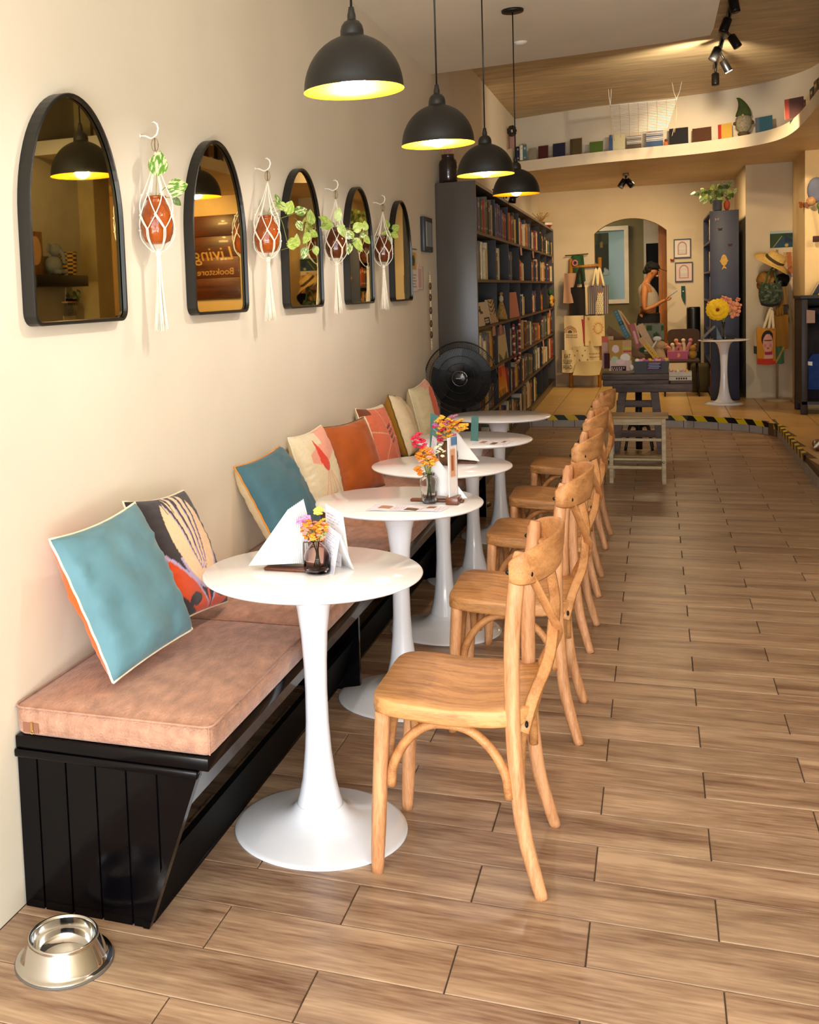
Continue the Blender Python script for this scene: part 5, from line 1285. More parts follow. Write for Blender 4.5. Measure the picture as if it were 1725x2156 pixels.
def panel(name, label, cat, y, p0, p1, paint, dep=.03, nx=24, ny=30, side=None, lean=0., group=None, skew=0.):
    """upright flat thing facing the shop: p0 = (x, z) lower left, p1 = (x, z) upper right"""
    (x0, z0), (x1, z1) = p0, p1; tt = thing(name, label, cat, ((x0+x1)/2, y, z0), group)
    sheet('front', nx, ny, lambda u, v: (x0+(x1-x0)*u+skew*v, y+lean*v, z0+(z1-z0)*v), paint, fabric_print, tt)
    MB().add([(x0, y+.001, z0), (x1, y+.001, z0), (x1+skew, y+.001+lean, z1), (x0+skew, y+.001+lean, z1), (x0, y+dep, z0), (x1, y+dep, z0), (x1+skew, y+lean+dep, z1), (x0+skew, y+lean+dep, z1)],
             [(0, 1, 2, 3), (4, 7, 6, 5), (0, 4, 5, 1), (1, 5, 6, 2), (2, 6, 7, 3), (3, 7, 4, 0)]).build('body', side or mat('kraft_side', 'A07A4A', .8), tt)
    return tt
# printed gift bags
def p_gift(U, V):
    im = blank(U, 'B98A3E'); put(im, ((U-.3)/.16)**2+((V-.72)/.13)**2 < 1, 'E7C9C4'); put(im, (U > .6) & (V > .55), 'C99A6A'); put(im, (abs(V-.74) < .03) & (U > .62), 'B9C23C'); put(im, (abs(V-.64) < .03) & (U > .62), 'C2474A')
    put(im, ((U-.72)/.22)**2+((V-.42)/.14)**2 < 1, 'F0E2D6'); put(im, (V < .34), 'D9B9A8'); put(im, ((U-.25)/.16)**2+((V-.38)/.1)**2 < 1, 'B9C9A0'); put(im, ((U-.5)/.2)**2+((V-.30)/.08)**2 < 1, 'E8C6C6')
    put(im, (V < .16) & (U > .08) & (U < .75), '2A1520'); put(im, (V < .12) & (V > .08) & (np.sin(U*60) > -.2) & (U > .12) & (U < .7), 'D8B7B0'); put(im, (V < .05) & (V > .02) & (np.sin(U*70) > -.2) & (U > .12) & (U < .6), 'D8B7B0'); return im
panel('gift_bag', 'tan paper gift bag printed with sweets at the front of the trestle table', 'bag', 9.90, (-0.388, 0.719), (-0.201, 0.984), p_gift, .07, 40, 50)
def p_coral(U, V): im = blank(U, 'D9A58E'); put(im, V > .8, 'DB6A4E'); put(im, (U > .55), 'CBA47C'); return im
panel('gift_box', 'coral topped box behind the tan gift bag', 'box', 10.0, (-0.451, 0.737), (-0.352, 1.017), p_coral, .06)
panel('dark_pouch', 'dark maroon pouch with a zip hanging at the table corner by the gift bag', 'pouch', 9.885, (-0.426, 0.742), (-0.381, 0.874), flat('3F1622'), .02)
tag(MB().ball(((-0.203, 0.747)[0], 9.885, (-0.203, 0.747)[1]), .020, 10, 7, sc=(.9, .8, 1.3)).build('white_plush', mat('white_fleece', 'DDD2C4', .95, sheen=.4)), 'small white plush lying beside the tan gift bag', 'toy')
# metal tray with a chalk label
x0, z0 = (-0.188, 0.716); x1, z1 = (0.105, 0.797); z0 = zt1+.001
t = thing('metal_tray', 'dark grey metal trough full of small trinkets on the trestle table', 'tray', ((x0+x1)/2, 9.98, z0))
gm = mat('dull_grey_metal', '3A3733', .55, .2); mb = MB()
o = [(x0, 9.90), (x1, 9.90), (x1, 10.06), (x0, 10.06)]
i_ = [(x0+.012, 9.91), (x1-.012, 9.91), (x1-.012, 10.05), (x0+.012, 10.05)]
mb.loft([[(x+.012*(1 if x == x0 else -1), y, z0) for x, y in o], [(x, y, z1) for x, y in o], [(x, y, z1) for x, y in i_], [(x+.01*(1 if x < 0 else -1)*0, y, z0+.01) for x, y in i_]], 0, True, False)
mb.build('trough', gm, t)
tag(MB().rbox((-0.076, 0.724)[0], (0.039, 0.722)[0], 9.886, 9.894, (-0.076, 0.720)[1], (-0.075, 0.790)[1], .003).build('chalk_label', mat('dark_blue_label', '28324E', .7), t), 'blue chalk label with a pink edge', None)
lx0, lz0 = (-0.068, 0.728); lx1, lz1 = (0.032, 0.784); lb = MB()
for k in range(4):
    zz = lz0+(lz1-lz0)*(.15+.24*k); lb.box(lx0+.006*(k % 2), lx1-.012*((k+1) % 2), 9.8845, 9.8858, zz, zz+.005)
lb.build('chalk_lines', mat('chalk_white', 'B9B4C0', .9), t)
MB().tube([(lx0-.004, 9.885, lz0-.004), (lx1+.004, 9.885, lz0-.004), (lx1+.004, 9.885, lz1+.004), (lx0-.004, 9.885, lz1+.004), (lx0-.004, 9.885, lz0-.004)], .0022, 5).build('label_edge', mat('pink_edge', 'B9607C', .6), t)
random.seed(31); cols = ['cream_bloom', 'coral_bloom', 'amber_bloom', 'pink_bloom', 'mauve_bloom']
for k in range(10):
    xx = x0+.03+(x1-x0-.06)*((k*7) % 10)/9; b_ = MB()
    b_.rbox(xx-.022, xx+.022, 9.92+.10*random.random(), 9.95+.10*random.random(), z1-.03, z1+.016*random.random()+.006, .003) if k % 2 else b_.ball((xx, 9.93+.1*random.random(), z1+.004), .021, 9, 6)
    tag(b_.build('trinket', MATS[cols[k % 5]]), f'small {["cream","coral","amber","pink","mauve"][k%5]} {"ball" if k % 2 == 0 else "packet"} heaped in the grey metal trough', 'trinket', f'{["cream","coral","amber","pink","mauve"][k%5]} {"balls" if k % 2 == 0 else "packets"} in the metal trough')
# slanting books
def slat_book(label, y, a, b, w, paint, group=None, th=.03):
    (xa, za), (xb, zb) = a, b; d = Vector((xb-xa, 0, zb-za)).normalized(); n = Vector((-d.z, 0, d.x))*w
    tt = thing('upright_book', label, 'book', (xb, y, zb), group)
    sheet('spine', 10, 30, lambda u, v: Vector((xb, y, zb))+Vector((xa-xb, 0, za-zb))*v+n*(u-.5), paint, printm, tt)
    q = [Vector((xb, y+.001, zb))-n*.5, Vector((xb, y+.001, zb))+n*.5, Vector((xa, y+.001, za))+n*.5, Vector((xa, y+.001, za))-n*.5]
    MB().prism(q, (.012, .05, .0)).build('block', MATS['page_edges'], tt)
def p_teal(U, V): im = blank(U, '4E7684'); put(im, (V > .45) & (V < .62), '2F4C55'); put(im, (U > .35) & (U < .65) & (np.sin(V*60) > .1), '8FA9A8'); return im
def p_pk(U, V): im = blank(U, 'B0605E'); put(im, (U > .3) & (U < .7) & (V < .7) & (V > .2), 'D9A09A'); return im
def p_yl(U, V): im = blank(U, 'D6A83C'); put(im, (V > .72), 'C9996A'); put(im, (U > .35) & (U < .6) & (np.sin(V*70) > 0) & (V < .7), '8F6A22'); return im
slat_book('teal book leaning far over behind the tan gift bag', 10.12, (-0.337, 1.235), (-0.236, 0.996), .042, p_teal)
slat_book('pink book tilted in the middle of the trestle table', 10.05, (-0.202, 1.119), (-0.142, 0.905), .045, p_pk)
slat_book('long mustard yellow book tilted across the trestle table', 9.99, (-0.132, 0.995), (0.006, 0.810), .040, p_yl)
slat_book('thin red edged book propped against the teal one', 10.2, (-0.312, 1.227), (-0.214, 1.072), .016, flat('B5573A'))
slat_book('cream picture book leaning behind the yellow one', 10.12, (-0.144, 1.107), (-0.029, 0.870), .05, flat('C9A27E'))
# cardboard wedges behind
card_m = mat('brown_card', '8A6642', .85)
for k, (a, b, c_, d_, yy, l) in enumerate((((-0.430, 1.041), (-0.396, 1.101), (-0.208, 0.942), (-0.269, 0.875), 10.22, 'long brown cardboard display wing sloping down behind the gift bag'),
                                         ((-0.208, 0.834), (-0.223, 0.928), (-0.089, 0.832), (-0.106, 0.747), 10.16, 'short brown cardboard wedge under the pink book'))):
    tag(MB().prism([(p[0], yy, p[1]) for p in (a, b, c_, d_)], (0, .03, 0)).build('card_display', card_m), l, 'display')
# plush rabbit and basket
t = thing('plush_rabbit', 'sandy plush animal sitting up with its back to the shop', 'toy', ((0.022, 0.836)[0], 10.12, zt1+.001))
bx, bz = (0.022, 0.919); pm = mat('sand_plush', 'C99F6C', .95, sheen=.5, bump=.4, bscale=80)
MB().lathe([(.001, zt1+.001), (.055, zt1+.004), (.068, zt1+.06), (.058, zt1+.13), (.036, zt1+.19), (.02, zt1+.22)], 20, (bx, 10.12, 0)).build('body', pm, t)
MB().ball((bx+.012, 10.11, zt1+.235), .042, 14, 9, sc=(1.1, 1, .9)).build('head', pm, t)
MB().ball((bx-.015, 10.09, zt1+.292), .028, 10, 7, sc=(1.3, .8, .8)).build('bow', MATS['white_fleece'], t)
for s in (-1, 1): MB().ball((bx+s*.058, 10.07, zt1+.02), .024, 10, 7, sc=(1.2, 1.3, .8)).build('paw', pm, t)
MB().tube(curve([(bx-.02, 10.08, zt1+.27), (bx-.07, 10.06, zt1+.20), (bx-.12, 10.05, zt1+.19)], 4), .008, 6).build('scarf', MATS['white_fleece'], t)
t = thing('patterned_pouch', 'green and grey printed pouch behind the plush animal', 'pouch', ((-0.050, 0.837)[0], 10.3, .70))
def p_leafy(U, V): im = blank(U, '7A7C68'); put(im, np.sin(U*11)*np.sin(V*13) > .3, '36502C'); put(im, ((U-.2)/.1)**2+((V-.85)/.1)**2 < 1, 'D8B46A'); return im
px0, pz0 = (-0.150, 0.839); px1, pz1 = (0.064, 1.111)
sheet('front', 24, 24, lambda u, v: (px0+(px1-px0)*u, 10.27+.03*math.cos(PI*u), pz0+(pz1-pz0)*v), p_leafy, fabric_print, t)
MB().rbox(px0+.002, px1-.002, 10.30, 10.33, zt1+.001, pz1, .004).build('backing', card_m, t)

# ================================================================== BROWN CHAIR, BASKETS, CRATE
sx0, sz = (0.082, 0.553); sx1, _ = (0.478, 0.546); bx0, bz0 = (0.127, 0.668); bx1, bz1 = (0.489, 0.905)
t = thing('side_chair', 'brown upholstered side chair with thin black metal legs behind the trestle table', 'chair', ((sx0+sx1)/2, 13.85, ZP))
brn = mat('brown_upholstery', '4A3322', .8, var=.12, bump=.3, bscale=120, sheen=.2)
MB().rbox(sx0, sx1, 13.66, 14.0, sz-.035, sz, .015).build('seat', brn, t)
pts = []; w = bx1-bx0
for i in range(25):
    a = PI*i/24; pts.append(((bx0+bx1)/2+w/2*math.copysign(abs(math.cos(a))**.35, math.cos(a)), 13.97, bz1-.12+.12*abs(math.sin(a))**.35))
MB().prism(pts+[(bx0+.02, 13.97, bz0-.04), (bx1-.02, 13.97, bz0-.04)], (0, .03, 0)).build('backrest', brn, t)
for x in (sx0+.03, sx1-.03):
    for y in (13.69, 13.97):
        MB().tube([(x, y, sz-.03), (x+.02*(1 if x > .3 else -1), y+(.04 if y > 13.8 else -.05), ZP+.003)], .009, 8).build('leg', black_soft, t)
    MB().tube([(x, 13.985, sz-.02), (x, 13.985, bz0)], .009, 8).build('back_tube', black_soft, t)
    MB().tube([(x+.02*(1 if x > .3 else -1), 13.64, ZP+.008), (x+.02*(1 if x > .3 else -1), 14.01, ZP+.008)], .008, 6).build('floor_bar', black_soft, t)
x0, z0 = (0.119, 0.557); x1, z1 = (0.350, 0.660); z0 = sz+.001; z1 = max(z1, z0+.08)
t = thing('pink_basket', 'pink fabric basket of soft pastel toys on the brown chair seat', 'basket', ((x0+x1)/2, 13.75, z0))
def p_pb(U, V): im = blank(U, 'B0587A'); put(im, ((U-.55)/.07)**2+((V-.5)/.2)**2 < 1, 'D9A06C'); return im
sheet('front', 24, 10, lambda u, v: (x0+(x1-x0)*u, 13.69, z0+(z1-z0)*v), p_pb, fabric_print, t, both=(0, .012, 0))
MB().box(x0, x1, 13.81, 13.825, z0, z1).box(x0, x0+.01, 13.70, 13.81, z0, z1).box(x1-.01, x1, 13.70, 13.81, z0, z1).box(x0, x1, 13.70, 13.81, z0, z0+.01).build('walls', mat('pink_fabric', 'A8577A', .85), t)
random.seed(77)
for k in range(6):
    px = x0+.02+(x1-x0-.03)*k/5; cn = ['salmon', 'cream', 'rose'][k % 3]; m = mat(cn+'_plush', {'salmon': 'D98A6A', 'cream': 'E2C69C', 'rose': 'C97A80'}[cn], .95, sheen=.4)
    q = MB().tube(curve([(px, 13.74+.01*(k % 3), z0+.06), (px+.01, 13.74, z1+.03), (px+.03*(k % 3-1)*1.3, 13.73, z1+.05+.05*(k > 2))], 3), .019, 8); q.ball((px+.03*(k % 3-1)*1.3, 13.73, z1+.07+.05*(k > 2)), .024, 8, 6)
    tag(q.build('soft_toy', m), f'{"taller" if k > 2 else "shorter"} long eared {cn} soft toy poking out of the pink basket', 'toy', 'soft toys in the pink basket')
bx, bz = (0.401, 0.619)
t = thing('teddy_bear', 'small golden plush bear beside the pink basket on the brown chair', 'toy', (bx, 13.74, sz)); tb = mat('golden_plush', 'A87A2C', .95, sheen=.4)
MB().ball((bx, 13.75, sz+.058), .058, 12, 8, sc=(.8, .8, 1)).build('body', tb, t); MB().ball((bx, 13.74, sz+.135), .038, 12, 8).build('head', tb, t)
for s in (-1, 1): MB().ball((bx+s*.030, 13.74, sz+.172), .015, 8, 6).build('ear', tb, t)
x0, z0 = (0.100, 0.663); x1, z1 = (0.281, 0.729); z0 = .629
t = thing('white_crate', 'small white wooden crate with letters on the low end of the trestle table', 'crate', ((x0+x1)/2, 9.95, z0))
wc = mat('chalky_white_wood', 'CDBFA8', .7, var=.08); z1 = z0+.075
for a, b in ((z0+.001, z0+.034), (z0+.038, z1)): MB().box(x0, x1, 9.885, 9.893, a, b).build('slat', wc, t); MB().box(x0, x1, 10.02, 10.028, a, b).build('slat', wc, t)
for x in (x0, x1-.008): MB().box(x, x+.008, 9.893, 10.02, z0+.001, z1).build('end_board', wc, t)
MB().box(x0+.008, x1-.008, 9.893, 10.02, z0+.001, z0+.008).build('base', wc, t)
lt = MB()
for k in range(5): lt.box(x0+.055+.019*k, x0+.067+.019*k, 9.8835, 9.8852, z0+.010, z0+.026)
lt.build('lettering', mat('maroon_ink', '4A1E22', .8), t)
for k, (u, cn) in enumerate(((.2, 'coral_bloom'), (.4, 'cream_bloom'), (.62, 'pink_bloom'), (.8, 'amber_bloom'))):
    q = MB().lathe([(.001, 0), (.016, 0), (.018, .05), (.012, .07), (.001, .085)], 12, (x0+(x1-x0)*u, 9.95, z0+.009))
    tag(q.build('candle', MATS[cn]), 'little '+['coral', 'cream', 'pink', 'amber'][k]+' bottle standing in the white crate', 'bottle')
# khaki storage bag behind the chair
x0, z0 = (0.394, 0.156); x1, z1 = (0.584, 0.464)
tag(MB().rbox(x0, x1+.12, 14.15, 14.45, ZP+.001, z1, .04, seg=3).build('khaki_bag', mat('khaki_canvas', '4A3F1E', .9, var=.15)), 'dull khaki storage bag on the floor behind the brown chair', 'bag')
x0, z0 = (0.375, 0.749); x1, z1 = (0.524, 1.145)
t = thing('tower_speaker', 'tall matt black cylinder speaker standing behind the brown chair', 'speaker', ((x0+x1)/2, 14.95, ZP))
MB().lathe([(.001, 0), (.078, 0), (.082, .02), (.082, z1-ZP-.02), (.076, z1-ZP), (.001, z1-ZP)], 26, ((x0+x1)/2, 14.95, ZP)).build('body', black_soft, t)
MB().lathe([(.083, .30), (.083, .72)], 26, ((x0+x1)/2, 14.95, ZP)).build('grille', mat('speaker_cloth', '0A0A0B', .9, bump=.4, bscale=300), t)

# ================================================================== WHITE WOODEN STEP STOOL
t = thing('step_stool', 'whitewashed wooden step stool with rungs at the end of the chair row', 'stool', (-.13, 8.45, 0))
ww = wood('whitewashed_wood', 'CDB994', 'A48D68', .6, 2, 0); wt = wood('stool_top_wood', 'B08A54', '8A6638', .5, 2, 0)
def sb(x0, x1, y0, y1, z0, z1, nm, m=ww): MB().rbox(x0, x1, y0, y1, z0, z1, .004).build(nm, m, t)
sb(-.345, .078, 8.33, 8.60, .482, .502, 'top_board', wt); sb(-.325, .060, 8.345, 8.36, .435, .4815, 'apron'); sb(-.325, .060, 8.57, 8.585, .435, .4815, 'apron')
for x in (-.335, .030): 
    for y in (8.336, 8.565): MB().rbox(x, x+.030, y, y+.028, .0, .4815, .003).build('leg', ww, t)
for x in (-.325, .034): sb(x, x+.02, 8.365, 8.565, .30, .33, 'side_rail'); sb(x, x+.02, 8.365, 8.565, .12, .15, 'side_rail')
sb(-.305, .030, 8.340, 8.358, .315, .337, 'rung'); sb(-.385, .03, 8.315, 8.335, .112, .135, 'rung'); sb(-.375, .03, 8.36, 8.44, .168, .184, 'step_board'); sb(-.375, .03, 8.46, 8.55, .168, .184, 'step_board'); sb(-.385, .03, 8.552, 8.564, .112, .135, 'rung')
MB().rbox(-.395, -.372, 8.32, 8.56, .0, .19, .003).build('folding_leg', ww, t)
for y in (8.328,): MB().ball((-.38, y-.006, .165), .009, 8, 6).build('bolt', steel, t); MB().ball((.043, y, .165), .009, 8, 6).build('bolt', steel, t)

# ================================================================== LADDER WITH TOTE BAGS
t = thing('bamboo_ladder', 'leaning bamboo coloured ladder rack draped with cloth bags beside the arch', 'ladder', (-.87, 14.9, ZP))
bam = wood('bamboo', 'C98A36', '9A6320', .5, 1.5, 2)
LY0, LY1 = 15.02, 15.18
(lx0, ltz), (lx1, _) = (-1.064, 1.838), (-0.694, 1.863); (lfx, _), (rfx, _) = (-1.076, 0.103), (-0.711, 0.118)
for xa, xb in ((lfx, lx0), (rfx, lx1)): MB().tube([(xa, LY0, ZP+.002), (xb, LY1, ltz)], .024, 10).build('rail', bam, t)
def lad(z): q = (z-ZP)/(ltz-ZP); return (lfx+(lx0-lfx)*q, rfx+(lx1-rfx)*q, LY0+(LY1-LY0)*q)
for z in (.32, .62, .95, 1.30, 1.725):
    a, b, y = lad(z); MB().tube([(a, y, z), (b, y, z+.012)], .019, 10).build('rung', bam, t)
def bag(label, y, p0, p1, paint, strap=None, ny=30, nx=24, depth=.035, side='cream_cloth_side', skew=0., handles=None, cat='tote bag', fold=.012, nm='tote_bag'):
    (x0, z0), (x1, z1) = p0, p1; tt = thing(nm, label, cat, ((x0+x1)/2, y, z0), None)
    def pos(u, v): return (x0+(x1-x0)*u+skew*v, y+fold*math.sin(u*7+v*2)+.01*math.sin(v*3), z0+(z1-z0)*v-.008*math.sin(PI*u)*(1-v))
    sheet('front', nx, ny, pos, paint, fabric_print, tt)
    sheet('back', 8, 8, lambda u, v: (lambda p: (p[0], p[1]+depth, p[2]))(pos(u, v)), None, mat(side, {'cream_cloth_side': 'D6BF94', 'black_side': '14110F', 'grey_side': '6A6468', 'green_side': '2F4A26'}.get(side, 'B49468'), .9), tt, both=(0, .004, 0))
    mb = MB(); k = 10
    for uu in (0, 1):
        a = [pos(uu, i/k) for i in range(k+1)]; mb.add(a+[(p[0], p[1]+depth, p[2]) for p in a], [(i, i+1, i+k+2, i+k+1) for i in range(k)])
    a = [pos(i/k, 0) for i in range(k+1)]; mb.add(a+[(p[0], p[1]+depth, p[2]) for p in a], [(i, i+1, i+k+2, i+k+1) for i in range(k)])
    mb.build('gusset', MATS[side], tt)
    for h in handles or []:
        MB().tube(curve([(q[0], y-.012+.02*(i == 1), q[1]) for i, q in enumerate(h[:-1])], 6), .013, 6, flat=(1.2, .35)).build('handle', h[-1], tt)
    return tt
cr_m = mat('cream_webbing', 'E0CDA2', .9); bk_m = mat('dark_webbing', '22150F', .9)
def p_black(U, V): im = blank(U, '0D0A0C'); put(im, U > .62, '1E0E0C'); return im
def p_stripe(U, V):
    im = blank(U, '57525C'); put(im, np.sin(U*62) > .35, 'A89684'); put(im, abs(np.sin(U*31)) < .12, '2E2A38')
    m = (U > .36+.0*V) & (U < .74) & (V < .74) & (U > .58-.33*(1-V)); put(im, m, 'D6C79E'); put(im, m & (np.sin(U*60+9*V)*np.sin(V*46) > .55), '2B2320'); put(im, (abs(V-.76) < .025) & (U > .45) & (U < .72), 'A8433A'); return im
def p_rainbow(U, V):
    im = blank(U, 'DCC698'); r = np.hypot((U-.30)*1.0, (V-.52)*1.9)
    for a, b, c in ((.30, .34, '8A5A30'), (.24, .28, 'B07A40'), (.18, .22, '9A6A45')): put(im, (r > a) & (r < b) & (V > .50), c)
    put(im, (r < .12) & (V > .5), '5A5048')
    for v0 in (.44, .38): put(im, (abs(V-v0) < .015) & (np.sin(U*80) > -.3) & (U > .08) & (U < .72), '6E5232')
    return im
def p_sunface(U, V):
    im = blank(U, 'D9BE88'); r = np.hypot(U-.68, (V-.58)*1.25); put(im, (r > .18) & (r < .22), 'B07A34'); put(im, (r > .12) & (r < .14), 'B98A48'); th = np.arctan2(V-.58, U-.68); put(im, (r > .22) & (r < .28) & (np.sin(th*14) > .3), 'C99A58'); put(im, ((U-.2)**2+(V-.9)**2 < .003) | ((U-.25)**2+(V-.12)**2 < .003), 'B98A50'); return im
def p_plainc(U, V): im = blank(U, 'DDC897'); return im
def p_floral(U, V): im = blank(U, 'D8C493'); put(im, (np.sin(U*13+V*5)*np.sin(V*17) > .82), '8A6A3C'); return im
bag('pale pink knitted bag hanging from the ladder rail', 14.98, (-1.159, 1.253), (-1.007, 1.644), flat('B48A6C'), side='pink_side', skew=.02)
bag('cream bag edge showing behind the black tote', 15.0, (-0.920, 1.093), (-0.812, 1.478), p_plainc)
bag('black tote bag hanging by dark handles from the top ladder rung', 14.96, (-1.057, 1.035), (-0.876, 1.456), p_black, side='black_side', handles=[((-0.996, 1.449), (-0.932, 1.696), (-0.894, 1.457), bk_m)])
bag('grey striped tote bag with a speckled panel and cream handles on the ladder', 14.95, (-0.832, 1.097), (-0.583, 1.469), p_stripe, side='grey_side', nx=60, handles=[((-0.779, 1.465), (-0.734, 1.687), (-0.714, 1.462), cr_m), ((-0.714, 1.462), (-0.693, 1.691), (-0.636, 1.459), cr_m)])
bag('cream tote bag with a brown rainbow print on the ladder', 14.93, (-1.147, 0.627), (-0.897, 1.081), p_rainbow, nx=44, ny=50)
bag('thin crimson cloth bag between the rainbow and sun bags', 14.94, (-0.933, 0.723), (-0.863, 1.030), flat('B03A3A'), side='pink_side')
bag('cream tote bag printed with a brown sun face', 14.91, (-0.884, 0.679), (-0.634, 1.073), p_sunface, nx=50, ny=50)
bag('cream cloth bag with faint flowers, under the sun face bag', 14.90, (-1.040, 0.335), (-0.836, 0.673), p_floral, nx=40, ny=40)
bag('cream bag with two lines of small print behind the floral one', 14.92, (-0.864, 0.445), (-0.705, 0.700), lambda U, V: (lambda im: (put(im, (abs(V-.5) < .03) & (np.sin(U*60) > -.4), '8A6A45'), put(im, (abs(V-.32) < .03) & (np.sin(U*50) > -.4), '8A6A45'), im)[2])(blank(U, 'D4BF8E')))
tb = bag('cream tote bag lettered EAT SLEEP READ, lowest on the ladder', 14.88, (-1.178, 0.333), (-1.022, 0.627), p_plainc)
(ex0, ez0), (ex1, ez1) = (-1.178, 0.333), (-1.022, 0.627)
ink = mat('black_ink', '191410', .8)
for i, wd in enumerate(('EAT.', 'SLEEP.', 'READ.')):
    me = text_mesh(wd, .075, .0006); me.materials.append(ink); o = link('lettering', me, tb)
    o.location = Vector(((ex0+ex1)/2-.0, 14.856, ez0+(ez1-ez0)*(.72-.25*i)))-Vector(tb['_o']); o.rotation_euler = (PI/2, 0, 0); o.scale = (.62, 1, 1)
bag('olive cream cushion bag bulging at the foot of the ladder', 14.80, (-1.039, 0.299), (-0.702, 0.482), lambda U, V: blank(U, 'C9B683'), skew=.05, depth=.10)
t = thing('green_banner', 'green cloth banner with a pink ring hanging from a thin stick over the ladder', 'banner', (-.97, 15.17, 1.6))
(gx0, gz0), (gx1, gz1) = (-1.053, 1.488), (-0.900, 1.881)
sheet('cloth', 16, 20, lambda u, v: (gx0+(gx1-gx0)*u+.03*(1-v)*(u-.3), 15.165+.012*math.sin(u*8+v*3), gz0+(gz1-gz0)*v+.07*(1-v)*abs(u-.35)), lambda U, V: blank(U, '24502A'), fabric_print, t, both=(0, .004, 0))
MB().tube([((-1.138, 1.893)[0], 15.16, gz1+.002), ((-0.838, 1.896)[0], 15.16, gz1+.012)], .008, 6).build('stick', mat('green_stick', '4A4A22', .6), t)
rc = (-1.010, 1.778); MB().tube([(rc[0]+.030*math.cos(a), 15.14, rc[1]+.034*math.sin(a)) for a in np.linspace(0, 2*PI, 17)], .012, 8).build('ring', mat('pink_ring', 'C9707A', .6), t)

# ================================================================== FRAMES AND SMALL WALL THINGS ON THE BACK WALL
def p_cert(pk):
    def f(U, V):
        im = blank(U, 'E0D2C6' if not pk else 'DDBFB4'); a = (abs(U-.5) < .30) & (V > .14) & (V < .62) | (np.hypot((U-.5), (V-.60)*1.0) < .30) & (V >= .6); b = (abs(U-.5) < .24) & (V > .19) & (V < .60) | (np.hypot((U-.5), (V-.58)) < .24) & (V >= .58)
        put(im, a & ~b, 'B08274'); put(im, b, 'D6CCC2'); 
        for k in range(8): put(im, b & (abs(V-.26-.06*k) < .009) & (np.sin(U*90+k*2) > -.3), '9A9088')
        return im
    return f
for k, (a, b, l) in enumerate((((0.224, 1.780), (0.432, 2.027), 'upper of two small black framed certificates beside the arch'), ((0.238, 1.471), (0.453, 1.725), 'lower black framed certificate, slightly pinker, beside the arch'))):
    (x0, z0), (x1, z1) = a, b; t = thing('framed_certificate', l, 'picture', ((x0+x1)/2, 15.2, z0), 'certificates beside the arch'); f_ = .011
    for q in ((x0, x1, z0, z0+f_), (x0, x1, z1-f_, z1), (x0, x0+f_, z0+f_, z1-f_), (x1-f_, x1, z0+f_, z1-f_)): MB().box(q[0], q[1], 15.19, 15.218, q[2], q[3]).build('frame_bar', black_matt, t)
    sheet('print', 44, 54, lambda u, v: (x0+f_+(x1-x0-2*f_)*u, 15.206, z0+f_+(z1-z0-2*f_)*v), p_cert(k), printm, t, both=(0, .006, 0))
red_w = mat('russet_wing', '8A2E1C', .6, var=.3, nscale=40)
def butterfly(label, c, s, m, yaw=0., cat='butterfly'):
    t = thing('paper_butterfly', label, cat, c); x, y, z = c
    for sg in (-1, 1):
        o = [(0, 0), (.25, .55), (.8, .75), (1, .45), (.75, .1), (.85, -.3), (.55, -.6), (.15, -.35)]
        MB().prism([(x+sg*px_*s, y-.35*px_*s, z+pz_*s) for px_, pz_ in o], (0, .0015, 0)).build('wing', m, t)
    MB().tube([(x, y-.002, z-.5*s), (x, y-.002, z+.5*s)], s*.08, 6).build('body', black_matt, t)
bc = (0.206, 1.756); butterfly('small red butterfly beside the lower certificate', (bc[0], 15.19, bc[1]), .028, red_w)
t = thing('teal_hanging', 'narrow teal feather hanging on the wall under the certificates', 'ornament', (.34, 15.18, 1.15))
(x0, z0), (x1, z1) = (0.311, 1.183), (0.359, 1.416); tl_m = mat('teal_cloth', '274A42', .8, var=.4, nscale=30)
MB().prism([(x0, 15.19, z1), (x1, 15.19, z1), (x1+.004, 15.19, z0+.08), (x1, 15.19, z0-.01), (x0+.02, 15.19, z0+.04), (x0, 15.19, z0+.10)], (0, .012, 0)).build('cloth', tl_m, t)
MB().ball(((x0+x1)/2, 15.185, z1-.07), .010, 8, 6).build('bead', MATS['white_enamel'], t)

# ================================================================== DARK CABINET WITH FISH, PLANT ON TOP
(cx0, _), (cx1, ctz) = (0.572, 0.190), (0.869, 2.243)
YC = 13.2
t = thing('tall_cabinet', 'tall blue black bookcase standing end-on by the white table, with a golden fish', 'cabinet', ((cx0+cx1)/2, YC, ZP))
cab_m = mat('blue_black_paint', '2C2E42', .45, var=.1, nscale=3)
MB().rbox(cx0, cx1, YC, YC+.022, ZP+.002, ctz, .003).build('end_panel', cab_m, t)
MB().box(cx0, cx1, 14.9, 14.92, ZP+.002, ctz).build('end_panel', cab_m, t)
MB().box(cx1-.012, cx1, YC+.022, 14.9, ZP+.002, ctz).build('back_panel', black_matt, t)
MB().box(cx0, cx1, YC+.022, 14.9, ctz-.022, ctz-.0005).build('top_board', cab_m, t)
czs = [.20, .55, .90, 1.25, 1.58, 1.92]
for z in czs: MB().box(cx0, cx1-.012, YC+.022, 14.9, z-.022, z).build('shelf', cab_m, t)
random.seed(5); n = 0
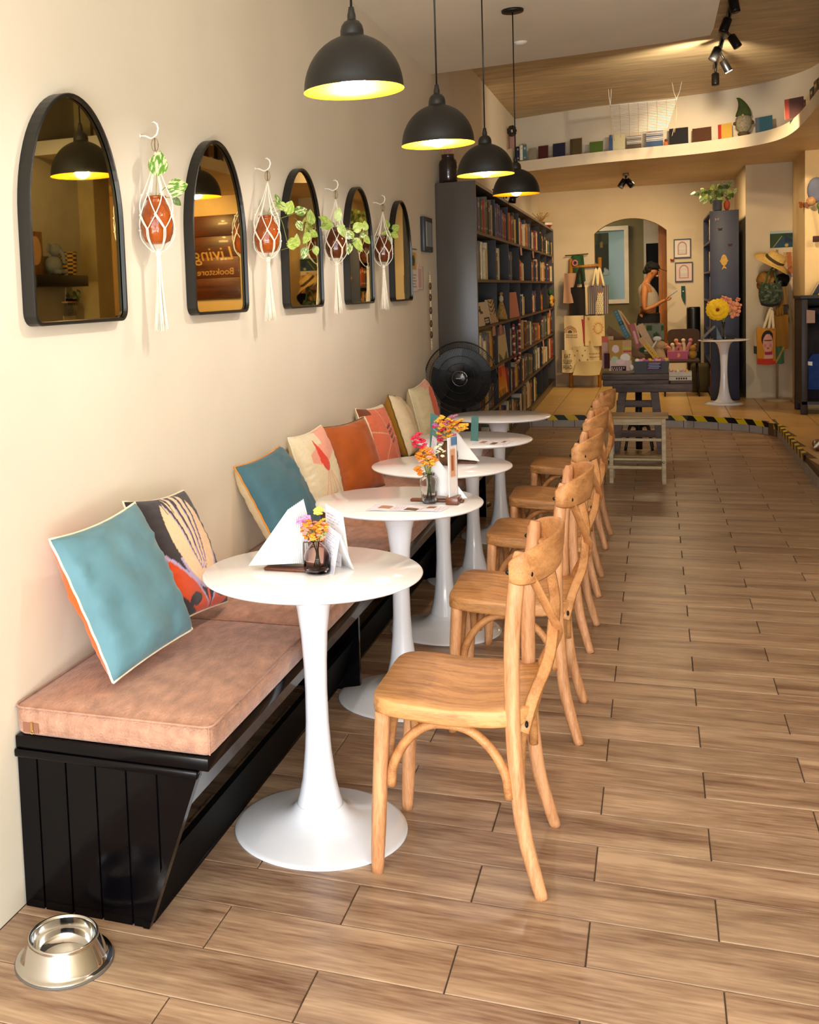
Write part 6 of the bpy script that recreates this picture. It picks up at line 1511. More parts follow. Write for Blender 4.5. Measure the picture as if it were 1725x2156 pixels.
for i, z in enumerate(czs):
    y = YC+.04; prev = 'the end panel'
    pick = random.sample(['tan', 'cream', 'orange', 'brown', 'red', 'yellow', 'navy'], 6)
    while y < 14.8 and pick:
        w = random.uniform(.04, .09)*1.3; h = random.uniform(.20, .27); col = pick.pop()
        o = bpy.data.objects.new('book', BM[col]); COL.objects.link(o); o.location = (cx0+.02, y+w/2, z+.0005); o.rotation_euler = (0, 0, PI); o.scale = (.16, w-.002, h)
        tag(o, f'{col} book beside {prev}, {["lowest","second","third","fourth","fifth","top"][i]} shelf of the blue black cabinet', 'book', f'books on shelf {["one","two","three","four","five","six"][i]} of the blue black cabinet'); y += w+.002; n += 1; prev = f'a {col} one'
def cabat(px, py): return None
t = thing('golden_fish', 'golden fish ornament hanging on the end of the blue black cabinet', 'ornament', (.70, YC-.01, 1.6)); fc = (0.716, 1.664)
gf = mat('old_gold', 'B98A2A', .45, .3, var=.2, nscale=60)
fx_, fz_ = fc; MB().prism([(fx_+.034*math.sin(a)*(1-.2*math.cos(a)), YC-.014, fz_+.030+.062*math.cos(a)) for a in np.linspace(0, 2*PI, 21)[:-1]], (0, .012, 0)).build('body', gf, t)
MB().prism([(fx_-.006, YC-.013, fz_-.028), (fx_+.006, YC-.013, fz_-.028), (fx_+.030, YC-.013, fz_-.072), (fx_, YC-.013, fz_-.058), (fx_-.024, YC-.013, fz_-.082)], (0, .010, 0)).build('tail', gf, t)
for s in (-1, 1): MB().prism([(fx_+s*.026, YC-.013, fz_+.04), (fx_+s*.046, YC-.013, fz_+.02), (fx_+s*.028, YC-.013, fz_+.0)], (0, .008, 0)).build('fin', gf, t)
MB().tube([(fx_, YC-.006, fz_+.09), (fx_, YC-.006, fz_+.14)], .0015, 4).build('string', straw, t)
for k, ((x, z), l) in enumerate((((0.646, 2.147), 'pale butterfly near the top of the blue black cabinet end'), ((0.679, 2.035), 'dark red butterfly on the cabinet end under the pale one'), ((0.780, 1.856), 'dark red butterfly on the cabinet end above the fish'))):
    butterfly(l, (x, YC-.003, z), .024, mat('pale_wing', '9A8A84', .6) if k == 0 else mat('dim_red_wing', '4E2426', .6))
t = thing('potted_pothos', 'leafy pothos in a grey pot on top of the blue black cabinet', 'plant', (.66, YC+.12, ctz)); pc = (0.656, 2.290)
MB().lathe([(.001, 0), (.038, 0), (.050, .02), (.052, .12), (.056, .125), (.050, .13), (.046, .11), (.001, .105)], 24, (pc[0], YC+.12, ctz+.0005)).build('pot', mat('grey_glaze', '4A4C50', .3, coat=.3), t)
random.seed(12)
for k in range(38):
    a = k*2.4; r_ = .05+.16*((k*29 % 17)/17); z = ctz+.13+.17*((k*13 % 11)/11)-.5*max(0, r_-.13); p = (pc[0]-.02+r_*math.cos(a)*1.15, YC+.12+r_*math.sin(a)*.7, z)
    MB().tube(curve([(pc[0], YC+.12, ctz+.11), (pc[0]+r_*.4*math.cos(a), YC+.12+r_*.3*math.sin(a), z+.03), p], 3), .0025, 4).build('stem', stem_m, t)
    add_leaf(t, p, .060, 200*(k % 7)/7-100+(180 if math.cos(a) < 0 else 0), (.3*math.cos(a), -1, .3), (2, 0, 2, 1)[k % 4], roll=random.uniform(-.6, .6))
q = (0.754, 2.289); tag(MB().ball((q[0], YC+.10, ctz+.062), .060, 16, 10, sc=(.55, .6, 1)).build('terracotta_egg', mat('terracotta', 'A2401E', .7)), 'terracotta oval ornament beside the pothos pot', 'ornament')

# ================================================================== FAR WHITE TABLE WITH VASE AND FLOWERS
txc = .690; YTB = 12.82
tz = tulip_table('small round white pedestal table in front of the blue black cabinet', txc, YTB, ZP, .262, .705, .20, 1.15, None)
TZ = ZP+.7055
(vx0, _) = (0.687, 0.903); vx = vx0
glass_vase('slim clear glass vase on the far white table', (vx, YTB, TZ), [(.001, .002), (.022, .002), (.024, .01), (.018, .06), (.014, .13), (.018, .19), (.016, .19), (.012, .13), (.015, .06), (.018, .012), (.001, .01)], clear_glass)
t = thing('flower_arrangement', 'big yellow paper flower with peach blooms in the slim vase', 'flowers', (vx, YTB, TZ+.01))
yc_, yz_ = (0.626, 1.153); yel = mat('paper_yellow', 'E8BE16', .7, var=.15, nscale=30); pch = mat('paper_peach', 'D9906C', .8, var=.2, nscale=40)
for k in range(3): MB().tube(curve([(vx+.003*k, YTB, TZ+.015), (vx, YTB, TZ+.2), ((yc_, vx+.04, vx+.1)[k], YTB-.01, (yz_, yz_+.06, yz_)[k])], 4), .004, 5).build('stalk', stem_m, t)
def ring_petals(c, R0, n_, m, tilt, nm='petal'):
    for j in range(n_):
        a = 2*PI*j/n_+tilt; d = Vector((math.cos(a), 0, math.sin(a))); s_ = Vector((-math.sin(a), 0, math.cos(a)))
        P_ = [Vector(c)+d*R0*u+s_*R0*w*.46*math.sin(PI*min(u*.75+.12, 1))**.8+Vector((0, -.02-.03*math.sin(u*3)+.012*abs(w), 0)) for u in (0.05, .35, .65, .9, 1.0) for w in (-1, 0, 1)]
        MB().add(P_, [(3*i+j_, 3*i+j_+1, 3*i+j_+4, 3*i+j_+3) for i in range(4) for j_ in range(2)], 0, True).build(nm, m, t)
ring_petals((yc_, YTB-.02, yz_), .118, 9, yel, 0); ring_petals((yc_, YTB-.035, yz_), .085, 8, yel, .3)
MB().ball((yc_, YTB-.075, yz_), .018, 10, 7).build('flower_centre', mat('dark_red_centre', '8A2414', .8), t)
for (px, py, rr) in ((1545,640,.055), (1550,655,.045), (1532,632,.04), (1526,628,.03), (1555,630,.02), (1542,660,.04), (1552,645,.05)):
    pass
for (x, z), rr in (((0.768, 1.184), .062), ((0.796, 1.111), .052), ((0.721, 1.247), .040), ((0.684, 1.274), .026), ((0.830, 1.253), .022), ((0.825, 1.182), .038), ((0.541, 1.218), .022)):
    for k in range(9):
        a = k*2.4; q = rr*(k/9)**.5; MB().ball((x+q*math.cos(a), YTB+.02-.01*k*.3, z+q*math.sin(a)), rr*.42, 8, 5, sc=(1, .5, 1)).build('bloom', pch, t)
(ax_, az_), (bx_, bz_) = (0.465, 0.869), (0.628, 0.989)
t = thing('tablet_stand', 'dark tablet propped at a slant on the far white table', 'tablet', (ax_, YTB-.05, TZ))
d = Vector((bx_-ax_, 0, bz_-TZ)).normalized(); L_ = .20
MB().prism([Vector((ax_, YTB-.13, TZ+.004)), Vector((ax_, YTB-.13, TZ+.004))+d*L_, Vector((ax_, YTB+.10, TZ+.004))+d*L_, Vector((ax_, YTB+.10, TZ+.004))], Vector((-d.z, 0, d.x))*.012).build('screen', mat('tablet_grey', '4A4540', .4), t)
MB().prism([(bx_-.01, YTB-.02, TZ+.0005), (bx_+.05, YTB-.02, TZ+.0005), (bx_-.012, YTB-.02, bz_-.02)], (0, .03, 0)).build('prop', black_soft, t)
tag(MB().rbox(vx-.10, vx+.11, YTB+.02, YTB+.14, TZ+.0005, TZ+.018, .006).build('black_tray', black_soft), 'flat black tray behind the slim vase on the far table', 'tray')

# ================================================================== HAT STAND
hx, hy = 1.247, 13.16
t = thing('hat_stand', 'pale metal hat stand with a disc base, loaded with hats and bags', 'hat stand', (hx, hy, ZP))
cm = mat('cream_metal', 'A8926E', .4, .3)
MB().lathe([(.001, 0), (.145, 0), (.148, .008), (.14, .016), (.03, .022), (.001, .022)], 40, (hx, hy, ZP)).build('base', mat('cream_disc', 'C4AD84', .4), t)
MB().tube([(hx, hy, ZP+.02), (hx, hy, 1.78)], .012, 10).build('pole', cm, t)
for z, a in ((1.70, .3), (1.62, 2.6), (1.50, .9), (1.42, 2.2), (1.10, 2.9), (1.02, .2)):
    MB().tube(curve([(hx, hy, z-.03), (hx+.06*math.cos(a), hy-.06*abs(math.sin(a)), z-.02), (hx+.11*math.cos(a), hy-.10*abs(math.sin(a)), z+.02)], 3), .006, 6).build('peg', cm, t)
(sx, sz_) = (1.210, 1.658)
t = thing('straw_hat', 'wide brimmed pale straw hat with a dark band, topmost on the stand', 'hat', (sx, hy-.1, sz_)); sm = mat('pale_straw', 'D2AE62', .8, var=.15, nscale=50, bump=.3)
M_ = Matrix.Translation((sx, hy-.10, sz_))@Matrix.Rotation(R(36), 4, 'Y')@Matrix.Rotation(R(16), 4, 'X')
def latheM(prof, n, M, wob=0.):
    rings = [[M@Vector((r*math.cos(2*PI*j/n), r*math.sin(2*PI*j/n), z+wob*r*math.sin(4*PI*j/n+r*20))) for j in range(n)] for r, z in prof]
    b_ = MB(); return b_.loft(rings, 0, False, True)
s_ = MATRIX_S = M_
latheM([(.001, .088), (.05, .086), (.085, .074), (.10, .05), (.108, .0), (.15, -.012), (.20, -.035), (.203, -.038), (.15, -.017), (.106, -.004)], 36, M_, .10).build('body', sm, t)
latheM([(.1035, .030), (.1095, .0), (.1105, .002), (.105, .032)], 36, M_).build('band', mat('hat_band', '4A3A20', .8), t)
(bx_, bz_) = (1.102, 1.462)
t = thing('straw_hat', 'brown straw hat half hidden behind the green bag', 'hat', (bx_, hy+.02, bz_))
M_ = Matrix.Translation((bx_+.03, hy+.04, bz_))@Matrix.Rotation(R(-55), 4, 'Y')@Matrix.Rotation(R(30), 4, 'X')
latheM([(.001, .075), (.05, .072), (.075, .05), (.082, .0), (.115, -.01), (.128, -.02), (.08, -.006)], 30, M_, .05).build('body', mat('brown_straw', '9A6E2A', .8, var=.2, nscale=40, bump=.3), t)
(bx_, bz_) = (1.280, 1.434)
t = thing('peaked_hat', 'black cap hanging under the pale straw hat', 'hat', (bx_, hy-.02, bz_))
M_ = Matrix.Translation((bx_, hy-.05, bz_))@Matrix.Rotation(R(40), 4, 'Y')@Matrix.Rotation(R(-40), 4, 'X')
latheM([(.001, .07), (.04, .066), (.07, .045), (.08, .0), (.078, -.01)], 26, M_).build('body', black_soft, t)
MB().prism([M_@Vector((.07*math.cos(a)+.05*abs(math.sin(a))*0, -.02-.12*math.sin(a), -.005)) for a in np.linspace(.0, PI, 12)], (0, 0, .004)).build('brim', black_soft, t)
def p_camo(U, V): im = blank(U, '32402A'); put(im, np.sin(U*15+4*np.sin(V*9))*np.sin(V*17) > .25, '59634A'); put(im, np.sin(U*23+1)*np.sin(V*12+2*U) > .5, '1E2A20'); put(im, V < .14, '14180F'); return im
(gx0, gz0), (gx1, gz1) = (1.058, 1.180), (1.278, 1.413)
t = thing('green_handbag', 'mottled dark green slouchy bag hanging on the hat stand', 'bag', ((gx0+gx1)/2, 13.0, gz0))
def bpos(sg):
    def f(u, v):
        w = .5+.5*math.sin(PI*(.18+.66*v)); xx = (gx0+gx1)/2+(u-.5)*(gx1-gx0)*w*1.08; b_ = .065*(math.sin(PI*u)**.5)*(math.sin(PI*min(v*.85+.12, 1)))**.6
        return (xx, 13.0-sg*b_, gz0+(gz1-gz0)*v-.02*math.sin(PI*u)*(1-v)+.02*(u-.5)**2*4*v)
    return f
sheet('front', 36, 36, bpos(1), p_camo, fabric_print, t); sheet('back', 20, 20, bpos(-1), lambda U, V: blank(U, '2A3524'), fabric_print, t)
MB().tube(curve([(gx0+.06, 12.98, gz1-.01), (gx0+.09, 12.98, gz1+.12), (hx-.02, 13.02, gz1+.19), (gx1-.07, 12.98, gz1+.10), (gx1-.05, 12.98, gz1-.01)], 5), .009, 6).build('handle', mat('green_strap', '3C5530', .8), t)
def p_face(U, V):    # plain stylised face print on a tote bag
    im = blank(U, 'D08A1C'); put(im, V < .17, 'C9381A'); put(im, (V < .30) & (np.abs(U-.62) < .27-.3*(V-.17)) & (V >= .17), 'E0A88E')
    put(im, ((U-.57)/.34)**2+((V-.70)/.24)**2 < 1, '231C24'); put(im, ((U-.58)/.27)**2+((V-.58)/.26)**2 < 1, 'DDA08A')
    put(im, (abs(V-.66) < .012) & (abs(U-.58) < .20), '3A2424'); put(im, ((U-.58)/.07)**2+((V-.45)/.02)**2 < 1, 'B03A3A')
    for s in (-.15, .15): put(im, ((U-.58-s)/.07)**2+((V-.52)/.05)**2 < 1, 'D08078')
    put(im, (V < .36) & (V > .27) & (abs(U-.62) < .20), 'B0284A'); put(im, (U > .86) & (V > .1), 'C07A2A'); return im
(fx0, fz0), (fx1, fz1) = (1.031, 0.539), (1.214, 0.934)
bag('orange tote bag with a printed woman\'s face and a red hem on the hat stand', 12.95, (fx0, fz0), (fx1, fz1), p_face, nx=60, ny=70, side='cream_cloth_side', handles=[((1.093, 0.927), (1.159, 1.131), (1.182, 1.140), cr_m), ((1.144, 0.925), (1.177, 1.120), (1.191, 0.924), cr_m)])
bag('mustard brown tote bag hanging behind the face print bag', 13.03, (1.212, 0.697), (1.348, 1.066), lambda U, V: blank(U, '9A6A1C'), side='mustard_side', handles=[((1.236, 1.059), (1.241, 1.188), (1.259, 1.064), mat('mustard_strap', '8A5E1A', .9)), ((1.259, 1.059), (1.273, 1.187), (1.287, 1.063), mat('mustard_strap', '8A5E1A', .9))])
bag('green and ochre patterned bag low on the hat stand', 12.99, (1.213, 0.544), (1.302, 0.723), lambda U, V: (lambda im: (put(im, abs(U-V) < .12, 'B08A3A'), im)[1])(blank(U, '3E6A46')), side='green_side')
bag('pale olive scarf hanging down the side of the hat stand', 13.10, (1.336, 0.987), (1.387, 1.372), lambda U, V: (lambda im: (put(im, np.sin(U*9) > .3, '8A8456'), im)[1])(blank(U, '6B6A45')), skew=-.05, nm='scarf', cat='scarf')
bag('tan cloth pouch beside the green handbag on the hat stand', 13.06, (1.276, 1.186), (1.346, 1.374), lambda U, V: blank(U, '8A6A34'), nm='cloth_pouch', cat='pouch')
bag('dark patterned scarf end below the tan pouch', 13.08, (1.306, 0.999), (1.357, 1.173), lambda U, V: (lambda im: (put(im, np.sin(U*20)*np.sin(V*24) > .4, '6A5A4A'), im)[1])(blank(U, '2E2622')), nm='scarf', cat='scarf')
bag('cream pouch with a dark green end poking out under the face bag', 13.0, (1.002, 0.657), (1.045, 0.885), lambda U, V: (lambda im: (put(im, V < .35, '26382A'), im)[1])(blank(U, 'D0B88E')), nm='cloth_pouch', cat='pouch')

# posters behind the stand
def p_bay(U, V):
    im = blank(U, '1E4456'); put(im, V > .84, 'A9B4AE'); hill = .80-.10*np.abs(np.sin(U*4.2+.6)); put(im, (V > hill-.12) & (V < hill+.04), '24381C'); put(im, (U < .12+.55*(V-.1)*.9+.0) & (V < .8), '2F4420'); put(im, (abs(U-(.16+.5*(V-.1))) < .018) & (V < .68), 'A58B4A'); put(im, (V < .9) & (U > .55) & (V > .3) & (np.sin(U*8+V*6) > .3), '232A44'); put(im, ((U-.62)/.07)**2+((V-.12)/.10)**2 < 1, 'B09A4A'); return im
(x0, z0), (x1, z1) = (1.203, 1.809), (1.471, 1.993)
t = thing('landscape_poster', 'landscape poster of a blue bay and green hills above the straw hat', 'poster', ((x0+x1)/2, 13.44, z0))
sheet('print', 70, 50, lambda u, v: (x0+(x1-x0)*u, 13.440, z0+(z1-z0)*v), p_bay, printm, t, both=(0, .004, 0))
(x0, z0), (x1, z1) = (1.337, 1.480), (1.461, 1.753)
t = thing('small_poster', 'faded orange and tan poster behind the straw hat', 'poster', ((x0+x1)/2, 13.44, z0))
sheet('print', 24, 40, lambda u, v: (x0+(x1-x0)*u, 13.441, z0+(z1-z0)*v), lambda U, V: (lambda im: (put(im, (abs(U-.62+.2*V) < .2) & (V > .1), 'B0682E'), put(im, V < .12, 'B09A94'), im)[2])(blank(U, 'BFA070')), printm, t, both=(0, .004, 0))

# ================================================================== RIGHT HAND COUNTER SIDE
t = thing('clothes_cabinet', 'dark wooden open cabinet with clothes hanging inside beside the hat stand', 'cabinet', (1.5, 12.1, ZP))
dw = wood('near_black_wood', '33261F', '1A1210', .5, 1.5, 2)
X0, X1, Y0_, Y1_, Z1_ = 1.325, 2.0, 11.75, 12.30, 1.255
for x, y in ((X0, Y0_), (X0, Y1_-.06), (X1-.06, Y0_), (X1-.06, Y1_-.06)): MB().rbox(x, x+.06, y, y+.06, ZP+.002, Z1_, .005).build('post', dw, t)
MB().rbox(X0-.01, X1, Y0_-.01, Y1_, Z1_, Z1_+.03, .004).build('top_board', dw, t); MB().box(X0, X1, Y0_, Y1_, ZP+.10, ZP+.13).build('bottom_board', dw, t)
MB().box(X0+.005, X0+.02, Y0_+.06, Y1_-.06, ZP+.13, Z1_).build('side_board', mat('dark_side_board', '2A1F17', .6), t); MB().box(X0+.06, X1, Y1_-.02, Y1_, ZP+.13, Z1_).build('back_board', MATS['dark_side_board'], t)
MB().tube([(X0+.06, 12.0, 1.17), (X1-.06, 12.0, 1.17)], .012, 8).build('rail', steel, t)
def garment(label, y, p0, p1, col, nm='garment'):
    (x0, z0), (x1, z1) = p0, p1; t = thing(nm, label, 'garment', ((x0+x1)/2, y, z0)); c_ = (x0+x1)/2; w = x1-x0
    o = [(c_-.04, z1), (c_+.04, z1), (c_+w*.5, z1-.09), (c_+w*.62, z1-.26), (c_+w*.48, z1-.28), (c_+w*.38, z1-.18), (c_+w*.40, z0), (c_-w*.40, z0), (c_-w*.38, z1-.18), (c_-w*.48, z1-.28), (c_-w*.62, z1-.26), (c_-w*.5, z1-.09)]
    MB().prism([(a, y, b) for a, b in o], (0, .05, 0)).build('cloth', mat(nm+'_'+col, col, .9, var=.25, nscale=14, bump=.4, bscale=20), t)
garment('royal blue shirt hanging in the dark cabinet', 11.95, (1.389, 0.352), (1.590, 0.704), '1D3A78', 'blue_shirt')
garment('dark grey garment behind the blue shirt in the cabinet', 12.05, (1.379, 0.247), (1.560, 1.100), '241E22', 'dark_garment')
x, z = (1.412, 0.602); tag(MB().prism([(x-.03, 11.9, z), (x+.03, 11.9, z-.01), (x+.03, 11.9, z+.03), (x-.028, 11.9, z+.035)], (0, .003, 0)).build('price_tag', paper), 'white tag pinned beside the blue shirt', 'tag')
x, z = (1.405, 1.090); tag(MB().prism([(x-.035, 11.74, z-.07), (x+.04, 11.74, z-.07), (x+.04, 11.74, z+.05), (x-.035, 11.74, z+.06)], (0, .003, 0)).build('hanging_card', mat('pinkish_card', 'A98C7C', .7)), 'pinkish card hanging from the cabinet top board', 'card')
t = thing('sloped_frame', 'dark frame with a cream edge leaning on top of the clothes cabinet', 'frame', (1.55, 12.0, 1.286))
MB().prism([(1.45, 12.0, 1.2875), (1.50, 12.0, 1.2875), (1.70, 12.0, 1.60), (1.65, 12.0, 1.63)], (0, .03, 0)).build('frame', black_matt, t); MB().prism([(1.435, 11.99, 1.2875), (1.45, 11.99, 1.2875), (1.52, 11.99, 1.42), (1.50, 11.99, 1.42)], (0, .03, 0)).build('edge', MATS['cream_disc'], t)
bc = (1.399, 2.196); butterfly('brown butterfly pinned at the corner of the bright wall', (bc[0]+.02, 12.36, bc[1]), .055, mat('brown_wing', '8A4A16', .6, var=.3, nscale=30))
t = thing('hanging_doll', 'blue grey cloth doll with a woven basket hanging on the bright wall edge', 'ornament', (1.60, 12.3, 1.9))
(dx, dz) = (1.501, 2.236); MB().ball((dx+.02, 12.28, dz+.10), .085, 14, 9, sc=(1, .5, 1.5)).build('body', mat('blue_grey_cloth', '6A7084', .9, var=.2), t)
MB().ball((dx-.03, 12.25, dz-.01), .045, 14, 9).build('basket', mat('cane', 'C09060', .7, var=.3, nscale=60), t)
for k in range(5): MB().ball((dx+.05+.01*k, 12.28, dz-.06-.055*k), .032, 8, 6, sc=(.8, .5, 1.2)).build('tassel_leaf', leafs[2], t)
MB().rbox(dx-.01, dx+.05, 12.27, 12.30, dz-.42, dz-.36, .005).build('foot', mat('maroon_foot', '3A1512', .7), t)
sx_, sy_ = 1.15, 9.35
t = thing('brown_shoe', 'brown shoe with a pale toe strap on the raised floor edge', 'shoe', (sx_+.03, sy_, ZP))
rings = []
for i in range(11):
    q = i/10; w = .034+.012*math.sin(PI*q)-.012*(q < .05); hh = .028+.030*(1-q)**1.5+.018*math.sin(PI*min(q*1.6, 1)); 
    rings.append([(sx_+.035+w*math.cos(a), sy_+.16-.25*q, ZP+.004+max(0, hh*(.5+.5*math.sin(a)))) for a in np.linspace(0, 2*PI, 15)[:-1]])
MB().loft(rings, 0, True, True).build('upper', mat('brown_leather', '5A2414', .4, coat=.2), t)
MB().tube(curve([(sx_-.008, sy_-.04, ZP+.02), (sx_+.035, sy_-.05, ZP+.066), (sx_+.078, sy_-.04, ZP+.02)], 5), .010, 6, flat=(1, .5)).build('strap', MATS['white_enamel'], t)

# ---- seen only in the mirrors: sign wall, ornament shelf and wall hangings on the opposite wall
t = thing('shop_sign', 'wide carved wooden shop sign with gold lettering above the counter', 'sign', (2.4, 12.36, 1.5))
walnut = wood('walnut_board', '6A3410', '34160A', .4, .8, 0, coat=.2)
for k in range(4): MB().rbox(1.86, 2.98, 12.345, 12.375, 1.495+.255*k, 1.495+.255*(k+1)-.003, .003).build('plank', walnut, t)
gl = mat('gold_letters', 'C9A05A', .45, .2)
for txt, sz, x, z, sh in (('Living H', .235, 2.30, 2.035, .25), ('Bookstore & C', .115, 2.28, 1.82, 0)):
    me = text_mesh(txt, sz, .003, sh); me.materials.append(gl); o = link('lettering', me, t); o.location = Vector((x, 12.342, z))-Vector(t['_o']); o.rotation_euler = (PI/2, 0, 0)
t = thing('counter', 'black service counter under the carved sign', 'counter', (2.4, 11.6, ZP))
MB().rbox(2.05, 3.05, 11.30, 11.75, ZP+.001, 1.30, .01).build('body', black_matt, t); MB().rbox(2.02, 3.08, 11.27, 11.78, 1.301, 1.34, .006).build('worktop', dark_wood, t)
t = thing('flower_bunch', 'yellow and red flowers standing on the service counter', 'flowers', (2.62, 11.5, 1.341))
MB().lathe([(.001, 0), (.035, 0), (.04, .06), (.02, .10), (.018, .12), (.001, .12)], 16, (2.62, 11.5, 1.341)).build('pot', brown_pot, t)
petal_cluster(t, (2.62, 11.5, 1.52), .075, 30, ['amber_bloom', 'orange_bloom', 'red_bloom'], 5, .022)
XR = 2.0
t = thing('wall_shelf', 'thick black wall shelf of ornaments on the wall opposite the mirrors', 'shelf', (XR-.12, 8.0, 1.66))
MB().rbox(XR-.24, XR-.001, 7.55, 8.40, 1.64, 1.735, .004).build('board', black_matt, t)
t = thing('wooden_plaque', 'wooden plaque with an oval carving on the black wall shelf', 'plaque', (XR-.10, 7.80, 1.736))
MB().rbox(XR-.10, XR-.07, 7.66, 7.90, 1.736, 2.10, .005).build('board', wood('plaque_wood', '8A5A2C', '5A3614', .5, 2, 2), t)
MB().prism([(XR-.104, 7.78+.09*math.cos(a), 1.94+.12*math.sin(a)) for a in np.linspace(0, 2*PI, 25)[:-1]], (.003, 0, 0)).build('oval', mat('pale_oval', 'B98A5C', .6), t)
t = thing('elephant_toy', 'grey elephant soft toy sitting on the black wall shelf', 'toy', (XR-.12, 8.03, 1.736)); el = mat('grey_plush', '6E6962', .95, sheen=.3)
MB().ball((XR-.12, 8.03, 1.82), .085, 14, 10, sc=(.9, .85, 1)).build('body', el, t); MB().ball((XR-.14, 8.03, 1.95), .058, 14, 9).build('head', el, t)
for s in (-1, 1): MB().ball((XR-.12, 8.03+s*.065, 1.965), .042, 12, 8, sc=(.3, 1, 1)).build('ear', el, t); MB().ball((XR-.18, 8.03+s*.04, 1.762), .028, 10, 7, sc=(1.6, 1, .9)).build('leg', el, t)
MB().tube(curve([(XR-.185, 8.03, 1.945), (XR-.215, 8.03, 1.90), (XR-.22, 8.03, 1.85), (XR-.24, 8.03, 1.835)], 4), [.02]*5+[.016]*4+[.012]*4, 8).build('trunk', el, t)
def p_hex(U, V): im = blank(U, '2A1E12'); put(im, np.sin(U*28)*np.sin(V*36) > 0, 'C9963C'); return im
t = thing('woven_basket', 'black and gold woven basket at the end of the black wall shelf', 'basket', (XR-.12, 8.26, 1.736))
sheet('body', 60, 40, lambda u, v: (XR-.12+(.075+.01*v)*math.cos(2*PI*u), 8.26+(.075+.01*v)*math.sin(2*PI*u), 1.737+.20*v), p_hex, printm, t)
t = thing('wall_planter', 'glass tube planter with trailing leaves under the black wall shelf', 'plant', (XR-.03, 8.42, 1.45))
for k in range(5): MB().lathe([(.001, 0), (.014, .003), (.014, .14), (.011, .14), (.011, .01)], 12, (XR-.04, 8.36+.035*k, 1.40)).build('tube', clear_glass, t)
MB().rbox(XR-.06, XR-.001, 8.33, 8.53, 1.50, 1.515, .003).build('rail', oak, t)
MB().tube([(XR-.03, 8.34, 1.515), (XR-.01, 8.43, 1.80), (XR-.03, 8.52, 1.515)], .002, 5).build('cord', cord_m, t)
random.seed(2)
for k in range(14): add_leaf(t, (XR-.06-.03*random.random(), 8.34+.19*random.random(), 1.50+.12*random.random()), .05, random.uniform(0, 360), (-1, 0, .3), (0, 2, 2)[k % 3])
t = thing('lemon_print', 'small framed print of yellow lemons under the glass planter', 'picture', (XR-.01, 8.42, 1.05))
def p_lemon(U, V): im = blank(U, '2A2416'); put(im, ((U-.35)/.2)**2+((V-.4)/.25)**2 < 1, 'D0A030'); put(im, ((U-.68)/.2)**2+((V-.62)/.25)**2 < 1, 'C89A2C'); put(im, (V > .85) | (U < .08) | (U > .92) | (V < .08), 'CDB98A'); return im
sheet('print', 30, 36, lambda u, v: (XR-.012, 8.55-.22*u, 1.12+.27*v), p_lemon, printm, t, both=(.006, 0, 0))

# ================================================================== PERSON IN THE ROOM BEHIND THE ARCH
def skin_body(name, nodes, edges, m, parent, sub=2, root=0):
    me = bpy.data.meshes.new(name); off = Vector(parent['_o'])
    me.from_pydata([Vector(n[0])-off for n in nodes], edges, []); o = link(name, me, parent)
    o.modifiers.new('skin', 'SKIN'); sv = me.skin_vertices[0].data
    for i, n in enumerate(nodes): sv[i].radius = (n[1], n[2] if len(n) > 2 else n[1]); sv[i].use_root = (i == root)
    s = o.modifiers.new('sub', 'SUBSURF'); s.levels = sub; s.render_levels = sub
    bpy.context.view_layer.update(); dg = bpy.context.evaluated_depsgraph_get(); m2 = bpy.data.meshes.new_from_object(o.evaluated_get(dg))
    o.modifiers.clear(); o.data = m2; m2.materials.clear(); m2.materials.append(m); m2.polygons.foreach_set('use_smooth', [True]*len(m2.polygons)); return o
PY = 15.92
t = thing('person', 'person in a black cap and grey tank top looking down at a phone', 'person', (-.10, PY, ZP))
skin = mat('tan_skin', 'B0703C', .55, var=.05)
N_ = [((-.095, PY, 1.00), .115, .13), ((-.085, PY, 1.13), .120, .125), ((-.10, PY, 1.27), .105, .12), ((-.135, PY, 1.40), .085, .12), ((-.125, PY, 1.475), .045, .05), ((-.085, PY, 1.545), .046, .046),
      ((-.03, PY, 1.63), .082, .074), ((-.03, PY, 1.67), .080, .072),
      # near arm
      ((-.135, PY-.15, 1.405), .050), ((-.15, PY-.19, 1.25), .040), ((-.145, PY-.20, 1.11), .034), ((-.03, PY-.17, 1.15), .028), ((.075, PY-.12, 1.215), .021), ((.125, PY-.10, 1.235), .022),
      # far arm
      ((-.12, PY+.15, 1.405), .050), ((-.12, PY+.19, 1.25), .040), ((-.10, PY+.18, 1.12), .034), ((0, PY+.10, 1.17), .028), ((.09, PY+.0, 1.215), .021), ((.13, PY-.03, 1.23), .022),
      # legs
      ((-.105, PY-.085, .90), .095), ((-.10, PY-.09, .55), .060), ((-.12, PY-.09, .09), .036), ((-.03, PY-.095, .055), .032),
      ((-.09, PY+.085, .90), .095), ((-.07, PY+.09, .55), .060), ((-.09, PY+.09, .09), .036), ((.0, PY+.095, .055), .032),
      # belly
      ((-.01, PY, 1.09), .105, .115)]
E_ = [(0, 1), (1, 2), (2, 3), (3, 4), (4, 5), (5, 6), (6, 7), (3, 8), (8, 9), (9, 10), (10, 11), (11, 12), (12, 13), (3, 14), (14, 15), (15, 16), (16, 17), (17, 18), (18, 19), (0, 20), (20, 21), (21, 22), (22, 23), (0, 24), (24, 25), (25, 26), (26, 27), (1, 28)]
body = skin_body('body', N_, E_, skin, t)
fc = MB()   # face: brow, nose, mouth, chin, ear
fc.ball((.044, PY, 1.622), .017, 8, 6, sc=(1.0, .55, 1.3)); fc.ball((.038, PY, 1.592), .014, 8, 6, sc=(.9, 1.3, .5)); fc.ball((.022, PY, 1.565), .024, 8, 6, sc=(1, 1, .7))
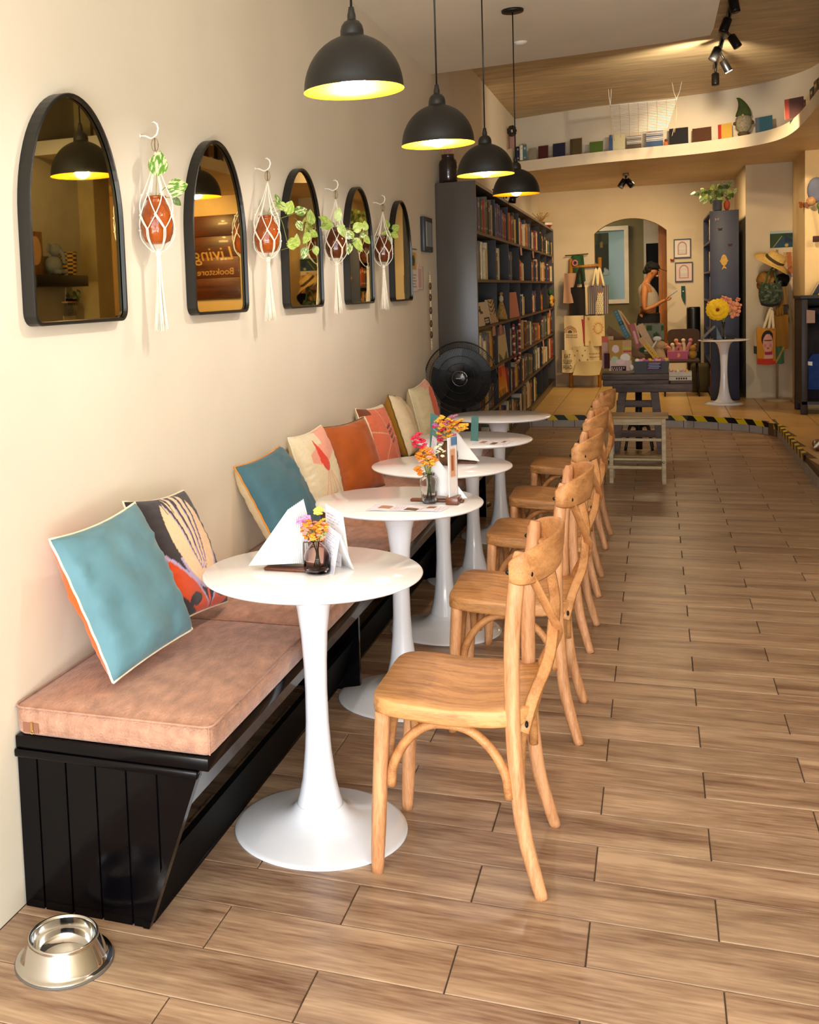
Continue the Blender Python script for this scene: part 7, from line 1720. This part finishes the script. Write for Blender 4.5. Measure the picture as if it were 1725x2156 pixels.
fc.ball((-.045, PY-.078, 1.628), .020, 8, 6, sc=(.7, .35, 1.1)); fc.ball((-.045, PY+.078, 1.628), .020, 8, 6, sc=(.7, .35, 1.1)); fc.build('face_features', skin, t)
ey = MB(); ey.ball((.037, PY-.032, 1.645), .008, 8, 6); ey.ball((.037, PY+.032, 1.645), .008, 8, 6); ey.build('eye', black_soft, t)
MB().ball((-.068, PY, 1.672), .084, 16, 10, sc=(.95, .95, .95)).build('hair', mat('dark_hair', '120C0A', .6), t)
MB().ball((-.135, PY, 1.632), .034, 10, 8).build('hair_bun', MATS['dark_hair'], t)
for s, (hx_, hy_, hz_) in ((1, (.125, PY-.10, 1.235)), (-1, (.13, PY-.03, 1.23))):
    for k in range(4):
        MB().tube(curve([(hx_+.008, hy_-.024+.014*k, hz_-.004), (hx_+.042, hy_-.026+.015*k, hz_+.004), (hx_+.062, hy_-.024+.014*k, hz_+.024), (hx_+.056, hy_-.020+.013*k, hz_+.040)], 3), [.0085]*7+[.0075, .007, .006], 7).build('finger', skin, t)
    MB().tube(curve([(hx_+.0, hy_-.026, hz_+.006), (hx_+.018, hy_-.034, hz_+.026), (hx_+.040, hy_-.026, hz_+.040)], 3), .0088, 7).build('thumb', skin, t)
def rings_garment(name, secs, m, n=28):
    MB().loft([[(cx+rx*math.cos(2*PI*j/n)*(1+.0), PY+ry*math.sin(2*PI*j/n), z) for j in range(n)] for cx, z, rx, ry in secs], 0, False, True).build(name, m, t)
rings_garment('tank_top', [(-.082, 1.155, .135, .138), (-.082, 1.19, .137, .140), (-.092, 1.26, .134, .143), (-.105, 1.33, .128, .142), (-.125, 1.40, .105, .128), (-.132, 1.44, .075, .085), (-.130, 1.465, .055, .062)], mat('heather_tank', '9C8F7C', .9, var=.08))
for s in (-1, 1): MB().tube(curve([(-.06, PY+s*.07, 1.40), (-.115, PY+s*.085, 1.462), (-.17, PY+s*.075, 1.40)], 5), .017, 8, flat=(1, .5)).build('strap', MATS['heather_tank'], t)
rings_garment('trousers', [(-.10, .84, .150, .195), (-.10, .92, .152, .185), (-.097, .98, .150, .165), (-.092, 1.03, .145, .152), (-.090, 1.055, .140, .148)], mat('black_trousers', '0C0A0B', .9))
for s in (-1, 1): MB().tube([(-.098, PY+s*.085, .90), (-.09, PY+s*.09, .55), (-.105, PY+s*.09, .12)], [.108, .075, .052], 16).build('trouser_leg', MATS['black_trousers'], t)
t2 = thing('baseball_cap', 'black peaked cap worn by the person with the phone', 'cap', (-.03, PY, 1.68)); capm = mat('black_cap_cloth', '0A0807', .85)
MB().loft([[(-.038+.098*c_*math.cos(a), PY+.092*c_*math.sin(a), 1.668+.098*s_+(-.010*math.cos(a))) for a in np.linspace(0, 2*PI, 27)[:-1]] for c_, s_ in ((1, 0), (.98, .3), (.88, .58), (.66, .82), (.35, .95), (.03, 1))], 0, True, True).build('crown', capm, t2)
MB().prism([(.030+.118*math.sin(a), PY-.075*math.cos(a), 1.672-.052*math.sin(a)) for a in np.linspace(0, PI, 15)], (0, 0, .006)).build('peak', capm, t2)
t3 = thing('mobile_phone', 'dark phone held in both hands by the person', 'phone', (.18, PY-.06, 1.27))
d = Vector((.80, 0, .55)).normalized(); nn = Vector((-d.z, 0, d.x)); p0 = Vector((.155, PY-.105, 1.262))
MB().prism([p0, p0+d*.15, p0+d*.15+Vector((0, .072, 0)), p0+Vector((0, .072, 0))], nn*.009).build('slab', mat('phone_black', '191512', .25), t3)
MB().prism([p0+nn*.0092+d*.006+Vector((0, .004, 0)), p0+nn*.0092+d*.144+Vector((0, .004, 0)), p0+nn*.0092+d*.144+Vector((0, .068, 0)), p0+nn*.0092+d*.006+Vector((0, .068, 0))], nn*.0006).build('screen', mat('phone_screen', '2E3A44', .1), t3)

# the three are modelled at one scale and set down where the person stands, just in front of the arch wall
K_ = .9328
for o in (t, t2, t3):
    L0 = Vector(o['_o']); o.location = Vector((L0.x*K_, L0.y*K_+.0, 1.4658+(L0.z-1.4658)*K_)); o.scale = (K_, K_, K_)
